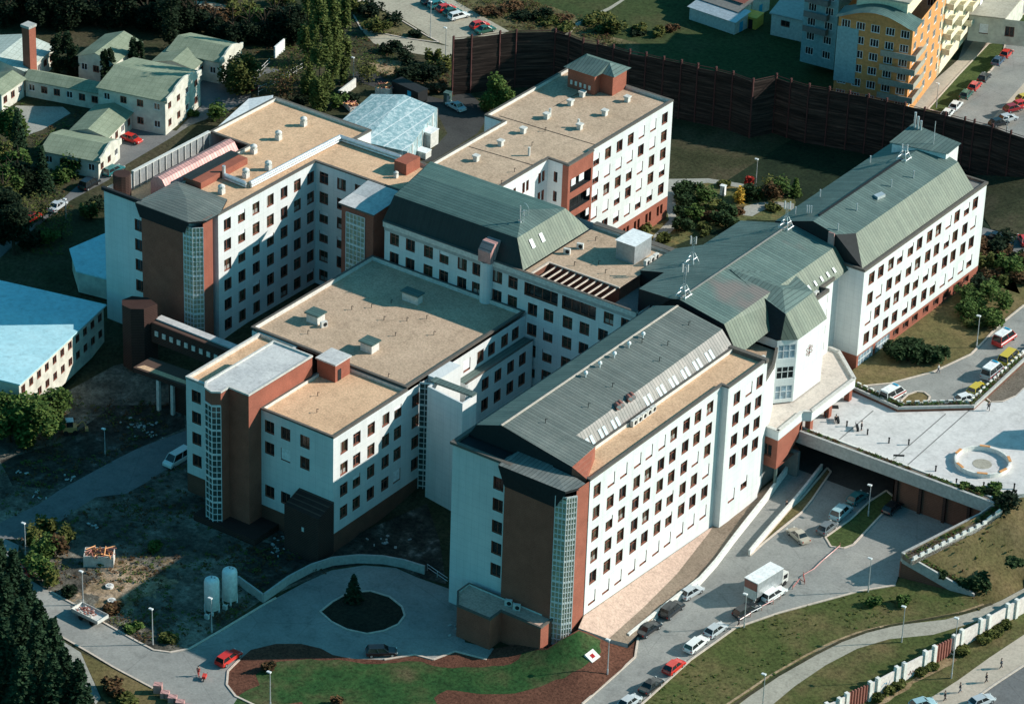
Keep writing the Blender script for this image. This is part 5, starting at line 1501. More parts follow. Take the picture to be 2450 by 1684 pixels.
# plastic covered shelter
def sheet():
    n = NT('plastic_sheet', .3, .5)
    x, y, z = n.sep()
    fold = n.noise(1.1, 6, .75)
    rib = n.math('LESS_THAN', n.math('FRACT', n.math('DIVIDE', n.math('ADD', n.math('MULTIPLY', x, .93), n.math('MULTIPLY', y, .1)), 2.9)), .07)
    c = n.ramp(fold, [(.36, (.20, .33, .36)), (.5, (.33, .47, .50)), (.62, (.62, .70, .71))])
    n.col(n.mix(n.math('MULTIPLY', rib, .8), c, (.75, .78, .78)))
    n.bump(fold, .6, .25)
    return n.m
sheet()
w = wing((*at(2, 1110, 1000, 0)[:2], 0), 'big gabled shelter covered in wrinkled translucent plastic sheeting', 'plastic_shelter', 'shelter', None)
e1, e2, e3, e4 = at(2, 960, 748, 4.2), at(2, 1480, 858, 4.2), at(2, 1140, 1195, 4.2), at(2, 735, 945, 4.2)
r1, r2 = at(2, 1218, 752, 5.1), at(2, 925, 1075, 5.1)
e3, e4 = at(2, 1240, 1235 - 30, 4.0), at(2, 600, 1060, 4.2)
r2 = at(2, 905, 1130, 5.1)
m = MB().face([e4, r2, r1, e1]).face([r2, e3, e2, r1])
m.face([e1, r1, e2, (e2.x, e2.y, 0), (e1.x, e1.y, 0)][::-1]).face([(e3.x, e3.y, 0), (e2.x, e2.y, 0), e2, e3]).face([e4, (e4.x, e4.y, 0), (e3.x, e3.y, 0), e3, r2]).face([e1, (e1.x, e1.y, 0), (e4.x, e4.y, 0), e4])
m.build('sheeting', 'plastic_sheet', w)
m = MB()
for t in range(7):
    p, q_ = e3.lerp(e2, t / 6), Vector((0, 0, 0))
    m.tube((p.x + .05, p.y, 0), (p.x + .05, p.y, 4.0), .07, n=5)
m.build('frame', 'offwhite', w)
settle(w)

def boxthing(name, c, rz, sx, sy, sz, label, cat, mats, z=None, group=None, lid=True):
    """a site container or cabinet: body, lid or roof lip, door leaf"""
    zz = (g0(c[0], c[1]) if z is None else z)
    w = empty(name, (c[0], c[1], zz), rz, label, cat, group)
    MB().box(-sx / 2, -sy / 2, .08, sx / 2, sy / 2, sz).build('body', mats[0], w)
    MB().box(-sx / 2 - .08, -sy / 2 - .08, sz, sx / 2 + .08, sy / 2 + .08, sz + .12).build('roof', mats[1], w)
    m = MB().box(sx * .1, -sy / 2 - .05, .1, sx * .1 + min(.95, sx * .4), -sy / 2 - .002, sz * .85)
    m.build('door', mats[2], w)
    return w
boxthing('kiosk', at(2, 1410, 1150, 0), .05, 2.6, 2.6, 3.0, 'tall white kiosk box at the corner of the plastic shelter', 'kiosk', ('offwhite', 'white_paint', 'grey_metal'))
boxthing('kiosk', at(2, 1370, 1245, 0), .05, 2.2, 1.8, 1.3, 'low white cabinet in front of the taller kiosk box', 'cabinet', ('offwhite', 'white_paint', 'grey_metal'))
boxthing('portable_toilet', at(2, 1562, 825, 0), .2, 1.2, 1.2, 2.3, 'teal portable toilet at the foot of the high dark fence', 'toilet', ('teal_roof_y', 'teal_roof_y', 'grey_metal'))
boxthing('site_container', at(2, 1260, 775, 0), -.15, 7.0, 2.5, 2.5, 'long dark site container behind the plastic shelter', 'container', ('dark_metal', 'dark_metal', 'blue_sheet'))
boxthing('cabinet', at(7, 1755, 225, 0), .1, .9, .7, 1.9, 'small white cabinet standing in the garden grass', 'cabinet', ('white_paint', 'white_paint', 'grey_metal'))
# sheds by the field
def shed(r, x, y, rz, sx, sy, sz, label, rm, wm='offwhite'):
    c = at(r, x, y, 0)
    w = empty('shed', (c.x, c.y, 0), rz, label, 'shed', 'sheds beside the grass field')
    MB().box(-sx / 2, -sy / 2, -.3, sx / 2, sy / 2, sz).build('wall', wm, w)
    MB().face([(-sx / 2 - .4, -sy / 2 - .4, sz - .05), (sx / 2 + .4, -sy / 2 - .4, sz - .05), (sx / 2 + .4, sy / 2 + .4, sz + .8), (-sx / 2 - .4, sy / 2 + .4, sz + .8)]).build('roof', rm, w)
    MB().box(sx / 2, -.6, 0, sx / 2 + .05, .5, 2.1).build('door', 'blue_sheet', w)
plain('roof_rusty', (.24, .08, .06), .8)
shed(3, 1720, 190, -.06, 11, 4.5, 2.8, 'low shed with bright corrugated roof, nearest the grass field', 'galvanised')
shed(3, 1750, 135, -.06, 10.5, 4.5, 3.5, 'shed with dark grey roof between the bright and the rust red ones', 'concrete_dark')
shed(3, 1790, 90, -.06, 11, 5, 4.3, 'shed with rust red roof below the flat one', 'roof_rusty')
shed(3, 1860, 50, -.06, 12, 6, 5.2, 'tallest white shed with pale flat roof at the top edge', 'concrete')
boxthing('skip', at(3, 1970, 200, 0), .1, 4.2, 3.4, 2.4, 'yellow steel container beside the sheds', 'container', ('container_yellow', 'container_yellow', 'dark_metal'))
p = [at(4, 320, 110, 4.5), at(4, 560, 165, 4.5), at(4, 680, 20, 4.5), at(4, 440, -40, 4.5)]
slab_building('warehouse', [tuple(q_[:2]) for q_ in p], 0, [4.5] * 4, 'flat pale warehouse to the left of the turquoise flats', 'offwhite', 'concrete', {0: [(3, 3, 'low'), (8, 3, 'low')]}, group=None)

# flats
def block(P0, P1, P2, z0, h, label, wallm, rows, n0, n1, balc=None, name='apartment_block', roof='concrete', panel=None, frame=('flat', 'flat')):
    a, b, c = Vector(P0[:2]), Vector(P1[:2]), Vector(P2[:2])
    u = (b - a).normalized()
    v = Vector((-u.y, u.x))
    V_ = (c - b).dot(v)
    d = a + v * V_
    c = b + v * V_
    pts = [tuple(a), tuple(b), tuple(c), tuple(d)]
    w = wing((*b, z0), label, name, 'building', 'flats beyond the high fence')
    L0_, L1_ = (b - a).length, V_
    fl = h / rows
    wn = {0: [(L0_ * (i + .5) / n0, z0 + fl * (r_ + .55), frame[0]) for i in range(n0) for r_ in range(rows)],
          1: [(L1_ * (i + .5) / n1, z0 + fl * (r_ + .55), frame[1]) for i in range(n1) for r_ in range(rows)]}
    m = MB()
    for k in range(4):
        wall_edge(m, w, pts[k], pts[(k + 1) % 4], z0 - 1, z0 + h, wn.get(k, []))
    m.build('wall', wallm, w)
    return w, a, b, c, d, u, v, L0_, L1_
Z3 = 3.0
fa, fb, fc = at(4, 800, 790, Z3), at(4, 1380, 905, Z3), at(4, 1700, 560, Z3)
w, a, b, c, d, u, v, L0_, L1_ = block(fa, fb, fc, Z3, 17.0, 'ochre yellow apartment block with curved roof and stacked corner balconies', ('yellow_wall'), 6, 5, 5)
def W2(w, s, t, z):     # s from corner b back along the front, t along the side
    p = b - u * s + v * t
    return (p.x, p.y, z)
m = MB()
N_ = 12
for i in range(N_):
    s0, s1 = (L0_ + 1) * i / N_ - .5, (L0_ + 1) * (i + 1) / N_ - .5
    z0_, z1_ = (20.0 + 3.4 * math.sin(math.pi * (.08 + .8 * (1 - abs(s / L0_ * 1.0 - .0)) if 0 else math.pi * 0 + .0)) for s in (s0, s1)) if 0 else (20.0 + 2.1 * math.sin(math.pi * min(1, max(0, s0 / L0_)) ** 1), 20.0 + 2.1 * math.sin(math.pi * min(1, max(0, s1 / L0_))))
    m.mat(0).face([W2(w, s1, -.8, z1_), W2(w, s0, -.8, z0_), W2(w, s0, 5, z0_), W2(w, s1, 5, z1_)])
    m.mat(1).face([W2(w, s1, -.0, 19.9), W2(w, s0, -.0, 19.9), W2(w, s0, -.0, z0_ - .1), W2(w, s1, -.0, z1_ - .1)])
m.build('curved_roof', ['teal_roof_y', 'yellow_wall'], w)
MB().prism([W2(w, L0_ - 2, 4, 0)[:2], W2(w, 2.5, 4, 0)[:2], W2(w, 2.5, L1_ + 3, 0)[:2], W2(w, L0_ - 2, L1_ + 3, 0)[:2]], 20.0, 23.2).build('penthouse', 'cream_wall', w)
MB().prism([W2(w, L0_ - 1.6, 3.6, 0)[:2], W2(w, 2.1, 3.6, 0)[:2], W2(w, 2.1, L1_ + 3.4, 0)[:2], W2(w, L0_ - 1.6, L1_ + 3.4, 0)[:2]], 23.2, 23.5).build('penthouse_roof', 'path_tan', w)
def balcony(w, s0, s1, t0, t1, z, fm='offwhite'):
    m = MB()
    q = [W2(w, s1, t0, 0)[:2], W2(w, s0, t0, 0)[:2], W2(w, s0, t1, 0)[:2], W2(w, s1, t1, 0)[:2]]
    m.prism(q, z, z + .2)
    m.prism([q[0], q[1], W2(w, s0, t0 + .1, 0)[:2], W2(w, s1, t0 + .1, 0)[:2]], z + .2, z + 1.2)
    m.prism([q[1], q[2], W2(w, s0 + .1, t1, 0)[:2], W2(w, s0 + .1, t0, 0)[:2]], z + .2, z + 1.2)
    return m.build('balcony', fm, w)
for k in range(1, 5):
    balcony(w, -1.4, 5.4, -1.5, 5.5, Z3 + 2.83 * k, 'path_tan')
MB().prism([W2(w, L0_ + .1, -.12, 0)[:2], W2(w, L0_ * .72, -.12, 0)[:2], W2(w, L0_ * .72, 0, 0)[:2], W2(w, L0_ + .1, 0, 0)[:2]], Z3 + 4, Z3 + 15).build('bay_panel', 'turquoise_wall', w)
for i in range(3):
    for r_ in range(3):
        pass
settle(w)
b0 = b.copy()
e0 = b + v * (L1_ - 2)
w, a, b, c, d, u, v, L0_, L1_ = block(Vector((*(e0 - u * 18), 0)), Vector((*e0, 0)), Vector((*(e0 + v * 24), 0)), Z3, 15.5, 'cream apartment block with projecting balconies along the street side', 'cream_wall', 5, 4, 7)
for t0 in (2.0, 9.5, 17):
    for k in range(1, 5):
        balcony(w, -1.6, .0, t0, t0 + 5, Z3 + 3.1 * k, 'cream_wall')
m = MB().prism([W2(w, L0_, 0, 0)[:2], W2(w, 0, 0, 0)[:2], W2(w, 0, L1_, 0)[:2], W2(w, L0_, L1_, 0)[:2]], 18.5, 18.9)
m.build('roof', 'concrete', w)
MB().prism([W2(w, L0_ - 1, 2, 0)[:2], W2(w, 3, 2, 0)[:2], W2(w, 3, L1_ - 4, 0)[:2], W2(w, L0_ - 1, L1_ - 4, 0)[:2]], 18.9, 22).build('penthouse', 'cream_wall', w)
MB().prism([W2(w, L0_ - .4, 1.4, 0)[:2], W2(w, 2.4, 1.4, 0)[:2], W2(w, 2.4, L1_ - 3.4, 0)[:2], W2(w, L0_ - .4, L1_ - 3.4, 0)[:2]], 22, 22.3).build('penthouse_roof', 'teal_roof_y', w)
m = MB()
for i in range(8):
    t0 = 2.6 + i * 2.4
    m.prism([W2(w, .5, t0, 0)[:2], W2(w, .1, t0, 0)[:2], W2(w, .1, t0 + .4, 0)[:2], W2(w, .5, t0 + .4, 0)[:2]], 18.9, 21.4)
m.prism([W2(w, .6, 2, 0)[:2], W2(w, 0, 2, 0)[:2], W2(w, 0, 20, 0)[:2], W2(w, .6, 20, 0)[:2]], 21.4, 21.8)
m.build('roof_pergola', 'cream_wall', w)
settle(w)
e0 = b + v * 23 + u * 1.5
w, a, b, c, d, u, v, L0_, L1_ = block(Vector((*(e0 - u * 18), 0)), Vector((*e0, 0)), Vector((*(e0 + v * 16), 0)), Z3, 17, 'white apartment block with bright blue curved roof', 'white_paint', 5, 3, 3)
m = MB()
for i in range(8):
    t0, t1 = -.5 + i * 1.6, -.5 + (i + 1) * 1.6
    za, zb = 20 + 2.6 * math.sin(math.pi * i / 8), 20 + 2.6 * math.sin(math.pi * (i + 1) / 8)
    m.face([W2(w, 12, t0, za), W2(w, -.5, t0, za), W2(w, -.5, t1, zb), W2(w, 12, t1, zb)])
m.build('curved_roof', 'blue_sheet', w)
for t0 in (11.0,):
    for k in range(1, 5):
        balcony(w, -2.2, 0, t0, t0 + 4.8, Z3 + 3.2 * k, 'cream_wall')
settle(w)
b = b0
p0, p1 = at(4, 545, 450, Z3), at(4, 812, 520, Z3)
w, a, b, c, d, u, v, L0_, L1_ = block(p0, p1, Vector((*(Vector(p1[:2]) + Vector((-.2, 1)) * 16), 0)), Z3, 21, 'turquoise apartment block standing behind the ochre one', 'turquoise_wall', 7, 2, 4)
for k in range(2, 7):
    balcony(w, L0_ - 5.5, L0_ - .6, -1.3, 0, Z3 + 3.0 * k, 'concrete_dark')
m = MB().prism([W2(w, L0_, 0, 0)[:2], W2(w, 0, 0, 0)[:2], W2(w, 0, L1_, 0)[:2], W2(w, L0_, L1_, 0)[:2]], 24, 24.4)
m.build('roof', 'concrete', w)
settle(w)
p = [at(4, 1890, 120, 8), at(4, 2160, 150, 8), at(4, 2330, -60, 8), at(4, 2080, -90, 8)]
slab_building('garage_block', [tuple(q_[:2]) for q_ in p], Z3, [8] * 4, 'low house with pale garage doors beyond the flats at the street corner', 'plaster', 'path_tan', {0: [(3, 5.4, 'blank'), (8, 5.4, 'open'), (12, 5.4, 'blank')]})

# ---------------------------------------------------------------- high dark fence across the grounds
tops = [(2, 1610, 305), (2, 1755, 292), (2, 1980, 262), (3, 120, 250), (3, 430, 245), (3, 540, 275), (3, 650, 318), (3, 765, 338), (3, 890, 372), (3, 1020, 408), (3, 1150, 432), (3, 1290, 465), (3, 1430, 492), (3, 1560, 520), (3, 1705, 548), (3, 1840, 582), (3, 2000, 640), (4, 360, 600), (4, 475, 640), (4, 620, 680), (4, 780, 705), (4, 940, 735), (4, 1090, 762), (4, 1235, 795), (4, 1380, 828), (4, 1535, 868), (4, 1700, 905), (4, 1855, 945), (4, 1930, 965), (4, 2075, 1000), (4, 2220, 1052), (4, 2400, 1110)]
base = at(2, 1598, 755, 0)
best = min((abs((lambda q_: q_.x - base.x)(at(2, 1610, 305, h / 10))) + abs(at(2, 1610, 305, h / 10).y - base.y), h / 10) for h in range(60, 200))
FH = best[1]
fp = [at(r, x, y, FH) for r, x, y in tops]
w = wing((*fp[0][:2], 0), 'very high dark board fence with rust red posts bending across the grounds', 'high_fence', 'fence', None)
m = MB()
for i in range(len(fp) - 1):
    a, b = Vector(fp[i][:2]), Vector(fp[i + 1][:2])
    dd = (b - a).normalized()
    n_ = Vector((dd.y, -dd.x)) * .06
    sag = .5 if i in (6, 9, 13, 17) else .25
    for k in range(14):         # horizontal boards, each slightly out of line
        zlo, zhi = -1.0 + (FH - sag + 1.0) * k / 14, -1.0 + (FH - sag + 1.0) * (k + .94) / 14
        o = n_ * (1.0 + .5 * ((k * 7 + i * 3) % 3))
        m.prism([tuple(a + o), tuple(b + o), tuple(b - n_), tuple(a - n_)], zlo, zhi)
m.build('boarding', 'boards_dark', w)
for p_ in fp:
    MB().box(p_.x - .13, p_.y - .22, -1, p_.x + .13, p_.y + .2, FH + .45).build('post', 'post_red', w)
m = MB()
for i in range(len(fp) - 1):
    m.tube((fp[i].x, fp[i].y, FH), (fp[i + 1].x, fp[i + 1].y, FH), .06, n=5)
m.build('top_rail', 'post_red', w)
settle(w)

# ================================================================== vehicles
PAINT = {'silver': (.50, .53, .55), 'white': (.78, .78, .76), 'black': (.012, .014, .018), 'red': (.62, .03, .02), 'darkred': (.30, .015, .02), 'green': (.02, .10, .07), 'teal': (.03, .17, .18),
         'blue': (.04, .09, .16), 'beige': (.48, .42, .33), 'yellow': (.62, .45, .03), 'grey': (.16, .18, .19), 'pale_blue': (.35, .52, .56)}
for k, c in PAINT.items():
    n = NT('paint_' + k, .28, .6)
    n.b.inputs['Coat Weight'].default_value = .5
    n.col(c)
glass('car_glass', (.012, .016, .018), .08)
plain('tyre', (.015, .015, .015), .9)
plain('lamp_lens', (.7, .7, .66), .2)
plain('tail_lens', (.35, .01, .01), .3)
def car_mesh(kind, colour):
    """front towards +x; returns (root-less) part list, all built around the origin on the ground"""
    Lh, Wd = {'hatch': (2.0, .84), 'sedan': (2.2, .86), 'wagon': (2.25, .86), 'van': (2.5, .95), 'suv': (2.3, .92)}[kind]
    belt, top = {'hatch': (.88, 1.42), 'sedan': (.88, 1.40), 'wagon': (.88, 1.46), 'van': (1.1, 2.05), 'suv': (1.0, 1.75)}[kind]
    front = {'hatch': .95, 'sedan': 1.0, 'wagon': 1.05, 'van': 1.9, 'suv': 1.1}[kind]
    back = {'hatch': -1.85, 'sedan': -1.35, 'wagon': -2.15, 'van': -2.42, 'suv': -2.15}[kind]
    rf = {'hatch': (.30, -1.35), 'sedan': (.25, -.85), 'wagon': (.35, -1.85), 'van': (1.15, -2.3), 'suv': (.45, -1.85)}[kind]
    m = MB()
    prof = [(-Lh, .30), (-Lh - .02, .62), (-Lh + .08, belt - .04), (back, belt), (front, belt), (Lh - .35, belt - .14), (Lh - .04, belt - .28), (Lh, .55), (Lh - .04, .30)]
    if kind == 'van':
        prof = [(-Lh, .32), (-Lh, 1.05), (-Lh + .04, belt), (back, belt), (front, belt), (Lh - .2, belt - .12), (Lh, .75), (Lh, .34)]
    ring = []
    for yy, sc, dz in ((-Wd, 1, -.06), (-Wd + .12, 1.0, .0), (Wd - .12, 1.0, .0), (Wd, 1, -.06)):
        ring.append([(x * (1 if abs(yy) < Wd else .975), yy, z + (dz if z > .4 else .05 * (abs(yy) == Wd))) for x, z in prof])
    n = len(prof)
    for a in range(3):
        for i in range(n):
            j = (i + 1) % n
            m.face([ring[a][i], ring[a][j], ring[a + 1][j], ring[a + 1][i]])
    m.face(ring[0]).face(ring[3][::-1])
    # roof panel and pillars
    wr_ = Wd - .24
    m.face([(rf[1], -wr_, top - .03), (rf[0], -wr_, top - .03), (rf[0], wr_, top - .03), (rf[1], wr_, top - .03)])
    T = [(rf[1], top), (rf[0], top)]
    m.prism([(rf[1], -wr_), (rf[0], -wr_), (rf[0], wr_), (rf[1], wr_)], top - .07, top)
    wb = Wd - .06
    for (xb, xt) in ((front, rf[0]), (back, rf[1]), ((front + back) / 2 + .1, (rf[0] + rf[1]) / 2)):
        for s in (-1, 1):
            m.tube((xb, s * wb, belt - .02), (xt, s * wr_, top - .03), .055, n=4)
    body = m.build('body', 'paint_' + colour)
    g = MB()
    q = [(back + .04, -wb + .02), (front - .04, -wb + .02), (front - .04, wb - .02), (back + .04, wb - .02)]
    t = [(rf[1], -wr_), (rf[0], -wr_), (rf[0], wr_), (rf[1], wr_)]
    for i in range(4):
        j = (i + 1) % 4
        g.face([(*q[i], belt), (*q[j], belt), (*t[j], top - .06), (*t[i], top - .06)])
    gl = g.build('windows', 'car_glass')
    parts = [body, gl]
    for sx in (Lh - .75, -Lh + .72):
        for sy in (-1, 1):
            wh = MB().mat(0).tube((0, -.1, 0), (0, .1, 0), .31, n=14).mat(1).tube((0, sy * .10, 0), (0, sy * .115, 0), .18, n=10).build('wheel', ['tyre', 'grey_metal'])
            wh.location = (sx, sy * (Wd - .1), .31)
            parts.append(wh)
    for sy in (-1, 1):
        h = MB().box(Lh - .10, sy * (Wd - .22) - .14, .58, Lh + .015, sy * (Wd - .22) + .14, .70).build('headlight', 'lamp_lens')
        h2 = MB().box(-Lh - .035, sy * (Wd - .2) - .1, .62, -Lh + .08, sy * (Wd - .2) + .1, .78).build('tail_light', 'tail_lens')
        parts += [h, h2]
    return parts
CARS = {}
def car(P, Q, colour, kind, label, group='parked cars', z=None, name='car', cat='car'):
    """P rear and Q front of the car on the ground: (region, x, y)"""
    gg = (lambda x, y: z) if z is not None else g0
    p, q = onG(*P, gg), onG(*Q, gg)
    mid = (p + q) / 2
    root = empty(name, (mid.x, mid.y, mid.z + .01), math.atan2(q.y - p.y, q.x - p.x), label, cat, group)
    key = (kind, colour)
    if key not in CARS:
        CARS[key] = car_mesh(kind, colour)
        for o in CARS[key]: o.parent = root
    else:
        for o in CARS[key]:
            c = o.copy()
            C.objects.link(c)
            c.parent = root
    sl = (q.z - p.z) / max(1, (q - p).length)
    root.rotation_euler[1] = -math.atan(sl)
    return root
E1, E2 = 'cars along the underpass road', 'cars in the lot above'
car((17, 1430, 770), (17, 1585, 680), 'silver', 'hatch', 'silver hatchback nearest the end of the white ramp wall', E1)
car((17, 1270, 935), (17, 1430, 800), 'black', 'suv', 'black off-roader with roof rack between two parked cars by the white wall', E1)
car((17, 1085, 1075), (17, 1250, 960), 'black', 'sedan', 'black saloon at the lower end of the white ramp wall', E1)
car((17, 1630, 1075), (17, 1770, 975), 'silver', 'hatch', 'pale silver hatchback ahead of the white estate beside the lawn', E1)
car((17, 1470, 1200), (17, 1620, 1080), 'white', 'wagon', 'white estate car with roof bars between red and silver cars', E1)
car((17, 1310, 1365), (17, 1425, 1270), 'red', 'hatch', 'bright red car with dark rear window on the lawn edge', E1)
car((17, 1110, 1530), (17, 1260, 1410), 'black', 'sedan', 'black saloon behind the bright red car', E1)
car((17, 940, 1650), (17, 1090, 1545), 'silver', 'hatch', 'silver hatchback cut by the bottom edge of the picture', E1)
car((18, 10, 930), (18, 225, 810), 'black', 'wagon', 'long black estate car beside the red and white tape', E1)
car((18, 255, 790), (18, 415, 690), 'white', 'wagon', 'white estate car standing next to the lorry', E1)
car((18, 590, 330), (18, 470, 225), 'beige', 'sedan', 'beige saloon crossing the road near the island', E1)
car((18, 700, 260), (18, 815, 170), 'grey', 'hatch', 'dark grey hatchback at the tip of the grass island', E1)
car((14, 805, 1490), (14, 930, 1380), 'pale_blue', 'suv', 'two tone car with dark roof beside the grass island', E1)
car((14, 930, 1365), (14, 1060, 1270), 'teal', 'hatch', 'bluish hatchback at the edge of the deck shadow', E1)
car((14, 1235, 1430), (14, 1320, 1360), 'black', 'hatch', 'dark car in the deep shade near the brick wall', E1)
car((15, 1740, 1300), (15, 1890, 1195), 'red', 'wagon', 'red estate car pulling out of the turning circle', None)
car((15, 195, 610), (15, 95, 510), 'red', 'sedan', 'red saloon half hidden by the dark spruces', None)
car((16, 920, 1205), (16, 1155, 1195), 'black', 'wagon', 'long black estate car parked along the mulch bed', None)
car((1, 1940, 745), (1, 2040, 700), 'darkred', 'hatch', 'dark red car in the shade of the round tree', None)
car((1, 1000, 1110), (1, 1095, 1140), 'red', 'hatch', 'red car by the pilasters of the low pavilion wing', None)
car((1, 850, 1400), (1, 955, 1345), 'teal', 'wagon', 'teal estate car beside the white pavilion gable', None)
car((1, 650, 1520), (1, 770, 1445), 'black', 'suv', 'black off-roader on the lane left of the white wing', None)
car((5, 405, 365), (5, 505, 295), 'silver', 'sedan', 'silver saloon on the lane next to a bright red car', None)
car((5, 205, 455), (5, 315, 385), 'red', 'hatch', 'bright red car under the dark trees at the left', None)
NL = 'cars in the tarmac lot at the top'
for (x, y, c, k, lb) in ((1425, 25, 'black', 'hatch', 'black car furthest up the row in the tarmac lot'), (1480, 52, 'teal', 'hatch', 'teal car second from the top of the row'), (1548, 82, 'red', 'hatch', 'red car in the middle of the parked row'),
                         (1600, 112, 'green', 'hatch', 'green car next to the white estate in the row'), (1650, 142, 'white', 'wagon', 'white estate at the near end of the row in the lot'), (1815, 215, 'red', 'hatch', 'bright red car beside the dark green one near the fence'), (1860, 252, 'green', 'sedan', 'dark green saloon closest to the high fence end')):
    car((2, x - 65, y + 22), (2, x + 65, y - 12), c, k, lb, NL)
car((2, 1685, 895), (2, 1570, 835), 'pale_blue', 'sedan', 'pale blue car with open tailgate in the shaded yard', None)
SL = 'cars parked along the street by the flats'
for (x, y, c, k, lb) in ((2182, 440, 'red', 'hatch', 'red car at the far end of the street row'), (2115, 500, 'blue', 'hatch', 'dark blue car next to the furthest red one'), (2005, 630, 'black', 'hatch', 'black car behind the second red car of the street row'),
                         (1930, 700, 'red', 'hatch', 'red car ahead of the green one by the verge'), (1862, 765, 'green', 'hatch', 'green car between red and white ones on the street'), (1778, 855, 'white', 'hatch', 'white car parked on the street by the flats'), (1715, 915, 'white', 'hatch', 'white car half hidden behind the fence top')):
    car((4, x - 40, y + 48), (4, x + 40, y - 38), c, k, lb, SL, 1.0)
PL = 'cars in the bay at the right edge'
for (x, y, c, lb) in ((2120, 995, 'black', 'black car nearest the fence in the right hand bay'), (2190, 960, 'silver', 'silver car second in the right hand bay'), (2235, 880, 'darkred', 'dark red car in the right hand bay'), (2300, 850, 'red', 'bright red car in the right hand bay'), (2335, 800, 'yellow', 'yellow car at the picture edge in the bay')):
    car((4, x - 60, y + 15), (4, x + 60, y - 15), c, 'hatch', lb, PL, 1.0)
car((8, 2040, 565), (8, 2165, 600), 'black', 'sedan', 'dark car in shade past the end of the long wing', None, UP)
car((8, 2340, 640), (8, 2300, 560), 'red', 'hatch', 'red car cut by the right edge beyond the shrubs', None, UP)
car((14, 2140, 270), (14, 2255, 165), 'yellow', 'van', 'mustard yellow van parked behind the ambulance', None, UP)
car((14, 1895, 495), (14, 2005, 410), 'yellow', 'wagon', 'yellow green estate car at the planter corner', None, UP)
car((14, 1815, 545), (14, 1900, 520), 'white', 'hatch', 'white car half hidden behind the planter wall', None, UP)
car((18, 1900, 1625), (18, 2070, 1555), 'silver', 'hatch', 'silver car driving on the street at the bottom right', None)
car((18, 1430, 1640), (18, 1600, 1590), 'pale_blue', 'hatch', 'pale car roof just showing at the bottom edge', None)
def van(P, Q, label, body, stripe, z, beacon=True, cat='ambulance', name='ambulance'):
    r = car(P, Q, body, 'van', label, None, z, name, cat)
    MB().box(-2.47, -.965, .75, 2.3, -.955, 1.0).build('stripe', stripe, r)
    MB().box(-2.47, .955, .75, 2.3, .965, 1.0).build('stripe', stripe, r)
    m = MB().mat(0).box(-2.2, -.75, 2.05, .9, .75, 2.22).mat(1).box(.5, -.5, 2.22, .75, .5, 2.36)
    m.build('roof_pod', ['white_paint', 'blue_sheet'], r)
    return r
van((14, 2085, 115), (14, 2240, 10), 'red and white ambulance at the kerb of the driveway', 'red', 'white_paint', UP)
van((14, 2005, 375), (14, 2130, 275), 'grey ambulance van with red stripes between two yellow vehicles', 'silver', 'tail_lens', UP)
van((14, 1225, 535), (14, 1325, 480), 'white ambulance van with red stripe behind the plaza planter', 'white', 'tail_lens', UP)
van((11, 1475, 985), (11, 1325, 1050), 'white van parked in the shade by the left corner wall', 'white', 'white_paint', None, cat='van', name='van') if 0 else car((11, 1480, 975), (11, 1335, 1060), 'white', 'van', 'white van in the shade beside the glazed brick tower', None, None, 'van', 'van')
# lorry
p, q = onG(18, 170, 765), onG(18, 350, 640)
r = empty('lorry', ((p + q) / 2), math.atan2(q.y - p.y, q.x - p.x), 'box lorry with white roof, grey sides and raised tail lift', 'lorry')
MB().mat(0).box(-3.4, -1.25, 1.05, 2.6, 1.25, 3.5).mat(1).box(-3.45, -1.28, 3.5, 2.65, 1.28, 3.58).build('cargo_box', ['grey_metal', 'white_paint'], r)
MB().box(-3.52, -1.15, .55, -3.42, 1.15, 2.1).build('tail_lift', 'offwhite', r)
MB().box(-3.46, -1.15, 2.1, -3.41, 1.15, 3.35).build('rear_door', 'red_brown', r)
m = MB().prism([(2.75, -1.15), (4.2, -1.1), (4.4, -.8), (4.4, .8), (4.2, 1.1), (2.75, 1.15)], .6, [2.5, 2.2, 1.9, 1.9, 2.2, 2.5])
m.build('cab', 'offwhite', r)
MB().box(4.12, -.95, 1.35, 4.38, .95, 1.95).box(3.0, -1.17, 1.35, 3.9, -1.12, 2.05).build('windscreen', 'car_glass', r)
MB().box(-3.3, -.5, .5, 4.0, .5, .8).build('chassis', 'dark_metal', r)
for sx in (3.3, -1.9, -2.8):
    for sy in (-1, 1):
        MB().tube((sx, sy * .95, .48), (sx, sy * 1.2, .48), .48, n=14).build('wheel', 'tyre', r)
# flatbed with rubble
p, q = onG(15, 790, 955), onG(15, 640, 880)
r = empty('flatbed_trailer', ((p + q) / 2), math.atan2(q.y - p.y, q.x - p.x), 'open white flatbed trailer carrying bricks and scrap on the road', 'trailer')
m = MB().box(-2.6, -1.15, .75, 2.6, 1.15, .9).box(-2.6, -1.18, .9, 2.6, -1.1, 1.35).box(-2.6, 1.1, .9, 2.6, 1.18, 1.35).box(-2.65, -1.15, .9, -2.56, 1.15, 1.35).box(2.56, -1.15, .9, 2.65, 1.15, 1.35)
m.build('bed', 'offwhite', r)
MB().tube((2.6, 0, .8), (3.9, 0, .5), .09, n=6).build('drawbar', 'dark_metal', r)
for sx in (-1.3, .9):
    for sy in (-1, 1):
        MB().tube((sx, sy * .9, .4), (sx, sy * 1.12, .4), .4, n=12).build('wheel', 'tyre', r)
c_ = empty('brick_load', Vector(r.location) + Vector((0, 0, 0)), r.rotation_euler[2], 'heap of red bricks and scrap lying on the white trailer', 'bricks')
m = MB()
rr = random.Random(3)
for k in range(60):
    x, y, z = rr.uniform(-1.2, 2.0), rr.uniform(-.8, .8), .92 + rr.random() * .35
    m.mat(0 if rr.random() < .7 else 1).box(x, y, z, x + .28, y + .16, z + .12)
m.build('loose_brick', ['red_brown', 'offwhite'], c_)

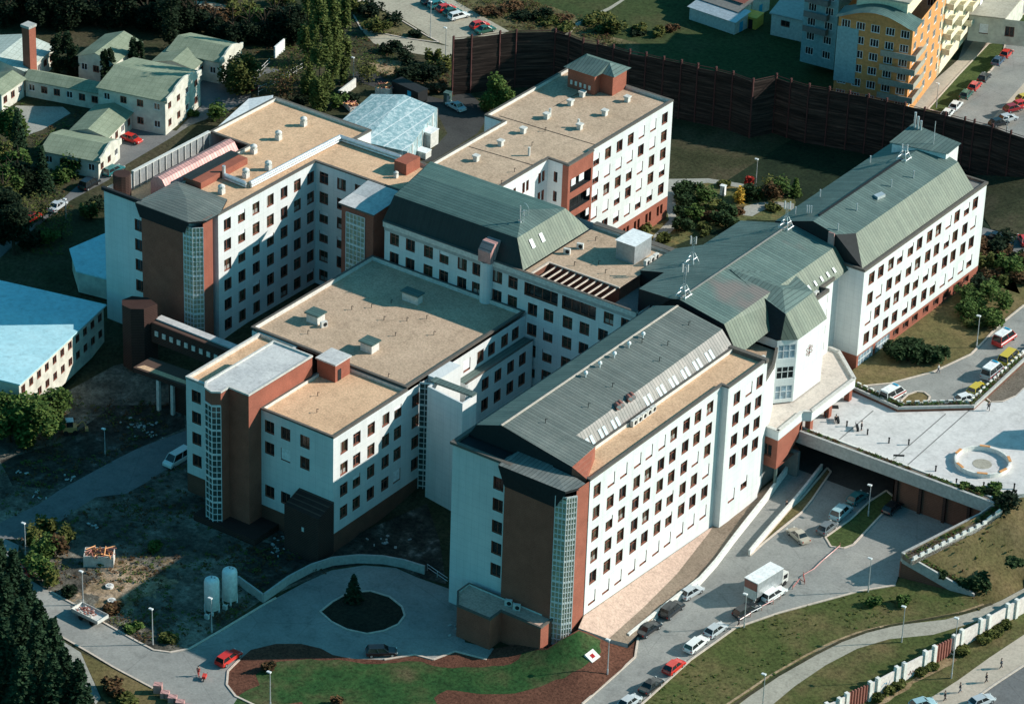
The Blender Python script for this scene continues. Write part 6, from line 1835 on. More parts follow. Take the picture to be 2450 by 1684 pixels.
# ================================================================== street furniture
def lamp(P, label, hgt=5.6, z=None, arm=.55, group='street lamps'):
    p = onG(*P, gL) if z is None else at(*P, z)
    r = empty('street_lamp', p, 0, label, 'street lamp', group)
    MB().tube((0, 0, -.2), (0, 0, hgt), .10, .055, n=8).tube((0, 0, 0), (0, 0, .9), .13, n=8).build('pole', 'galvanised', r)
    MB().prism([(-arm, -.18), (.12, -.18), (.12, .18), (-arm, .18)], [hgt + .08] * 4, [hgt + .22, hgt + .28, hgt + .28, hgt + .22]).build('lamp_head', 'white_paint', r)
    return r
for P, lb, h_, z_ in (((15, 205, 420), 'street lamp by the shrubs at the left edge', 5.6, None), ((15, 660, 805), 'street lamp next to the two concrete manhole rings', 5.6, None), ((15, 1213, 1120), 'street lamp on the verge where the road turns', 5.9, None),
                      ((15, 1680, 1020), 'street lamp in front of the white storage tanks', 5.6, None), ((15, 2145, 1620), 'street lamp standing in the green lawn', 5.8, None), ((17, 840, 1355), 'street lamp on the mulch strip near the white manhole slab', 5.7, None),
                      ((18, 100, 985), 'street lamp beside the long black estate car', 5.6, None), ((18, 1085, 700), 'street lamp in the shadow of the brick retaining wall', 5.6, None), ((18, 1350, 1100), 'street lamp at the bend of the footpath', 5.9, None),
                      ((18, 245, 1640), 'street lamp at the bottom beside the grassy ditch', 5.9, None), ((18, 1745, 1385), 'tall thin lamp post outside the white wall', 10, None), ((14, 1085, 1440), 'street lamp on the grass island by the deck', 5.3, None),
                      ((8, 1945, 1430), 'street lamp beside the red ambulance', 5.6, UP), ((7, 2015, 185), 'street lamp in the back garden near the red bush', 6.0, None), ((2, 1425, 305), 'tall lamp at the tip of the traffic island', 7.5, None),
                      ((2, 1545, 465), 'lamp beside the end of the high fence', 6.2, None), ((11, 835, 960), 'street lamp in the dark waste ground left of the tower', 4.6, None), ((5, 525, 410), 'street lamp by the lane near the silver saloon', 3.6, None),
                      ((2, 815, 620), 'street lamp below the tall poplars', 4.0, None), ((4, 1625, 850), 'street lamp on the pavement by the ochre flats', 4.6, 1.0), ((4, 2185, 1040), 'street lamp in the parking bay by the fence', 2.6, 2.0)):
    lamp(P, lb, h_, z_)
# ring of concrete with orange benches
cc = at(14, 1990, 1027, 5.2)
rad = (at(14, 2212, 1060, 5.2) - cc).length
w = empty('ring_seat', cc, 0, 'round white concrete ring wall in the middle of the plaza', 'ring wall')
m = MB()
N_ = 40
for i in range(N_):
    t0, t1 = 2 * math.pi * i / N_, 2 * math.pi * (i + 1) / N_
    q_ = [(math.cos(t) * rr_, math.sin(t) * rr_) for rr_, t in ((rad - .3, t0), (rad, t0), (rad, t1), (rad - .3, t1))]
    m.prism(q_, 0, .75)
m.build('ring', 'concrete_white', w)
MB().lathe(0, 0, [(.01, .03), (1.5, .03), (1.5, .0)], 24).build('centre_paving', 'path_tan', w)
plain('orange_wood', (.70, .32, .12), .6)
for i, (x, y, lb) in enumerate(((1810, 930, 'at the upper left'), (2010, 902, 'at the top'), (2203, 990, 'at the upper right'), (2185, 1095, 'at the lower right'), (1990, 1132, 'at the bottom'), (1795, 1045, 'at the lower left'))):
    p_ = at(14, x, y, 5.95) - cc
    t = math.atan2(p_.y, p_.x)
    b_ = empty('bench', cc + Vector((math.cos(t) * (rad - .15), math.sin(t) * (rad - .15), .75)), t, 'orange wooden bench slab ' + lb + ' of the white ring', 'bench', 'orange benches on the ring')
    MB().box(-.22, -.8, .05, .22, .8, .13).build('seat', 'orange_wood', b_)
    MB().box(-.2, -.7, 0, .2, -.6, .05).build('foot', 'dark_metal', b_)
    MB().box(-.2, .6, 0, .2, .7, .05).build('foot', 'dark_metal', b_)
for x, y in ((745, 665), (915, 730), (1079, 795), (1249, 862), (1406, 875), (1620, 1085), (1783, 1188), (2000, 1215), (2243, 1225)):
    p_ = at(14, x, y, 5.2)
    b_ = empty('bollard', p_, 0, 'dark bollard standing on the pale plaza paving', 'bollard', 'dark bollards on the plaza')
    MB().tube((0, 0, 0), (0, 0, .8), .12, n=10).build('post', 'dark_metal', b_)
    MB().lathe(0, 0, [(.15, .82), (.17, .95), (.02, 1.02)], 10).build('cap', 'dark_metal', b_)
for x, y, lb in ((845, 690, 'dark bench with a person seated, nearest the porch'), (998, 752, 'empty dark bench beside a standing person')):
    b_ = empty('bench', at(14, x, y, 5.2), 2.2, lb, 'bench', 'dark benches on the plaza')
    MB().box(-.85, -.2, .42, .85, .2, .48).build('seat', 'dark_metal', b_)
    MB().box(-.85, .18, .5, .85, .24, .85).build('backrest', 'dark_metal', b_)
    for s in (-.7, .7): MB().box(s - .04, -.18, 0, s + .04, .18, .42).build('leg', 'dark_metal', b_)
b_ = empty('sign_frame', at(14, 1325, 1000, 5.2), .6, 'low pipe frame with a dark board at the plaza edge', 'sign frame')
MB().tube((-.8, 0, 0), (-.8, 0, 1), .04, n=6).tube((.8, 0, 0), (.8, 0, 1), .04, n=6).build('post', 'galvanised', b_)
MB().box(-.85, -.04, .75, .85, .04, 1.05).build('board', 'dark_metal', b_)
# paving joints in the plaza
m = MB()
for (x0_, y0_, x1_, y1_) in ((1125, 605, 800, 880), (1700, 630, 1250, 1020), (1900, 590, 1370, 1060)):
    a, b = at(14, x0_, y0_, 5.2), at(14, x1_, y1_, 5.2)
    n_ = Vector((a.y - b.y, b.x - a.x, 0)).normalized() * .09
    m.prism([tuple((a - n_)[:2]), tuple((b - n_)[:2]), tuple((b + n_)[:2]), tuple((a + n_)[:2])][::-1], 5.19, 5.212)
m.build('paving_joint', 'concrete_dark')['kind'] = 'structure'
b_ = empty('floor_grille', at(14, 790, 575, 5.2), .62, 'dark rectangular grille let into the plaza paving', 'grille')
MB().box(-1.2, -.55, .0, 1.2, .55, .03).build('grating', 'dark_metal', b_)

# white walls beside the ramp
def lowwall(pts, h, th, label, mat='concrete_white', name='ramp_wall', g=g0, cop=None, gl=None, cat='wall'):
    w = wing((*pts[0], g(*pts[0])), label, name, cat, gl)
    m, c_ = MB(), MB()
    for i in range(len(pts) - 1):
        a, b = Vector(pts[i]), Vector(pts[i + 1])
        L = (b - a).length
        d = (b - a) / L
        q_ = Vector((-d.y, d.x)) * th / 2
        st = max(1, int(L / 4))
        for s_ in range(st):
            p, r_ = a + d * (L * s_ / st), a + d * (L * (s_ + 1) / st)
            za, zb = g(*p), g(*r_)
            m.prism([tuple(p - q_), tuple(r_ - q_), tuple(r_ + q_), tuple(p + q_)], [za - .6, zb - .6, zb - .6, za - .6], [za + h, zb + h, zb + h, za + h])
            if cop:
                q2 = q_ * 1.25
                c_.prism([tuple(p - q2), tuple(r_ - q2), tuple(r_ + q2), tuple(p + q2)], [za + h, zb + h, zb + h, za + h], [za + h + .1, zb + h + .1, zb + h + .1, za + h + .1])
    m.build('wall', mat, w)
    if cop: c_.build('coping', cop, w)
    settle(w)
    return w
lowwall(pxs([(17, 1003, 1090), (17, 1300, 850), (17, 1575, 640), (17, 1700, 500), (17, 1850, 300), (17, 2080, 10), (14, 455, 1075)]), 1.15, .35, 'long white wall curving down between the forecourt and the road', cop='concrete_white')
lowwall(pxs([(18, 140, 415), (18, 500, 0), (14, 715, 1070)]), .9, .3, 'second white wall between the ramp lane and the grassy strip', cop='concrete_white')
cw = [(15, 1890, 640), (15, 2090, 785), (16, 95, 785), (16, 300, 640), (16, 480, 545), (16, 650, 490), (16, 850, 470), (16, 1050, 478), (16, 1220, 510), (16, 1380, 560)]
lowwall(pxs([cw[0], cw[1]] + cw[3:]), 1.35, .25, 'curved pale retaining wall round the turning circle', 'concrete', 'retaining_wall', cop='concrete')
# railings
def railing(pts, label, mat='galvanised', name='railing', g=g0, h=1.1, sp=2.0, cat='railing', rails=2):
    w = wing((*pts[0], g(*pts[0])), label, name, cat, None)
    m, r_ = MB(), MB()
    for i in range(len(pts) - 1):
        a, b = Vector(pts[i]), Vector(pts[i + 1])
        n_ = max(1, int((b - a).length / sp))
        for k in range(n_):
            p, q_ = a.lerp(b, k / n_), a.lerp(b, (k + 1) / n_)
            za, zb = g(*p), g(*q_)
            m.tube((*p, za - .2), (*p, za + h), .05, n=5)
            for j in range(rails):
                hh = h * (j + 1) / rails
                r_.tube((*p, za + hh), (*q_, zb + hh), .04, n=4)
    m.build('post', mat, w)
    r_.build('rail', mat, w)
    settle(w)
railing(pxs([(16, 1400, 530), (16, 1560, 640)]), 'grey railing at the end of the curved retaining wall')
railing(pxs([(2, 60, 760), (2, 250, 660), (2, 420, 560)]), 'light rail fence running between the bare trees', 'offwhite', h=1.6)
railing(pxs([(2, 30, 640), (2, 150, 520)]), 'pale rail fence beside the shaded drive', 'offwhite', h=1.4)
lowwall(pxs([(2, 190, 465), (2, 265, 400)]), 2.4, .3, 'short white free standing wall in the shaded yard', 'white_paint', 'yard_wall')
lowwall(pxs([(2, 700, 790), (2, 830, 690)]), 1.8, .3, 'short pale wall next to the plastic shelter', 'offwhite', 'yard_wall')
# perimeter wall: white panels, piers and brown grilles
wp = [(18, 560, 1830), (18, 745, 1730), (18, 845, 1690), (18, 905, 1650), (18, 1090, 1560), (18, 1150, 1530), (18, 1300, 1440), (18, 1360, 1410), (18, 1525, 1315), (18, 1600, 1275), (18, 1755, 1190), (18, 1815, 1145), (18, 1965, 1060), (18, 2030, 1030), (18, 2180, 940), (18, 2250, 905), (18, 2400, 820), (18, 2600, 700)]
WP = pxs(wp)
zg_ = [g0(*p_) for p_ in WP]
plain('panel_white', (.70, .62, .58), .9, .15)
w = wing((*WP[0], zg_[0]), 'tall white panel wall with piers and brown slatted grilles along the pavement', 'boundary_wall', 'wall', None)
for i in range(len(WP) - 1):
    a, b = Vector(WP[i]), Vector(WP[i + 1])
    d_ = (b - a).normalized()
    n_ = Vector((-d_.y, d_.x))
    z_ = zg_[i]
    if i in (3, 9):
        m = MB()
        k = int((b - a).length / .55)
        for j in range(k):
            p_ = a + d_ * (.4 + j * .55)
            m.prism([tuple(p_ - n_ * .15), tuple(p_ + d_ * .22 - n_ * .15), tuple(p_ + d_ * .22 + n_ * .15), tuple(p_ + n_ * .15)], z_ - .3, z_ + 3.1)
        m.build('grille', 'red_brown', w)
    else:
        MB().prism([tuple(a - n_ * .1), tuple(b - n_ * .1), tuple(b + n_ * .1), tuple(a + n_ * .1)], z_ - .5, z_ + 2.9).build('panel', 'panel_white', w)
    MB().prism([tuple(a - d_ * .28 - n_ * .32), tuple(a + d_ * .28 - n_ * .32), tuple(a + d_ * .28 + n_ * .32), tuple(a - d_ * .28 + n_ * .32)], z_ - .5, z_ + 3.2).build('pier', 'concrete_white', w)
    if i in (5, 7):     # sprayed marks
        m = MB()
        rr = random.Random(i)
        last = None
        for k in range(9):
            p_ = a.lerp(b, .2 + .5 * k / 9) - n_ * -.0
            q_ = Vector((p_.x, p_.y)) - n_ * .125
            pt = (q_.x, q_.y, z_ + .5 + rr.random() * 1.3)
            if last: m.tube(last, pt, .03, n=4)
            last = pt
        m.build('graffiti', 'tail_lens' if i == 7 else 'blue_sheet', w)
settle(w)
# tanks
for (x, y, lb) in ((1683, 865, 'white upright storage tank on legs, the nearer of the pair'), (1825, 790, 'white upright storage tank with green stain, the further of the pair')):
    p_ = onG(15, x, y)
    r = empty('storage_tank', p_, 0, lb, 'tank', 'white storage tanks')
    MB().lathe(0, 0, [(.05, .55), (.7, .6), (1.12, .85), (1.12, 5.4), (1.02, 5.75), (.7, 5.98), (.02, 6.05)], 28).build('vessel', 'white_paint', r, smooth=True)
    for k in range(4):
        t = math.pi / 4 + k * math.pi / 2
        MB().box(-.1 + math.cos(t) * 1.02, -.1 + math.sin(t) * 1.02, -.3, .1 + math.cos(t) * 1.02, .1 + math.sin(t) * 1.02, 1.6).build('leg', 'white_paint', r)
    MB().tube((.5, -1.0, .6), (.5, -1.5, .2), .07, n=6).box(.1, -1.9, -.2, .8, -1.5, .7).build('valve_box', 'offwhite', r)
    MB().tube((0, 0, 6.0), (0, 0, 6.3), .12, n=8).tube((.45, .2, 5.9), (.45, .2, 6.15), .08, n=8).build('nozzle', 'grey_metal', r)
# manhole rings, skip of timber, small items
for x, y, lb in ((870, 665, 'pale concrete manhole ring nearer the timber skip'), (887, 780, 'pale concrete manhole ring nearer the road')):
    r = empty('manhole_ring', onG(15, x, y), 0, lb, 'manhole ring', 'concrete manhole rings')
    MB().lathe(0, 0, [(.62, -.2), (.62, .35), (.02, .38)], 18).build('ring', 'concrete_white', r)
    MB().lathe(0, 0, [(.3, .385), (.3, .43), (.02, .43)], 12).build('cover', 'concrete', r)
def skip(P, rz, sx, sy, h, label, z=None):
    p_ = onG(*P)
    r = empty('skip', p_, rz, label, 'skip')
    m = MB().box(-sx, -sy, 0, sx, -sy + .08, h).box(-sx, sy - .08, 0, sx, sy, h).box(-sx, -sy, 0, -sx + .08, sy, h).box(sx - .08, -sy, 0, sx, sy, h).box(-sx, -sy, 0, sx, sy, .1)
    for k in range(6):
        x_ = -sx + (2 * sx) * k / 5
        m.box(x_ - .05, -sy - .06, 0, x_ + .05, -sy, h)
    m.build('bin', 'offwhite', r)
    t = empty('timber_pile', p_, rz, 'broken timber boards heaped in the ' + label.split()[0] + ' skip ' + ' '.join(label.split()[2:6]), 'timber')
    m = MB()
    rr = random.Random(int(sx * 100 + P[1]))
    for k in range(46):
        a_ = Vector((rr.uniform(-sx * .8, sx * .8), rr.uniform(-sy * .8, sy * .8), h - .25 + rr.random() * .5))
        d_ = Vector((rr.uniform(-1, 1), rr.uniform(-1, 1), rr.uniform(-.15, .15))).normalized() * rr.uniform(.5, 1.0)
        m.mat(k % 2).tube(a_ - d_, a_ + d_, .09, n=4)
    m.build('board', ['red_brown', 'orange_wood'], t)
skip((15, 790, 470), .62, 2.2, 1.3, 1.9, 'white skip full of timber standing on the waste ground')
skip((2, 1060, 745), .3, 1.4, 1.1, 1.6, 'pale skip of reddish timber behind the plastic shelter')
skip((2, 800, 860), -.5, 1.6, 1.0, 1.0, 'small skip of planks left of the plastic shelter')
rr = random.Random(11)
pal = pxs([(15, 1255, 1500), (15, 1310, 1540), (15, 1370, 1575), (15, 1430, 1612), (15, 1490, 1650)])
for i, p_ in enumerate(pal):
    r = empty('brick_pallet', (*p_, g0(*p_)), .5, ['pink wrapped brick pallet with two layers at the head of the row', 'pink brick pallet second in the row beside the road', 'pink brick pallet third in the row', 'pink brick pallet fourth in the row', 'pink brick pallet at the bottom edge of the picture'][i], 'pallet', 'pallets of pink bricks')
    MB().mat(0).box(-.6, -.5, .14, .6, .5, 1.5 if i == 0 else 1.0).build('brick_stack', 'pink_metal', r)
    MB().box(-.62, -.52, 0, .62, -.4, .14).box(-.62, .4, 0, .62, .52, .14).build('skid', 'orange_wood', r)
r = empty('manhole_slab', onG(17, 720, 1210, gL), .3, 'pale square slab with a red manhole lid in the lawn', 'manhole')
gx_ = gL(r.location.x + .5, r.location.y) - gL(r.location.x - .5, r.location.y)
gy_ = gL(r.location.x, r.location.y + .5) - gL(r.location.x, r.location.y - .5)
r.rotation_euler = Vector((-gx_, -gy_, 1)).to_track_quat('Z', 'Y').to_euler()
MB().box(-1.0, -.8, -.6, 1.0, .8, .12).build('slab', 'concrete_white', r)
MB().box(-.4, -.35, .12, .3, .3, .15).build('lid', 'tail_lens', r)
# debris
plain('scrap_white', (.42, .43, .42), .8)
m = MB()
rr = random.Random(21)
for (r_, x, y, sx, sy, n_) in ((11, 1080, 720, 130, 60, 26), (11, 550, 1160, 60, 30, 8), (11, 310, 1290, 60, 30, 8), (11, 150, 1090, 60, 40, 6), (16, 220, 340, 110, 70, 22), (16, 1050, 310, 160, 40, 14), (11, 1150, 820, 160, 40, 8), (15, 760, 180, 60, 30, 5), (16, 1640, 1000, 80, 60, 10)):
    for k in range(int(n_ * .8)):
        p_ = onG(r_, x + rr.gauss(0, sx * .6), y + rr.gauss(0, sy * .6))
        a_, b_2 = rr.uniform(.08, .34), rr.uniform(.06, .2)
        t = rr.random() * 3.14
        c2, s2 = math.cos(t), math.sin(t)
        q_ = [(p_.x + c2 * u_ - s2 * v_, p_.y + s2 * u_ + c2 * v_) for u_, v_ in ((-a_, -b_2), (a_, -b_2), (a_, b_2), (-a_, b_2))]
        m.prism(q_, p_.z, p_.z + rr.uniform(.05, .25))
m.build('debris', 'scrap_white')['kind'] = 'stuff'
o = SC.objects['debris']
tag(o, 'scattered pale scraps of board and rubble on the shaded waste ground', 'debris')
# barrier tape on little stands
w = wing((*onG(18, 575, 600)[:2], -2.5), 'red and white barrier tape sagging across the road', 'barrier_tape', 'tape', None)
tp = pxs([(18, 860, 348), (18, 800, 400), (18, 740, 450), (18, 650, 535), (18, 570, 578), (18, 580, 640), (18, 540, 612), (18, 485, 680)])
m = MB()
for i in range(len(tp) - 1):
    a, b = tp[i], tp[i + 1]
    m.mat(i % 2 and 0).tube((*a, g0(*a) + .35), (*b, g0(*b) + .3), .07, n=4)
m.build('tape', ['tail_lens', 'white_paint'], w)
m = MB()
for p_ in (tp[0], tp[4], tp[5], tp[7]):
    m.tube((*p_, g0(*p_)), (*p_, g0(*p_) + .8), .05, n=5)
m.build('stake', 'red_brown', w)
settle(w)
w = wing((*onG(18, 230, 860)[:2], -2.8), 'red and white tape strung beside the black estate car', 'barrier_tape', 'tape', None)
tp = pxs([(18, 60, 960), (18, 150, 900), (18, 240, 850), (18, 330, 800), (18, 385, 760)])
m = MB()
for i in range(len(tp) - 1):
    a, b = tp[i], tp[i + 1]
    m.mat(i % 2).tube((*a, g0(*a) + .8), (*b, g0(*b) + .7), .06, n=4)
m.build('tape', ['tail_lens', 'white_paint'], w)
m = MB()
for p_ in tp: m.tube((*p_, g0(*p_)), (*p_, g0(*p_) + .9), .05, n=5)
m.build('stake', 'red_brown', w)
settle(w)
# grassy drainage ditch edge
gp = pxs([(18, -60, 1610), (18, 300, 1370), (18, 600, 1200), (18, 800, 1100), (18, 1000, 1025), (18, 1200, 975), (18, 1500, 925), (18, 1800, 870), (18, 2000, 800)])
strip(gp, .35, .05, g0, 'drain_channel', 'dirt_pale')['kind'] = 'structure'
strip([(x + .9, y + .9) for x, y in gp], .5, .06, g0, 'drain_channel', 'ground_rough')['kind'] = 'structure'
# unseen block added outside the frame to cast the shadow on the plaza
off = Vector((.76, .65)) * (8.0 / math.tan(SUN_EL))
s1, s2 = Vector(at(14, 2020, 870, 5.2)[:2]) + off, Vector(at(14, 2170, 765, 5.2)[:2]) + off
s3 = Vector(at(14, 2150, 905, 5.2)[:2]) + off
slab_building('shadow_block', [tuple(s1), tuple(s3), tuple(s3 + Vector((9, 5))), tuple(s2 + Vector((8, 8))), tuple(s2)], 5.2, [13.1] * 5, 'plain hall at the plaza side, just beyond the right edge of the picture', 'offwhite', 'concrete', ov=0)
# ================================================================== vegetation
def leafmat(name, c1, c2, c3):
    n = NT(name, .8, .12)
    oi = n.t.nodes.new('ShaderNodeObjectInfo')
    base = n.ramp(n.noise(.9, 4, .7), [(.3, c1), (.5, c2), (.72, c3)])
    n.col(n.mix(1.0, base, n.ramp(oi.outputs['Random'], [(0, (.8, .82, .8)), (1, (1.2, 1.15, 1.1))]), 'MULTIPLY'))
    return n.m
leafmat('leaf_green', (.035, .065, .015), (.06, .105, .025), (.12, .15, .04))
leafmat('leaf_dark', (.006, .013, .007), (.011, .022, .010), (.022, .034, .014))
leafmat('leaf_olive', (.05, .06, .015), (.085, .095, .025), (.14, .14, .045))
leafmat('leaf_autumn', (.05, .030, .016), (.10, .052, .026), (.08, .075, .03))
leafmat('leaf_yellow', (.35, .20, .03), (.55, .34, .05), (.6, .42, .1))
leafmat('leaf_red', (.25, .02, .02), (.4, .04, .03), (.45, .08, .05))
leafmat('needle', (.010, .026, .014), (.020, .045, .022), (.04, .075, .035))
leafmat('poplar_leaf', (.045, .065, .016), (.08, .105, .028), (.15, .165, .05))
plain('bark', (.055, .042, .03), .95, .1)
leafmat('shrub_leaf', (.014, .030, .012), (.026, .050, .018), (.05, .075, .028))
PRO = {}
def crown_mesh(key, kind, mat, n, seed, size=.42):
    """leaf-sized faces scattered through clumps; unit crown: radius 1, height 1, base at z=0 (scaled by dims)"""
    rr = random.Random(seed)
    m = MB()
    def leaf(p, s):
        a, b = rr.random() * 6.28, rr.uniform(-.9, .9)
        u = Vector((math.cos(a), math.sin(a), rr.uniform(-.5, .5))).normalized() * s
        v = Vector((-math.sin(a) * math.cos(b), math.cos(a) * math.cos(b), math.sin(b))) * s * .75
        m.face([p - u, p - v * .8, p + u, p + v])
    if kind == 'round':
        cl = []
        for k in range(16):
            t, r, z = rr.random() * 6.28, rr.uniform(.25, .72), rr.uniform(.2, .8)
            r *= math.sin(math.pi * min(.95, z + .08)) ** .5
            cl.append((Vector((math.cos(t) * r, math.sin(t) * r, z)), rr.uniform(.24, .42)))
        cl.append((Vector((0, 0, .7)), .45))
        for k in range(n):
            c, r = rr.choice(cl)
            d = Vector((rr.gauss(0, 1), rr.gauss(0, 1), rr.gauss(0, 1))).normalized() * r * rr.random() ** .35
            d.z *= .8
            leaf(c + d, size * rr.uniform(.6, 1.2))
    elif kind == 'cone':
        tiers = 11
        for k in range(n):
            ti = int((rr.random() ** 1.5) * tiers)
            z0 = ti / tiers
            R_ = (1 - z0) ** .85 * .98 + .03
            nb = 7
            t = (int(rr.random() * nb) + ti * .37) * 6.28 / nb + rr.gauss(0, .16)
            r = R_ * rr.random() ** .5
            z = z0 + .12 - r * .13 + rr.gauss(0, .012)
            leaf(Vector((math.cos(t) * r, math.sin(t) * r, z)), size * rr.uniform(.5, 1.1))
    elif kind == 'poplar':
        cl = []
        for k in range(34):
            z = rr.random()
            R_ = (math.sin(math.pi * min(1, z * .92 + .06)) ** .55) * .62
            t = rr.random() * 6.28
            cl.append((Vector((math.cos(t) * R_ * .75, math.sin(t) * R_ * .75, z * .97)), rr.uniform(.2, .38)))
        for k in range(n):
            c, r = rr.choice(cl)
            d = Vector((rr.gauss(0, 1), rr.gauss(0, 1), 0)).normalized() * r * rr.random() ** .5
            leaf(c + d + Vector((0, 0, rr.gauss(0, .035))), size * rr.uniform(.5, 1.1))
    elif kind == 'bush':
        cl = [(Vector((rr.uniform(-.6, .6), rr.uniform(-.6, .6), rr.uniform(.2, .6))), rr.uniform(.3, .5)) for k in range(9)]
        for k in range(n):
            c, r = rr.choice(cl)
            d = Vector((rr.gauss(0, 1), rr.gauss(0, 1), abs(rr.gauss(0, 1)) - .4)).normalized() * r * rr.random() ** .35
            leaf(c + d, size * rr.uniform(.6, 1.2))
    elif kind == 'sparse':
        for k in range(n):
            t, r, z = rr.random() * 6.28, rr.random() ** .5, rr.random()
            leaf(Vector((math.cos(t) * r, math.sin(t) * r, z)), size * rr.uniform(.4, .9))
    me = bpy.data.meshes.new('crown')
    me.from_pydata(m.v, [], m.f)
    me.materials.append(MATS[mat])
    PRO[key] = me
    return me
def anis(me, key, sx, sz):
    pass
def trunk_mesh(h, r, limbs, seed, spread):
    rr = random.Random(seed)
    m = MB().tube((0, 0, -.4), (0, 0, h * .55), r, r * .6, 8).tube((0, 0, h * .55), (rr.uniform(-.1, .1), 0, h * .9), r * .6, r * .2, 6)
    for k in range(limbs):
        t = k * 6.28 / limbs + rr.random()
        z = h * rr.uniform(.3, .6)
        m.tube((0, 0, z), (math.cos(t) * spread, math.sin(t) * spread, z + h * rr.uniform(.15, .35)), r * .4, r * .12, 5)
    return m
TREES = {}
def tree(P, kind, mat, R_, hgt, label, group=None, name='tree', cat='tree', z=None, base=None, n=None, leaf=.34, rx=None):
    """R_ crown radius, hgt total height"""
    if isinstance(P, Vector): p = P
    else: p = onG(*P) if z is None else at(*P, z)
    if kind == 'round': R_ *= 1.22
    low = {'round': .22, 'cone': .06, 'poplar': .05, 'bush': -.02, 'sparse': .15}[kind] if base is None else base
    N0 = {'round': 3000, 'cone': 3200, 'poplar': 8500, 'bush': 1000, 'sparse': 380}[kind]
    N0 = n or N0
    sc = (R_ / 3.0) ** 1.5
    nn = max(350, int(N0 * min(1.7, sc))) if n is None else n
    bucket = (kind, mat, int(round(R_)), int(round(hgt / 3)), random.randrange(2))
    if bucket not in PRO:
        rr = random.Random(len(PRO) + 77)
        me = crown_mesh(bucket, kind, mat, nn, len(PRO) + 5, 1.0)
        # crown built with unit leaves: rebuild vertices so leaves keep a real size
        ch = hgt * (1 - low)
        vs = me.vertices
        for f in me.polygons:
            ids = list(f.vertices)
            c_ = sum((vs[i].co for i in ids), Vector()) / 4
            c2 = Vector((c_.x * R_, c_.y * R_, c_.z * ch))
            for i in ids:
                d = (vs[i].co - c_) * leaf
                vs[i].co = c2 + d
        me.update()
    r = empty(name, p, random.random() * 6.28, label, cat, group)
    o = bpy.data.objects.new('crown', PRO[bucket])
    C.objects.link(o)
    o.parent = r
    o.location = (0, 0, hgt * low)
    if kind in ('round', 'sparse'):
        k = ('t', kind, int(R_))
        if k not in TREES:
            TREES[k] = trunk_mesh(hgt, .09 * R_ if kind == 'round' else .12, 6 if kind == 'round' else 12, int(R_ * 10), R_ * .6).build('trunk', 'bark', r).data
        else:
            t = bpy.data.objects.new('trunk', TREES[k])
            C.objects.link(t)
            t.parent = r
    elif kind in ('cone', 'poplar'):
        MB().tube((0, 0, -.4), (0, 0, hgt * .85), .22, .05, 7).build('trunk', 'bark', r)
    else:
        MB().tube((0, 0, -.2), (0, 0, hgt * .5), .08, .03, 5).tube((0, 0, 0), (R_ * .3, 0, hgt * .5), .06, .02, 5).build('stem', 'bark', r)
    return r
T = tree
# spruces at the lower left
sp = [((15, 20, 930), 3.4, 13), ((15, 130, 1010), 3.4, 13), ((15, 235, 1180), 3.2, 12), ((15, 60, 1250), 3.8, 14), ((15, 330, 1370), 3.3, 12.5), ((15, 190, 1450), 3.8, 14), ((15, 440, 1560), 3.0, 12), ((15, 320, 1640), 3.6, 14), ((15, 60, 1620), 3.8, 14), ((15, 530, 1750), 3.0, 12), ((15, 640, 1850), 3.0, 11), ((15, -80, 1100), 3.6, 14), ((15, 440, 1850), 3.5, 13), ((15, 200, 1850), 3.8, 14)]
ln_ = ['topmost', 'second from the top', 'third from the top']
for i, (P, R_, h_) in enumerate(sp):
    T(P, 'cone', 'needle', R_, h_, 'dark spruce in the dense stand at the lower left corner', 'dark spruces in the lower left stand', 'spruce_tree', 'spruce', leaf=.36)
T((16, 815, 770), 'cone', 'needle', 1.5, 4.2, 'small dark spruce on the round bed of the turning circle', None, 'spruce_tree', 'spruce', n=1100, leaf=.26)
# left trees by the office block
LB = 'leafy trees beside the office block'
T((11, 250, 880), 'round', 'leaf_green', 4.4, 8.5, 'broad leafy tree at the corner of the white roofed block', LB)
T((11, 70, 850), 'round', 'leaf_green', 4.2, 8.5, 'broad leafy tree at the left edge below the white roof', LB)
T((11, 410, 790), 'round', 'leaf_green', 3.4, 7.5, 'smaller leafy tree nearest the orange digger', LB)
T((11, 360, 560), 'bush', 'leaf_green', 2.0, 3.4, 'leafy bush climbing the side wall of the office block', LB, 'bush', 'bush')
T((11, 200, 900), 'bush', 'leaf_green', 2.4, 3.4, 'leafy bush at the foot of the broad trees', LB, 'bush', 'bush')
# shrubs lower left
SB = 'shrubs along the lower left road'
for i, (x, y, R_, h_, mt) in enumerate(((390, 230, 1.7, 3.6, 'leaf_olive'), (290, 330, 1.5, 3.4, 'leaf_olive'), (350, 430, 2.2, 4.2, 'leaf_green'), (260, 540, 2.0, 3.4, 'leaf_green'), (450, 400, 2.0, 3.6, 'leaf_autumn'), (540, 340, 1.8, 2.0, 'leaf_olive'), (330, 620, 2.0, 2.2, 'leaf_green'), (430, 650, 1.6, 1.6, 'leaf_olive'), (1240, 380, 1.4, 1.8, 'leaf_green'), (560, 720, 1.5, 1.3, 'leaf_dark'), (900, 850, 1.6, 1.2, 'leaf_autumn'), (1050, 1000, 1.6, 1.1, 'leaf_green'), (1350, 1080, 1.5, .9, 'leaf_olive'), (900, 1500, 2.2, 2.0, 'leaf_autumn'), (1000, 1580, 2.0, 1.5, 'leaf_olive'), (800, 480, 1.3, 1.0, 'leaf_green'))):
    T((15, x, y), 'bush', mt, R_, h_, {'leaf_olive': 'yellowish olive shrub on the waste ground beside the lower left road', 'leaf_green': 'green shrub on the waste ground beside the lower left road', 'leaf_autumn': 'reddish brown shrub on the waste ground beside the lower left road', 'leaf_dark': 'very dark shrub beside the lower left road kerb'}[mt], SB, 'shrub', 'shrub', n=620)
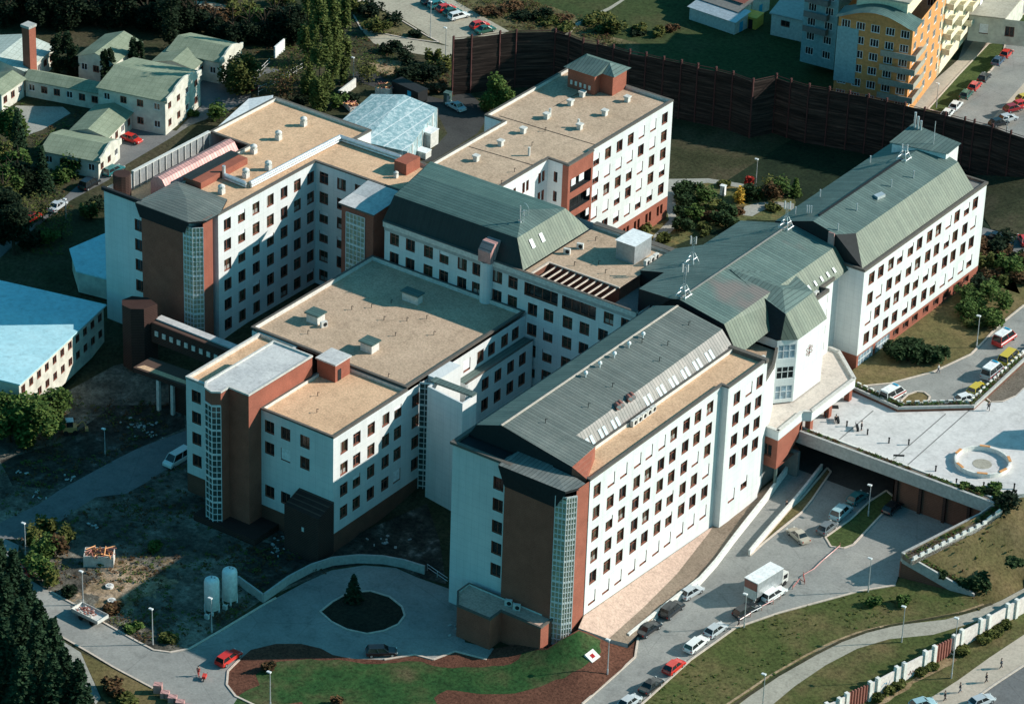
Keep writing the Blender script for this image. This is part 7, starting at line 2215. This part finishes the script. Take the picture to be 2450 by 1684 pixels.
# west side trees
WT = 'trees along the lane at the left'
for i, (P, kd, mt, R_, h_) in enumerate((((5, 110, 690), 'round', 'leaf_dark', 3.6, 9), ((5, 60, 560), 'round', 'leaf_dark', 3.6, 9), ((5, 180, 520), 'sparse', 'leaf_olive', 3.0, 7), ((5, 340, 420), 'sparse', 'leaf_olive', 2.0, 5), ((5, 490, 570), 'sparse', 'leaf_olive', 2.2, 5), ((5, 700, 400), 'bush', 'leaf_olive', 2.2, 3.6), ((5, 750, 370), 'bush', 'leaf_dark', 2.2, 3.4), ((1, 90, 1180), 'round', 'leaf_green', 3.0, 8), ((1, 150, 1250), 'cone', 'needle', 2.0, 9), ((1, 30, 1400), 'round', 'leaf_olive', 3.2, 6), ((1, 150, 1450), 'round', 'leaf_green', 2.6, 6),
                              ((1, 60, 1560), 'round', 'leaf_green', 3.0, 6), ((1, 340, 1530), 'cone', 'needle', 2.2, 8.5), ((5, 150, 220), 'round', 'leaf_dark', 3.0, 6), ((5, 330, 130), 'bush', 'leaf_green', 2.6, 2.4), ((5, 500, 100), 'bush', 'leaf_green', 2.6, 2.0), ((5, 560, 60), 'bush', 'leaf_green', 2.2, 2.0), ((5, 30, 330), 'round', 'leaf_olive', 2.6, 5), ((5, 250, 640), 'bush', 'leaf_dark', 2.4, 2.4), ((5, 400, 620), 'bush', 'leaf_green', 2.2, 1.6))):
    T(P, kd, mt, R_, h_, ['dark leafy tree above the lane at the left edge', 'thin bare branched tree beside the lane', 'spruce beside the green roofed pavilion', 'low green bush in the grass left of the lane'][0 if kd == 'round' else 1 if kd == 'sparse' else 2 if kd == 'cone' else 3], WT, *(('bush', 'bush') if kd == 'bush' else ('spruce_tree', 'spruce') if kd == 'cone' else ('tree', 'tree')), n=500 if kd == 'bush' else None)
# pavilion garden
CY = 'slim dark cypresses among the pavilions'
leafmat('cypress_leaf', (.010, .022, .010), (.018, .036, .016), (.035, .055, .022))
for P, R_, h_ in (((1, 835, 680), .8, 7.2), ((1, 880, 670), .75, 6.8), ((1, 1065, 600), .9, 7.6), ((1, 1115, 600), .7, 5.8), ((1, 460, 590), 1.3, 8), ((1, 540, 585), 1.5, 10), ((1, 600, 600), 1.3, 6)):
    T(P, 'poplar', 'cypress_leaf', R_ * 1.5, h_, 'slim dark cypress standing among the green roofed pavilions', CY, 'cypress_tree', 'cypress', n=2200, leaf=.3)
T((1, 1360, 400), 'poplar', 'leaf_dark', 2.8, 15, 'tall dark evergreen between two green roofs, biggest of its kind', None, 'evergreen_tree', 'tree', n=3000)
T((1, 1890, 720), 'round', 'leaf_olive', 3.9, 7.6, 'round yellow green tree in front of the white gable', base=.05)
T((1, 1740, 960), 'bush', 'leaf_green', 2.0, 4.2, 'dark shrub behind the white roof edge', None, 'bush', 'bush')
T((1, 1520, 920), 'bush', 'leaf_green', 1.2, 1.4, 'small round bush beside the pavilion entrance', None, 'bush', 'bush', n=500)
DW = 'dark trees of the wood along the top left'
xs = [(-60, 120, 7), (60, 200, 7), (180, 120, 8), (330, 210, 7), (430, 90, 9), (560, 230, 6), (640, 120, 8), (760, 200, 7), (860, 120, 8), (960, 210, 7), (1060, 110, 9), (1170, 230, 7), (1250, 120, 10), (1330, 260, 9), (1420, 160, 9), (1380, 20, 8), (1200, 0, 8), (1000, 0, 8), (800, 0, 8), (600, 0, 8), (400, -20, 8), (200, 0, 8), (0, 0, 8), (1480, 240, 5), (1560, 230, 4), (1700, 300, 4), (1850, 340, 4), (1980, 330, 4), (2100, 330, 4), (2180, 250, 5), (2300, 330, 5)]
for x, y, h_ in xs:
    T((1, x, y), 'round', 'leaf_dark', 3.6 if h_ > 5 else 3.0, h_, 'very dark tree of the wood behind the pavilions' if h_ > 5 else 'low dark tree of the thicket between wood and poplars', DW if h_ > 5 else 'low dark trees of the thicket', base=.05)
for x, y, mt in ((1640, 160, 'leaf_autumn'), (1740, 180, 'leaf_autumn'), (1850, 170, 'leaf_olive'), (1950, 150, 'leaf_olive'), (2050, 200, 'leaf_green'), (2120, 170, 'leaf_green'), (2240, 60, 'leaf_olive'), (2300, 160, 'leaf_dark'), (1500, 120, 'leaf_olive'), (2330, 240, 'leaf_dark'), (2250, 340, 'leaf_dark'), (1780, 30, 'leaf_olive')):
    T((1, x, y), 'bush', mt, 2.8, 3.6, 'scrubby {} bush beyond the thicket at the top'.format({'leaf_autumn': 'rusty', 'leaf_olive': 'olive', 'leaf_green': 'green', 'leaf_dark': 'dark'}[mt]), 'scrub bushes at the top left', 'bush', 'bush')
# poplars
PG = 'tall columnar poplars'
for P, R_, h_, lb in (((2, 545, 900), 3.1, 25, 'tallest columnar poplar, nearest the orange gravel roof'), ((2, 450, 820), 2.5, 24, 'tall dark poplar at the left of the clump'), ((2, 650, 720), 2.3, 20, 'tall poplar right behind the nearest one'), ((2, 735, 660), 1.9, 19, 'tall slim poplar at the right of the clump'), ((2, 620, 500), 2.2, 20, 'tall poplar at the back of the clump')):
    T(P, 'poplar', 'poplar_leaf', R_, h_, lb, PG, 'poplar_tree', 'poplar', leaf=.33)
BT = 'bare and thin trees round the yard'
for P, kd, mt, R_, h_ in (((2, 230, 760), 'sparse', 'leaf_olive', 3.0, 6), ((2, 330, 700), 'sparse', 'leaf_olive', 3.2, 7), ((2, 280, 820), 'sparse', 'leaf_autumn', 2.6, 5), ((2, 930, 640), 'sparse', 'leaf_olive', 2.2, 4)):
    T(P, kd, mt, R_, h_, 'thin almost leafless tree near the poplars and the yard', BT, n=600)
for P, mt, R_, h_ in (((2, 350, 340), 'leaf_dark', 3, 4), ((2, 200, 330), 'leaf_dark', 3, 4), ((2, 1250, 640), 'leaf_dark', 2.6, 2.8), ((2, 1320, 600), 'leaf_dark', 2.2, 2.2), ((2, 1500, 560), 'leaf_olive', 3, 2.4), ((2, 1450, 640), 'leaf_dark', 2.6, 2.4), ((2, 1120, 410), 'leaf_dark', 2.2, 1.8), ((2, 1230, 490), 'leaf_dark', 2.0, 2.2), ((2, 1450, 500), 'leaf_olive', 2.4, 2), ((2, 1000, 250), 'leaf_olive', 3, 2), ((2, 1120, 210), 'leaf_dark', 2.4, 1.8), ((2, 1300, 290), 'leaf_dark', 2.2, 1.4), ((2, 950, 130), 'leaf_dark', 3, 2), ((2, 830, 90), 'leaf_olive', 3, 3), ((2, 780, 820), 'leaf_dark', 1.6, 2.4), ((2, 700, 860), 'leaf_green', 1.8, 2.2), ((2, 380, 860), 'leaf_dark', 2, 3), ((2, 1350, 720), 'leaf_autumn', 2.2, 1.4), ((2, 1500, 720), 'leaf_autumn', 2.2, 1.6)):
    T(P, 'bush', mt, R_, h_, 'low {} scrub bush between the poplars and the high fence'.format({'leaf_autumn': 'rusty', 'leaf_olive': 'olive', 'leaf_green': 'green', 'leaf_dark': 'dark'}[mt]), 'scrub bushes on the rough ground', 'bush', 'bush', n=700)
T((2, 1965, 880), 'round', 'leaf_green', 3.6, 7.6, 'round green tree at the dark fence beside the stepped roof', base=.05)
# scrub along the field edge
rr = random.Random(8)
for k in range(16):
    t = k / 15
    x, y = 1900 + t * 1400 + rr.uniform(-60, 60), 60 + t * 250 + rr.uniform(-70, 60)
    T((2, x, y), 'bush', rr.choice(['leaf_olive', 'leaf_autumn', 'leaf_dark', 'leaf_olive']), rr.uniform(1.8, 3.2), rr.uniform(.9, 1.8), 'low weedy clump along the edge of the grass field', 'weedy clumps along the field edge', 'weed_clump', 'bush', n=600)
# back garden
gd = [(1420, 250, 2.2, 3.2, 'shrub_leaf'), (1500, 220, 2.2, 3.4, 'shrub_leaf'), (1470, 330, 2.4, 3.2, 'shrub_leaf'), (1440, 420, 2.4, 3.2, 'shrub_leaf'), (1520, 430, 2.2, 3.0, 'leaf_green'), (1450, 520, 2.2, 2.8, 'shrub_leaf'), (1620, 300, 2.2, 3.0, 'leaf_green'), (1700, 340, 2.2, 2.6, 'leaf_olive'), (1640, 420, 2.2, 2.6, 'leaf_autumn'), (1740, 460, 2.2, 2.8, 'shrub_leaf'), (1800, 400, 2.0, 2.6, 'shrub_leaf'), (1600, 520, 2.0, 2.4, 'leaf_olive'), (1820, 500, 2.0, 2.6, 'shrub_leaf'), (1140, 530, 1.4, 2.0, 'leaf_olive'), (1280, 590, 1.4, 1.8, 'leaf_olive'), (1950, 260, 1.6, 2.0, 'shrub_leaf'), (2060, 230, 1.5, 1.6, 'leaf_olive'), (1770, 130 + 20, 1.2, 1.0, 'leaf_olive'), (2140, 260, 1.5, 1.6, 'leaf_autumn'), (2230, 240, 1.6, 1.6, 'leaf_green'), (2150, 340, 1.6, .9, 'leaf_olive')]
for x, y, R_, h_, mt in gd:
    T((7, x, y), 'bush', mt, R_, h_, '{} shrub in the planted garden behind the green roofs'.format({'leaf_autumn': 'rusty', 'leaf_olive': 'olive', 'leaf_green': 'fresh green', 'shrub_leaf': 'dark green'}[mt]), 'shrubs of the back garden', 'shrub', 'shrub', n=800)
T((7, 1885, 285), 'bush', 'leaf_yellow', 1.2, 3.6, 'golden yellow small tree in the back garden', None, 'tree', 'tree', n=700)
T((7, 1860, 360), 'bush', 'leaf_autumn', 1.6, 1.4, 'orange leaved shrub under the golden tree', None, 'shrub', 'shrub', n=600)
T((7, 1970, 180), 'bush', 'leaf_red', .9, 2.8, 'bright red bush beside the garden lamp', None, 'shrub', 'shrub', n=500)
for x, y, h_ in ((2120, 200, 3.2), (2215, 215, 2.6)):
    T((7, x, y), 'sparse', 'leaf_olive', 1.3, h_, 'young thin tree by the curved garden path', 'young trees by the garden path', n=260)
T((7, 2330, 230), 'cone', 'leaf_green', 1.3, 3.4, 'small green conifer beside the end of the green roof', None, 'conifer_tree', 'conifer', n=900, leaf=.25)
# east side shrubs
ES = 'shrubs on the slope by the long wing'
for x, y, R_, h_, mt in ((1850, 1060, 2.4, 3.6, 'leaf_green'), (1950, 1000, 2.4, 3.4, 'leaf_dark'), (1830, 1180, 2.6, 3.8, 'leaf_green'), (1950, 1140, 2.6, 4.2, 'leaf_green'), (2060, 1060, 2.4, 3.6, 'leaf_green'), (2050, 1220, 2.6, 3.8, 'leaf_green'), (2130, 1150, 2.0, 3.0, 'leaf_green'), (1940, 1260, 2.2, 3.0, 'leaf_olive'), (2090, 1290, 2.0, 2.6, 'leaf_green')):
    T((8, x, y), 'bush', mt, R_, h_, 'tall green shrub in the big clump beside the long wing', ES, 'shrub', 'shrub', z=UP, n=1000)
for x, y in ((1270, 1520), (1330, 1500), (1390, 1490), (1450, 1500), (1510, 1510), (1570, 1530), (1620, 1540), (1400, 1540), (1480, 1545)):
    T((8, x, y), 'bush', 'shrub_leaf', 1.6, 2.4, 'dark juniper like bush in the row near the porch', 'dark bushes near the porch', 'bush', 'bush', z=UP, n=750)
for x, y, R_, h_, mt in ((1960, 690, 2, 1.8, 'leaf_autumn'), (2030, 720, 2, 2, 'leaf_autumn'), (2090, 700, 2.4, 2.2, 'leaf_dark'), (2180, 720, 2.4, 2, 'leaf_autumn'), (2260, 760, 2.4, 2.2, 'leaf_dark'), (2150, 830, 2.2, 2, 'leaf_green'), (2250, 870, 2.2, 2, 'leaf_green'), (2200, 920, 2.2, 2, 'leaf_olive'), (2300, 920, 2.2, 2, 'leaf_autumn'), (2320, 820, 2.2, 2, 'leaf_autumn'), (2000, 800, 2.2, 2, 'leaf_olive'), (2080, 880, 1.8, 1.6, 'leaf_autumn'), (2150, 640, 2.2, 1.6, 'leaf_dark'), (1990, 630, 2, 1.4, 'leaf_autumn')):
    T((8, x, y), 'bush', mt, R_, h_, '{} shrub on the bank at the far right'.format({'leaf_autumn': 'rusty red', 'leaf_olive': 'olive', 'leaf_green': 'green', 'leaf_dark': 'dark'}[mt]), 'shrubs on the far right bank', 'shrub', 'shrub', z=UP, n=700)
# plaza edge and hill
for x, y, R_, h_, mt, z_ in ((2180, 1400, 1.9, 3.0, 'leaf_dark', 4.4), (1850, 1230, .9, .9, 'leaf_green', 5.2), (1920, 1245, .9, .9, 'leaf_dark', 5.2), (1990, 1260, 1.0, 1.0, 'leaf_green', 5.2), (2060, 1280, 1.0, 1.1, 'leaf_dark', 5.2), (2120, 1300, 1.0, 1.2, 'leaf_green', 5.2), (2200, 1290, 1.0, 1.2, 'leaf_dark', 5.2), (2080, 1240, 1.0, .9, 'leaf_green', 5.2)):
    T((14, x, y), 'bush', mt, R_, h_, 'green bush at the lower corner of the plaza' if R_ < 1.5 else 'large round dark bush at the lower corner of the plaza', 'bushes at the plaza corner', 'bush', 'bush', z=z_, n=500)
for x, y, R_, h_ in ((1850, 660, 1.3, 1.6), (1960, 690, 2.0, 3.4), (1680, 580, .9, 1.0), (2240, 480, 1.8, .8), (1130, 800, 1.0, .5), (1370, 800, 1.4, .5)):
    p_ = at(18, x, y, 0)
    for _ in range(10):
        zz = ground_z(p_.x, p_.y)
        p_ = at(18, x, y, zz)
    T(p_, 'bush', 'shrub_leaf' if y < 750 else 'leaf_green', R_, h_, 'dark bush on the dry grass hill beside the underpass' if y < 750 else 'low green bush in the shadow under the brick wall', 'bushes round the grass hill', 'bush', 'bush', n=520)
for x, y, R_, h_ in ((1160, 1560, .9, 1.2), (1250, 1500, .9, 1.2), (1330, 1450, .8, 1.0), (1500, 1360, .9, 1.1), (1580, 1310, .9, 1.1), (1800, 1180, .9, 1.2), (1840, 1180, .9, 1.0), (2000, 1090, 1.0, 1.1), (2060, 1060, 1.0, 1.0), (2180, 980, 1.0, 1.0), (2100, 1030, .9, 1.0)):
    T((18, x, y), 'bush', 'leaf_olive', R_, h_, 'low hedge bush at the foot of the white boundary wall', 'hedge bushes along the boundary wall', 'bush', 'bush', n=420)
T((16, 140, 1330), 'bush', 'leaf_autumn', 1.1, 1.9, 'small dark red tree at the corner of the green lawn', None, 'tree', 'tree', n=420)
T((16, 690, 1600), 'bush', 'leaf_autumn', .8, 1.5, 'tiny dark red tree at the bottom of the green lawn', None, 'tree', 'tree', n=300)
# planting in the deck trough and planters
rr = random.Random(31)
m = MB()
def tuft(m, p, s, k=8):
    for _ in range(k):
        c_ = p + Vector((rr.uniform(-s, s), rr.uniform(-s, s), rr.uniform(0, s)))
        a = rr.random() * 6.28
        u_ = Vector((math.cos(a), math.sin(a), rr.uniform(-.4, .4))) * .16
        v_ = Vector((-math.sin(a), math.cos(a), rr.uniform(-.4, .6))) * .13
        m.face([c_ - u_, c_ - v_, c_ + u_, c_ + v_])
for k in range(150):
    x_ = rr.uniform(56, A_.x - 1.5)
    if int(x_ / 3.1) % 4 == 0: continue
    m.mat(0 if rr.random() < .55 else 1)
    tuft(m, Vector((x_, DY + .45, 5.6)), .32)
m.build('trough_plants', ['leaf_green', 'leaf_autumn'])
tag(SC.objects['trough_plants'], 'row of small plants growing in the trough along the deck edge', 'plants', kind='stuff')
m = MB()
def along(pts, zt, off, n_):
    for k in range(n_):
        i = rr.randrange(len(pts) - 1)
        t = rr.random()
        a, b = Vector(pts[i]), Vector(pts[i + 1])
        d = (b - a).normalized()
        p_ = a.lerp(b, t) + Vector((-d.y, d.x)) * off
        m.mat(0 if rr.random() < .7 else 1)
        tuft(m, Vector((p_.x, p_.y, zt[i] + (zt[i + 1] - zt[i]) * t - .15)), .4, 10)
along([tuple(p_[:2]) for p_ in (at(14, 945, 432, 5.6), at(14, 1200, 545, 5.6), at(14, 1320, 600, 5.6), at(14, 1920, 585, 5.6))], [6.1] * 4, .9, 90)
along([tuple(p_[:2]) for p_ in (at(14, 1925, 585, 5.6), at(14, 2322, 215, 5.6))], [6.0] * 2, .8, 60)
along(P1[::-1], [2.2, 4.0, 5.7], -1.0, 90)
along([tuple(B_[:2]), tuple(C_[:2])], [2.2, -1.6], 1.0, 50)
m.build('planter_plants', ['leaf_green', 'leaf_autumn'])
tag(SC.objects['planter_plants'], 'small shrubs growing out of the planter walls round the plaza', 'plants', kind='stuff')

# weeds and scrub tufts on the open ground
rr = random.Random(91)
m = MB()
def scatter(lst, n_, s_, mats, k=7):
    xs_ = [p[0] for p in lst]
    ys_ = [p[1] for p in lst]
    c = 0
    tries = 0
    while c < n_ and tries < n_ * 12:
        tries += 1
        x, y = rr.uniform(min(xs_), max(xs_)), rr.uniform(min(ys_), max(ys_))
        if not inpoly((x, y), lst): continue
        for i in range(len(regs) - 1, -1, -1):
            if inpoly((x, y), regs[i]['poly']): break
        else: i = -1
        if i >= 0 and regs[i]['name'] in ('road', 'service_road', 'underpass_road', 'yard', 'parking_lot', 'back_road', 'footpath', 'street', 'pavement', 'driveway', 'forecourt', 'forecourt_strip'): continue
        if math.sin(x * .31 + 1.3) * math.cos(y * .27) + rr.uniform(-.8, .8) < 0: continue
        m.mat(rr.choice(mats))
        tuft(m, Vector((x, y, ground_z(x, y))), s_ * rr.uniform(.5, 1.3), k)
        c += 1
scatter(pxs([(11, -80, 900), (11, 480, 480), (11, 1470, 560), (12, 0, 1350), (16, 620, 540), (16, 95, 760), (15, 1500, 1160), (15, 1060, 1080), (15, 400, 700), (15, 100, 300)]), 1300, .42, (0, 1, 2, 2))
scatter(pxs([(1, 1500, 100), (2, 0, 0), (2, 900, 100), (2, 1580, 470), (2, 1600, 760), (2, 900, 600), (2, 500, 900), (1, 2300, 600)]), 900, .5, (0, 1, 2))
scatter(pxs([(2, 1530, -20), (3, 0, -60), (3, 700, 150), (3, 1080, 440), (3, 430, 235), (3, 0, 240)]), 600, .5, (1, 2))
scatter(pxs([(17, 1110, 1595), (17, 1880, 970), (18, 370, 872), (18, 1000, 700), (18, 1900, 790), (18, 1100, 1000), (18, 0, 1590)]), 160, .15, (0, 1, 1), 5)
scatter([tuple(at(18, x_, y_, 1.0)[:2]) for x_, y_ in ((1700, 420), (2200, 100), (2322, 500), (2000, 740))], 60, .18, (1, 1, 2), 5)
scatter(pxs([(1, 0, 800), (1, 700, 900), (5, 600, 200), (5, 500, 700), (5, 0, 700)]), 500, .4, (0, 2, 1))
m.build('weeds', ['leaf_green', 'leaf_olive', 'leaf_autumn'])
tag(SC.objects['weeds'], 'weeds and scrub tufts growing all over the open rough ground', 'weeds', kind='stuff')

# ================================================================== people
plain('skin', (.55, .33, .24), .7)
plain('hair_dark', (.03, .02, .015), .8)
plain('cloth_dark', (.03, .03, .04), .9)
plain('cloth_blue', (.10, .13, .18), .9)
plain('cloth_red', (.55, .05, .04), .9)
plain('cloth_white', (.75, .75, .73), .9)
def skin_mesh(name, verts, edges, mat, root):
    me = bpy.data.meshes.new(name)
    me.from_pydata([v[:3] for v in verts], edges, [])
    o = bpy.data.objects.new(name, me)
    C.objects.link(o)
    md = o.modifiers.new('skin', 'SKIN')
    for i, v in enumerate(verts):
        me.skin_vertices[0].data[i].radius = (v[3], v[3] * .85)
    me.skin_vertices[0].data[0].use_root = True
    s_ = o.modifiers.new('sub', 'SUBSURF')
    s_.levels = s_.render_levels = 1
    me.materials.append(MATS[mat])
    o.parent = root
    return o
def person(p, rz, label, top='cloth_dark', legs='cloth_dark', pose='walk', h=1.74, group='people'):
    r = empty('person', p, rz, label, 'person', group)
    k = h / 1.74
    st = .26 if pose == 'walk' else .06
    if pose == 'sit':
        hip, kn, ft = .5, (.42, .48), (.45, .06)
        L_ = [(0, .10, hip), (kn[0], .12, kn[1]), (ft[0], .12, ft[1]), (ft[0] + .16, .12, .04)]
        R_ = [(0, -.10, hip), (kn[0], -.12, kn[1]), (ft[0], -.12, ft[1]), (ft[0] + .16, -.12, .04)]
        dz = hip - .92
    else:
        L_ = [(0, .10, .90), (st * .45, .10, .50), (st, .10, .09), (st + .17, .10, .05)]
        R_ = [(0, -.10, .90), (-st * .2, -.10, .50), (-st, -.10, .09), (-st + .17, -.10, .05)]
        dz = 0
    V_ = [(0, 0, .95 + dz, .13), (0, 0, 1.15 + dz, .125), (0, 0, 1.36 + dz, .14), (0, 0, 1.50 + dz, .06), (.01, 0, 1.58 + dz, .085), (.02, 0, 1.68 + dz, .085)]
    E_ = [(0, 1), (1, 2), (2, 3), (3, 4), (4, 5)]
    for leg in (L_, R_):
        b = len(V_)
        V_ += [(*leg[0], .095), (*leg[1], .065), (*leg[2], .045), (*leg[3], .035)]
        E_ += [(0, b), (b, b + 1), (b + 1, b + 2), (b + 2, b + 3)]
    for s in (1, -1):
        b = len(V_)
        sw = .16 * s if pose == 'walk' else .12
        V_ += [(0, s * .19, 1.40 + dz, .055), (-.02 + sw * .2, s * .23, 1.14 + dz, .045), (.06 + sw, s * .22, .92 + dz, .032), (.08 + sw, s * .22, .85 + dz, .03)]
        E_ += [(2, b), (b, b + 1), (b + 1, b + 2), (b + 2, b + 3)]
        for j, (dx, ln) in enumerate(((-.03, .07), (-.01, .085), (.01, .08), (.03, .065))):
            V_.append((.08 + sw + dx, s * .22, .85 + dz - ln, .008))
            E_.append((b + 3, len(V_) - 1))
        V_.append((.12 + sw, s * .20, .84 + dz, .009))
        E_.append((b + 3, len(V_) - 1))
    body = skin_mesh('body', [(x * k, y * k, z * k, q * k) for x, y, z, q in V_], E_, 'skin', r)
    TV = [(0, 0, .90 + dz, .165), (0, 0, 1.15 + dz, .15), (0, 0, 1.38 + dz, .165)]
    TE = [(0, 1), (1, 2)]
    for s in (1, -1):
        b = len(TV)
        sw = .16 * s if pose == 'walk' else .12
        TV += [(0, s * .2, 1.40 + dz, .075), (-.02 + sw * .2, s * .24, 1.14 + dz, .065), (.05 + sw, s * .23, .95 + dz, .05)]
        TE += [(2, b), (b, b + 1), (b + 1, b + 2)]
    skin_mesh('jacket', [(x * k, y * k, z * k, q * k) for x, y, z, q in TV], TE, top, r)
    LV, LE = [(0, 0, .93 + dz, .145)], []
    for leg in (L_, R_):
        b = len(LV)
        LV += [(*leg[0], .115), (*leg[1], .085), (*leg[2], .07)]
        LE += [(0, b), (b, b + 1), (b + 1, b + 2)]
    skin_mesh('trousers', [(x * k, y * k, z * k, q * k) for x, y, z, q in LV], LE, legs, r)
    MB().lathe(-.01 * k, 0, [(.02, (1.79 + dz) * k), (.07, (1.775 + dz) * k), (.10, (1.72 + dz) * k), (.098, (1.66 + dz) * k), (.07, (1.62 + dz) * k)], 10).build('hair', 'hair_dark', r)
    m = MB()
    for s in (1, -1): m.box(.095 * k, s * .03 - .008, (1.655 + dz) * k, .108 * k, s * .03 + .008, (1.67 + dz) * k)
    m.box(.095 * k, -.008, (1.62 + dz) * k, .12 * k, .008, (1.65 + dz) * k)
    m.build('face', 'hair_dark', r)
    return r
person(at(14, 2038, 605, 5.2), 2.4, 'person in dark clothes walking on the plaza beside the planter corner')
person(at(14, 828, 694, 5.2), -1.0, 'person in dark clothes seated on the bench nearest the porch', pose='sit')
person(at(14, 1030, 762, 5.2), .5, 'person in dark jacket standing beside the empty bench', pose='stand')
person(at(14, 1640, 305, 5.0), .4, 'person in white top walking along the driveway kerb', top='cloth_white', legs='cloth_blue')
person(onG(14, 435, 1388), -1.9, 'person in dark clothes on the ramp between the white walls')
person(onG(18, 2138, 1308), .9, 'person in blue grey jacket, furthest along the pavement at the bottom right', top='cloth_blue')
person(onG(18, 2020, 1420), .9, 'person in black coat, second along the pavement at the bottom right')
person(onG(18, 1812, 1500), .9, 'person in dark coat walking third along the pavement', legs='cloth_blue')
person(onG(18, 1692, 1565), .9, 'person in dark coat nearest the bottom edge of the pavement')
pr_ = person(onG(15, 1575, 1370), -1.1, 'person in red jacket bending over a red barrow on the road', top='cloth_red', legs='cloth_red')
person(at(17, 1880, 965, -2.9), 1.2, 'person in dark clothes beside the lamp and the black estate car', top='cloth_blue')
r = empty('wheelbarrow', onG(15, 1622, 1395), -1.1, 'small red barrow pushed by the person in red', 'barrow')
MB().prism([(-.45, -.3), (.45, -.25), (.45, .25), (-.45, .3)], .35, [.75] * 4).build('tray', 'cloth_red', r)
MB().tube((.55, -.05, .2), (.55, .05, .2), .2, n=12).build('wheel', 'tyre', r)
MB().tube((-.95, -.28, .65), (.5, -.05, .25), .03, n=5).tube((-.95, .28, .65), (.5, .05, .25), .03, n=5).build('handle', 'dark_metal', r)
# small orange digger in the shade at the left
r = empty('digger', onG(11, 560, 780), .8, 'small orange digger in the shade beside the leafy trees', 'digger')
MB().box(-1.2, -.8, .5, 1.0, .8, 1.3).build('chassis', 'orange_wood', r)
MB().mat(0).box(-.6, -.55, 1.3, .4, .55, 2.3).mat(1).box(-.7, -.65, 2.3, .5, .65, 2.42).build('cab', ['car_glass', 'blind'], r)
MB().tube((1.0, 0, 1.2), (2.0, 0, 2.0), .12, n=6).tube((2.0, 0, 2.0), (2.6, 0, .8), .1, n=6).box(2.3, -.4, .3, 2.8, .4, .8).build('arm', 'orange_wood', r)
for sx in (-.8, .7):
    for sy in (-.85, .85):
        MB().tube((sx, sy - .12, .42), (sx, sy + .12, .42), .42, n=12).build('wheel', 'tyre', r)

# ------------------------------------------------------------------ labels that single out each repeat by its place in the row
from collections import defaultdict
ORD = ['first', 'second', 'third', 'fourth', 'fifth', 'sixth', 'seventh', 'eighth', 'ninth', 'tenth', 'eleventh', 'twelfth', 'thirteenth', 'fourteenth', 'fifteenth', 'sixteenth', 'seventeenth', 'eighteenth', 'nineteenth', 'twentieth', 'twenty-first', 'twenty-second', 'twenty-third']
same = defaultdict(list)
for o in SC.objects:
    if o.parent is None and 'label' in o: same[o['label']].append(o)
for lb, os_ in same.items():
    if 1 < len(os_) <= 23:
        def px_(o):
            v = Vector(o.location) - Vector(CAM)
            return (RC[0][0] * v.x + RC[0][1] * v.y + RC[0][2] * v.z) / -(RC[2][0] * v.x + RC[2][1] * v.y + RC[2][2] * v.z)
        os_.sort(key=px_)
        wd = lb.split()
        for i, o in enumerate(os_):
            o['label'] = ' '.join(wd[:12]) + ', ' + (ORD[i] + ' from the left' if i < len(os_) - 1 else 'rightmost')
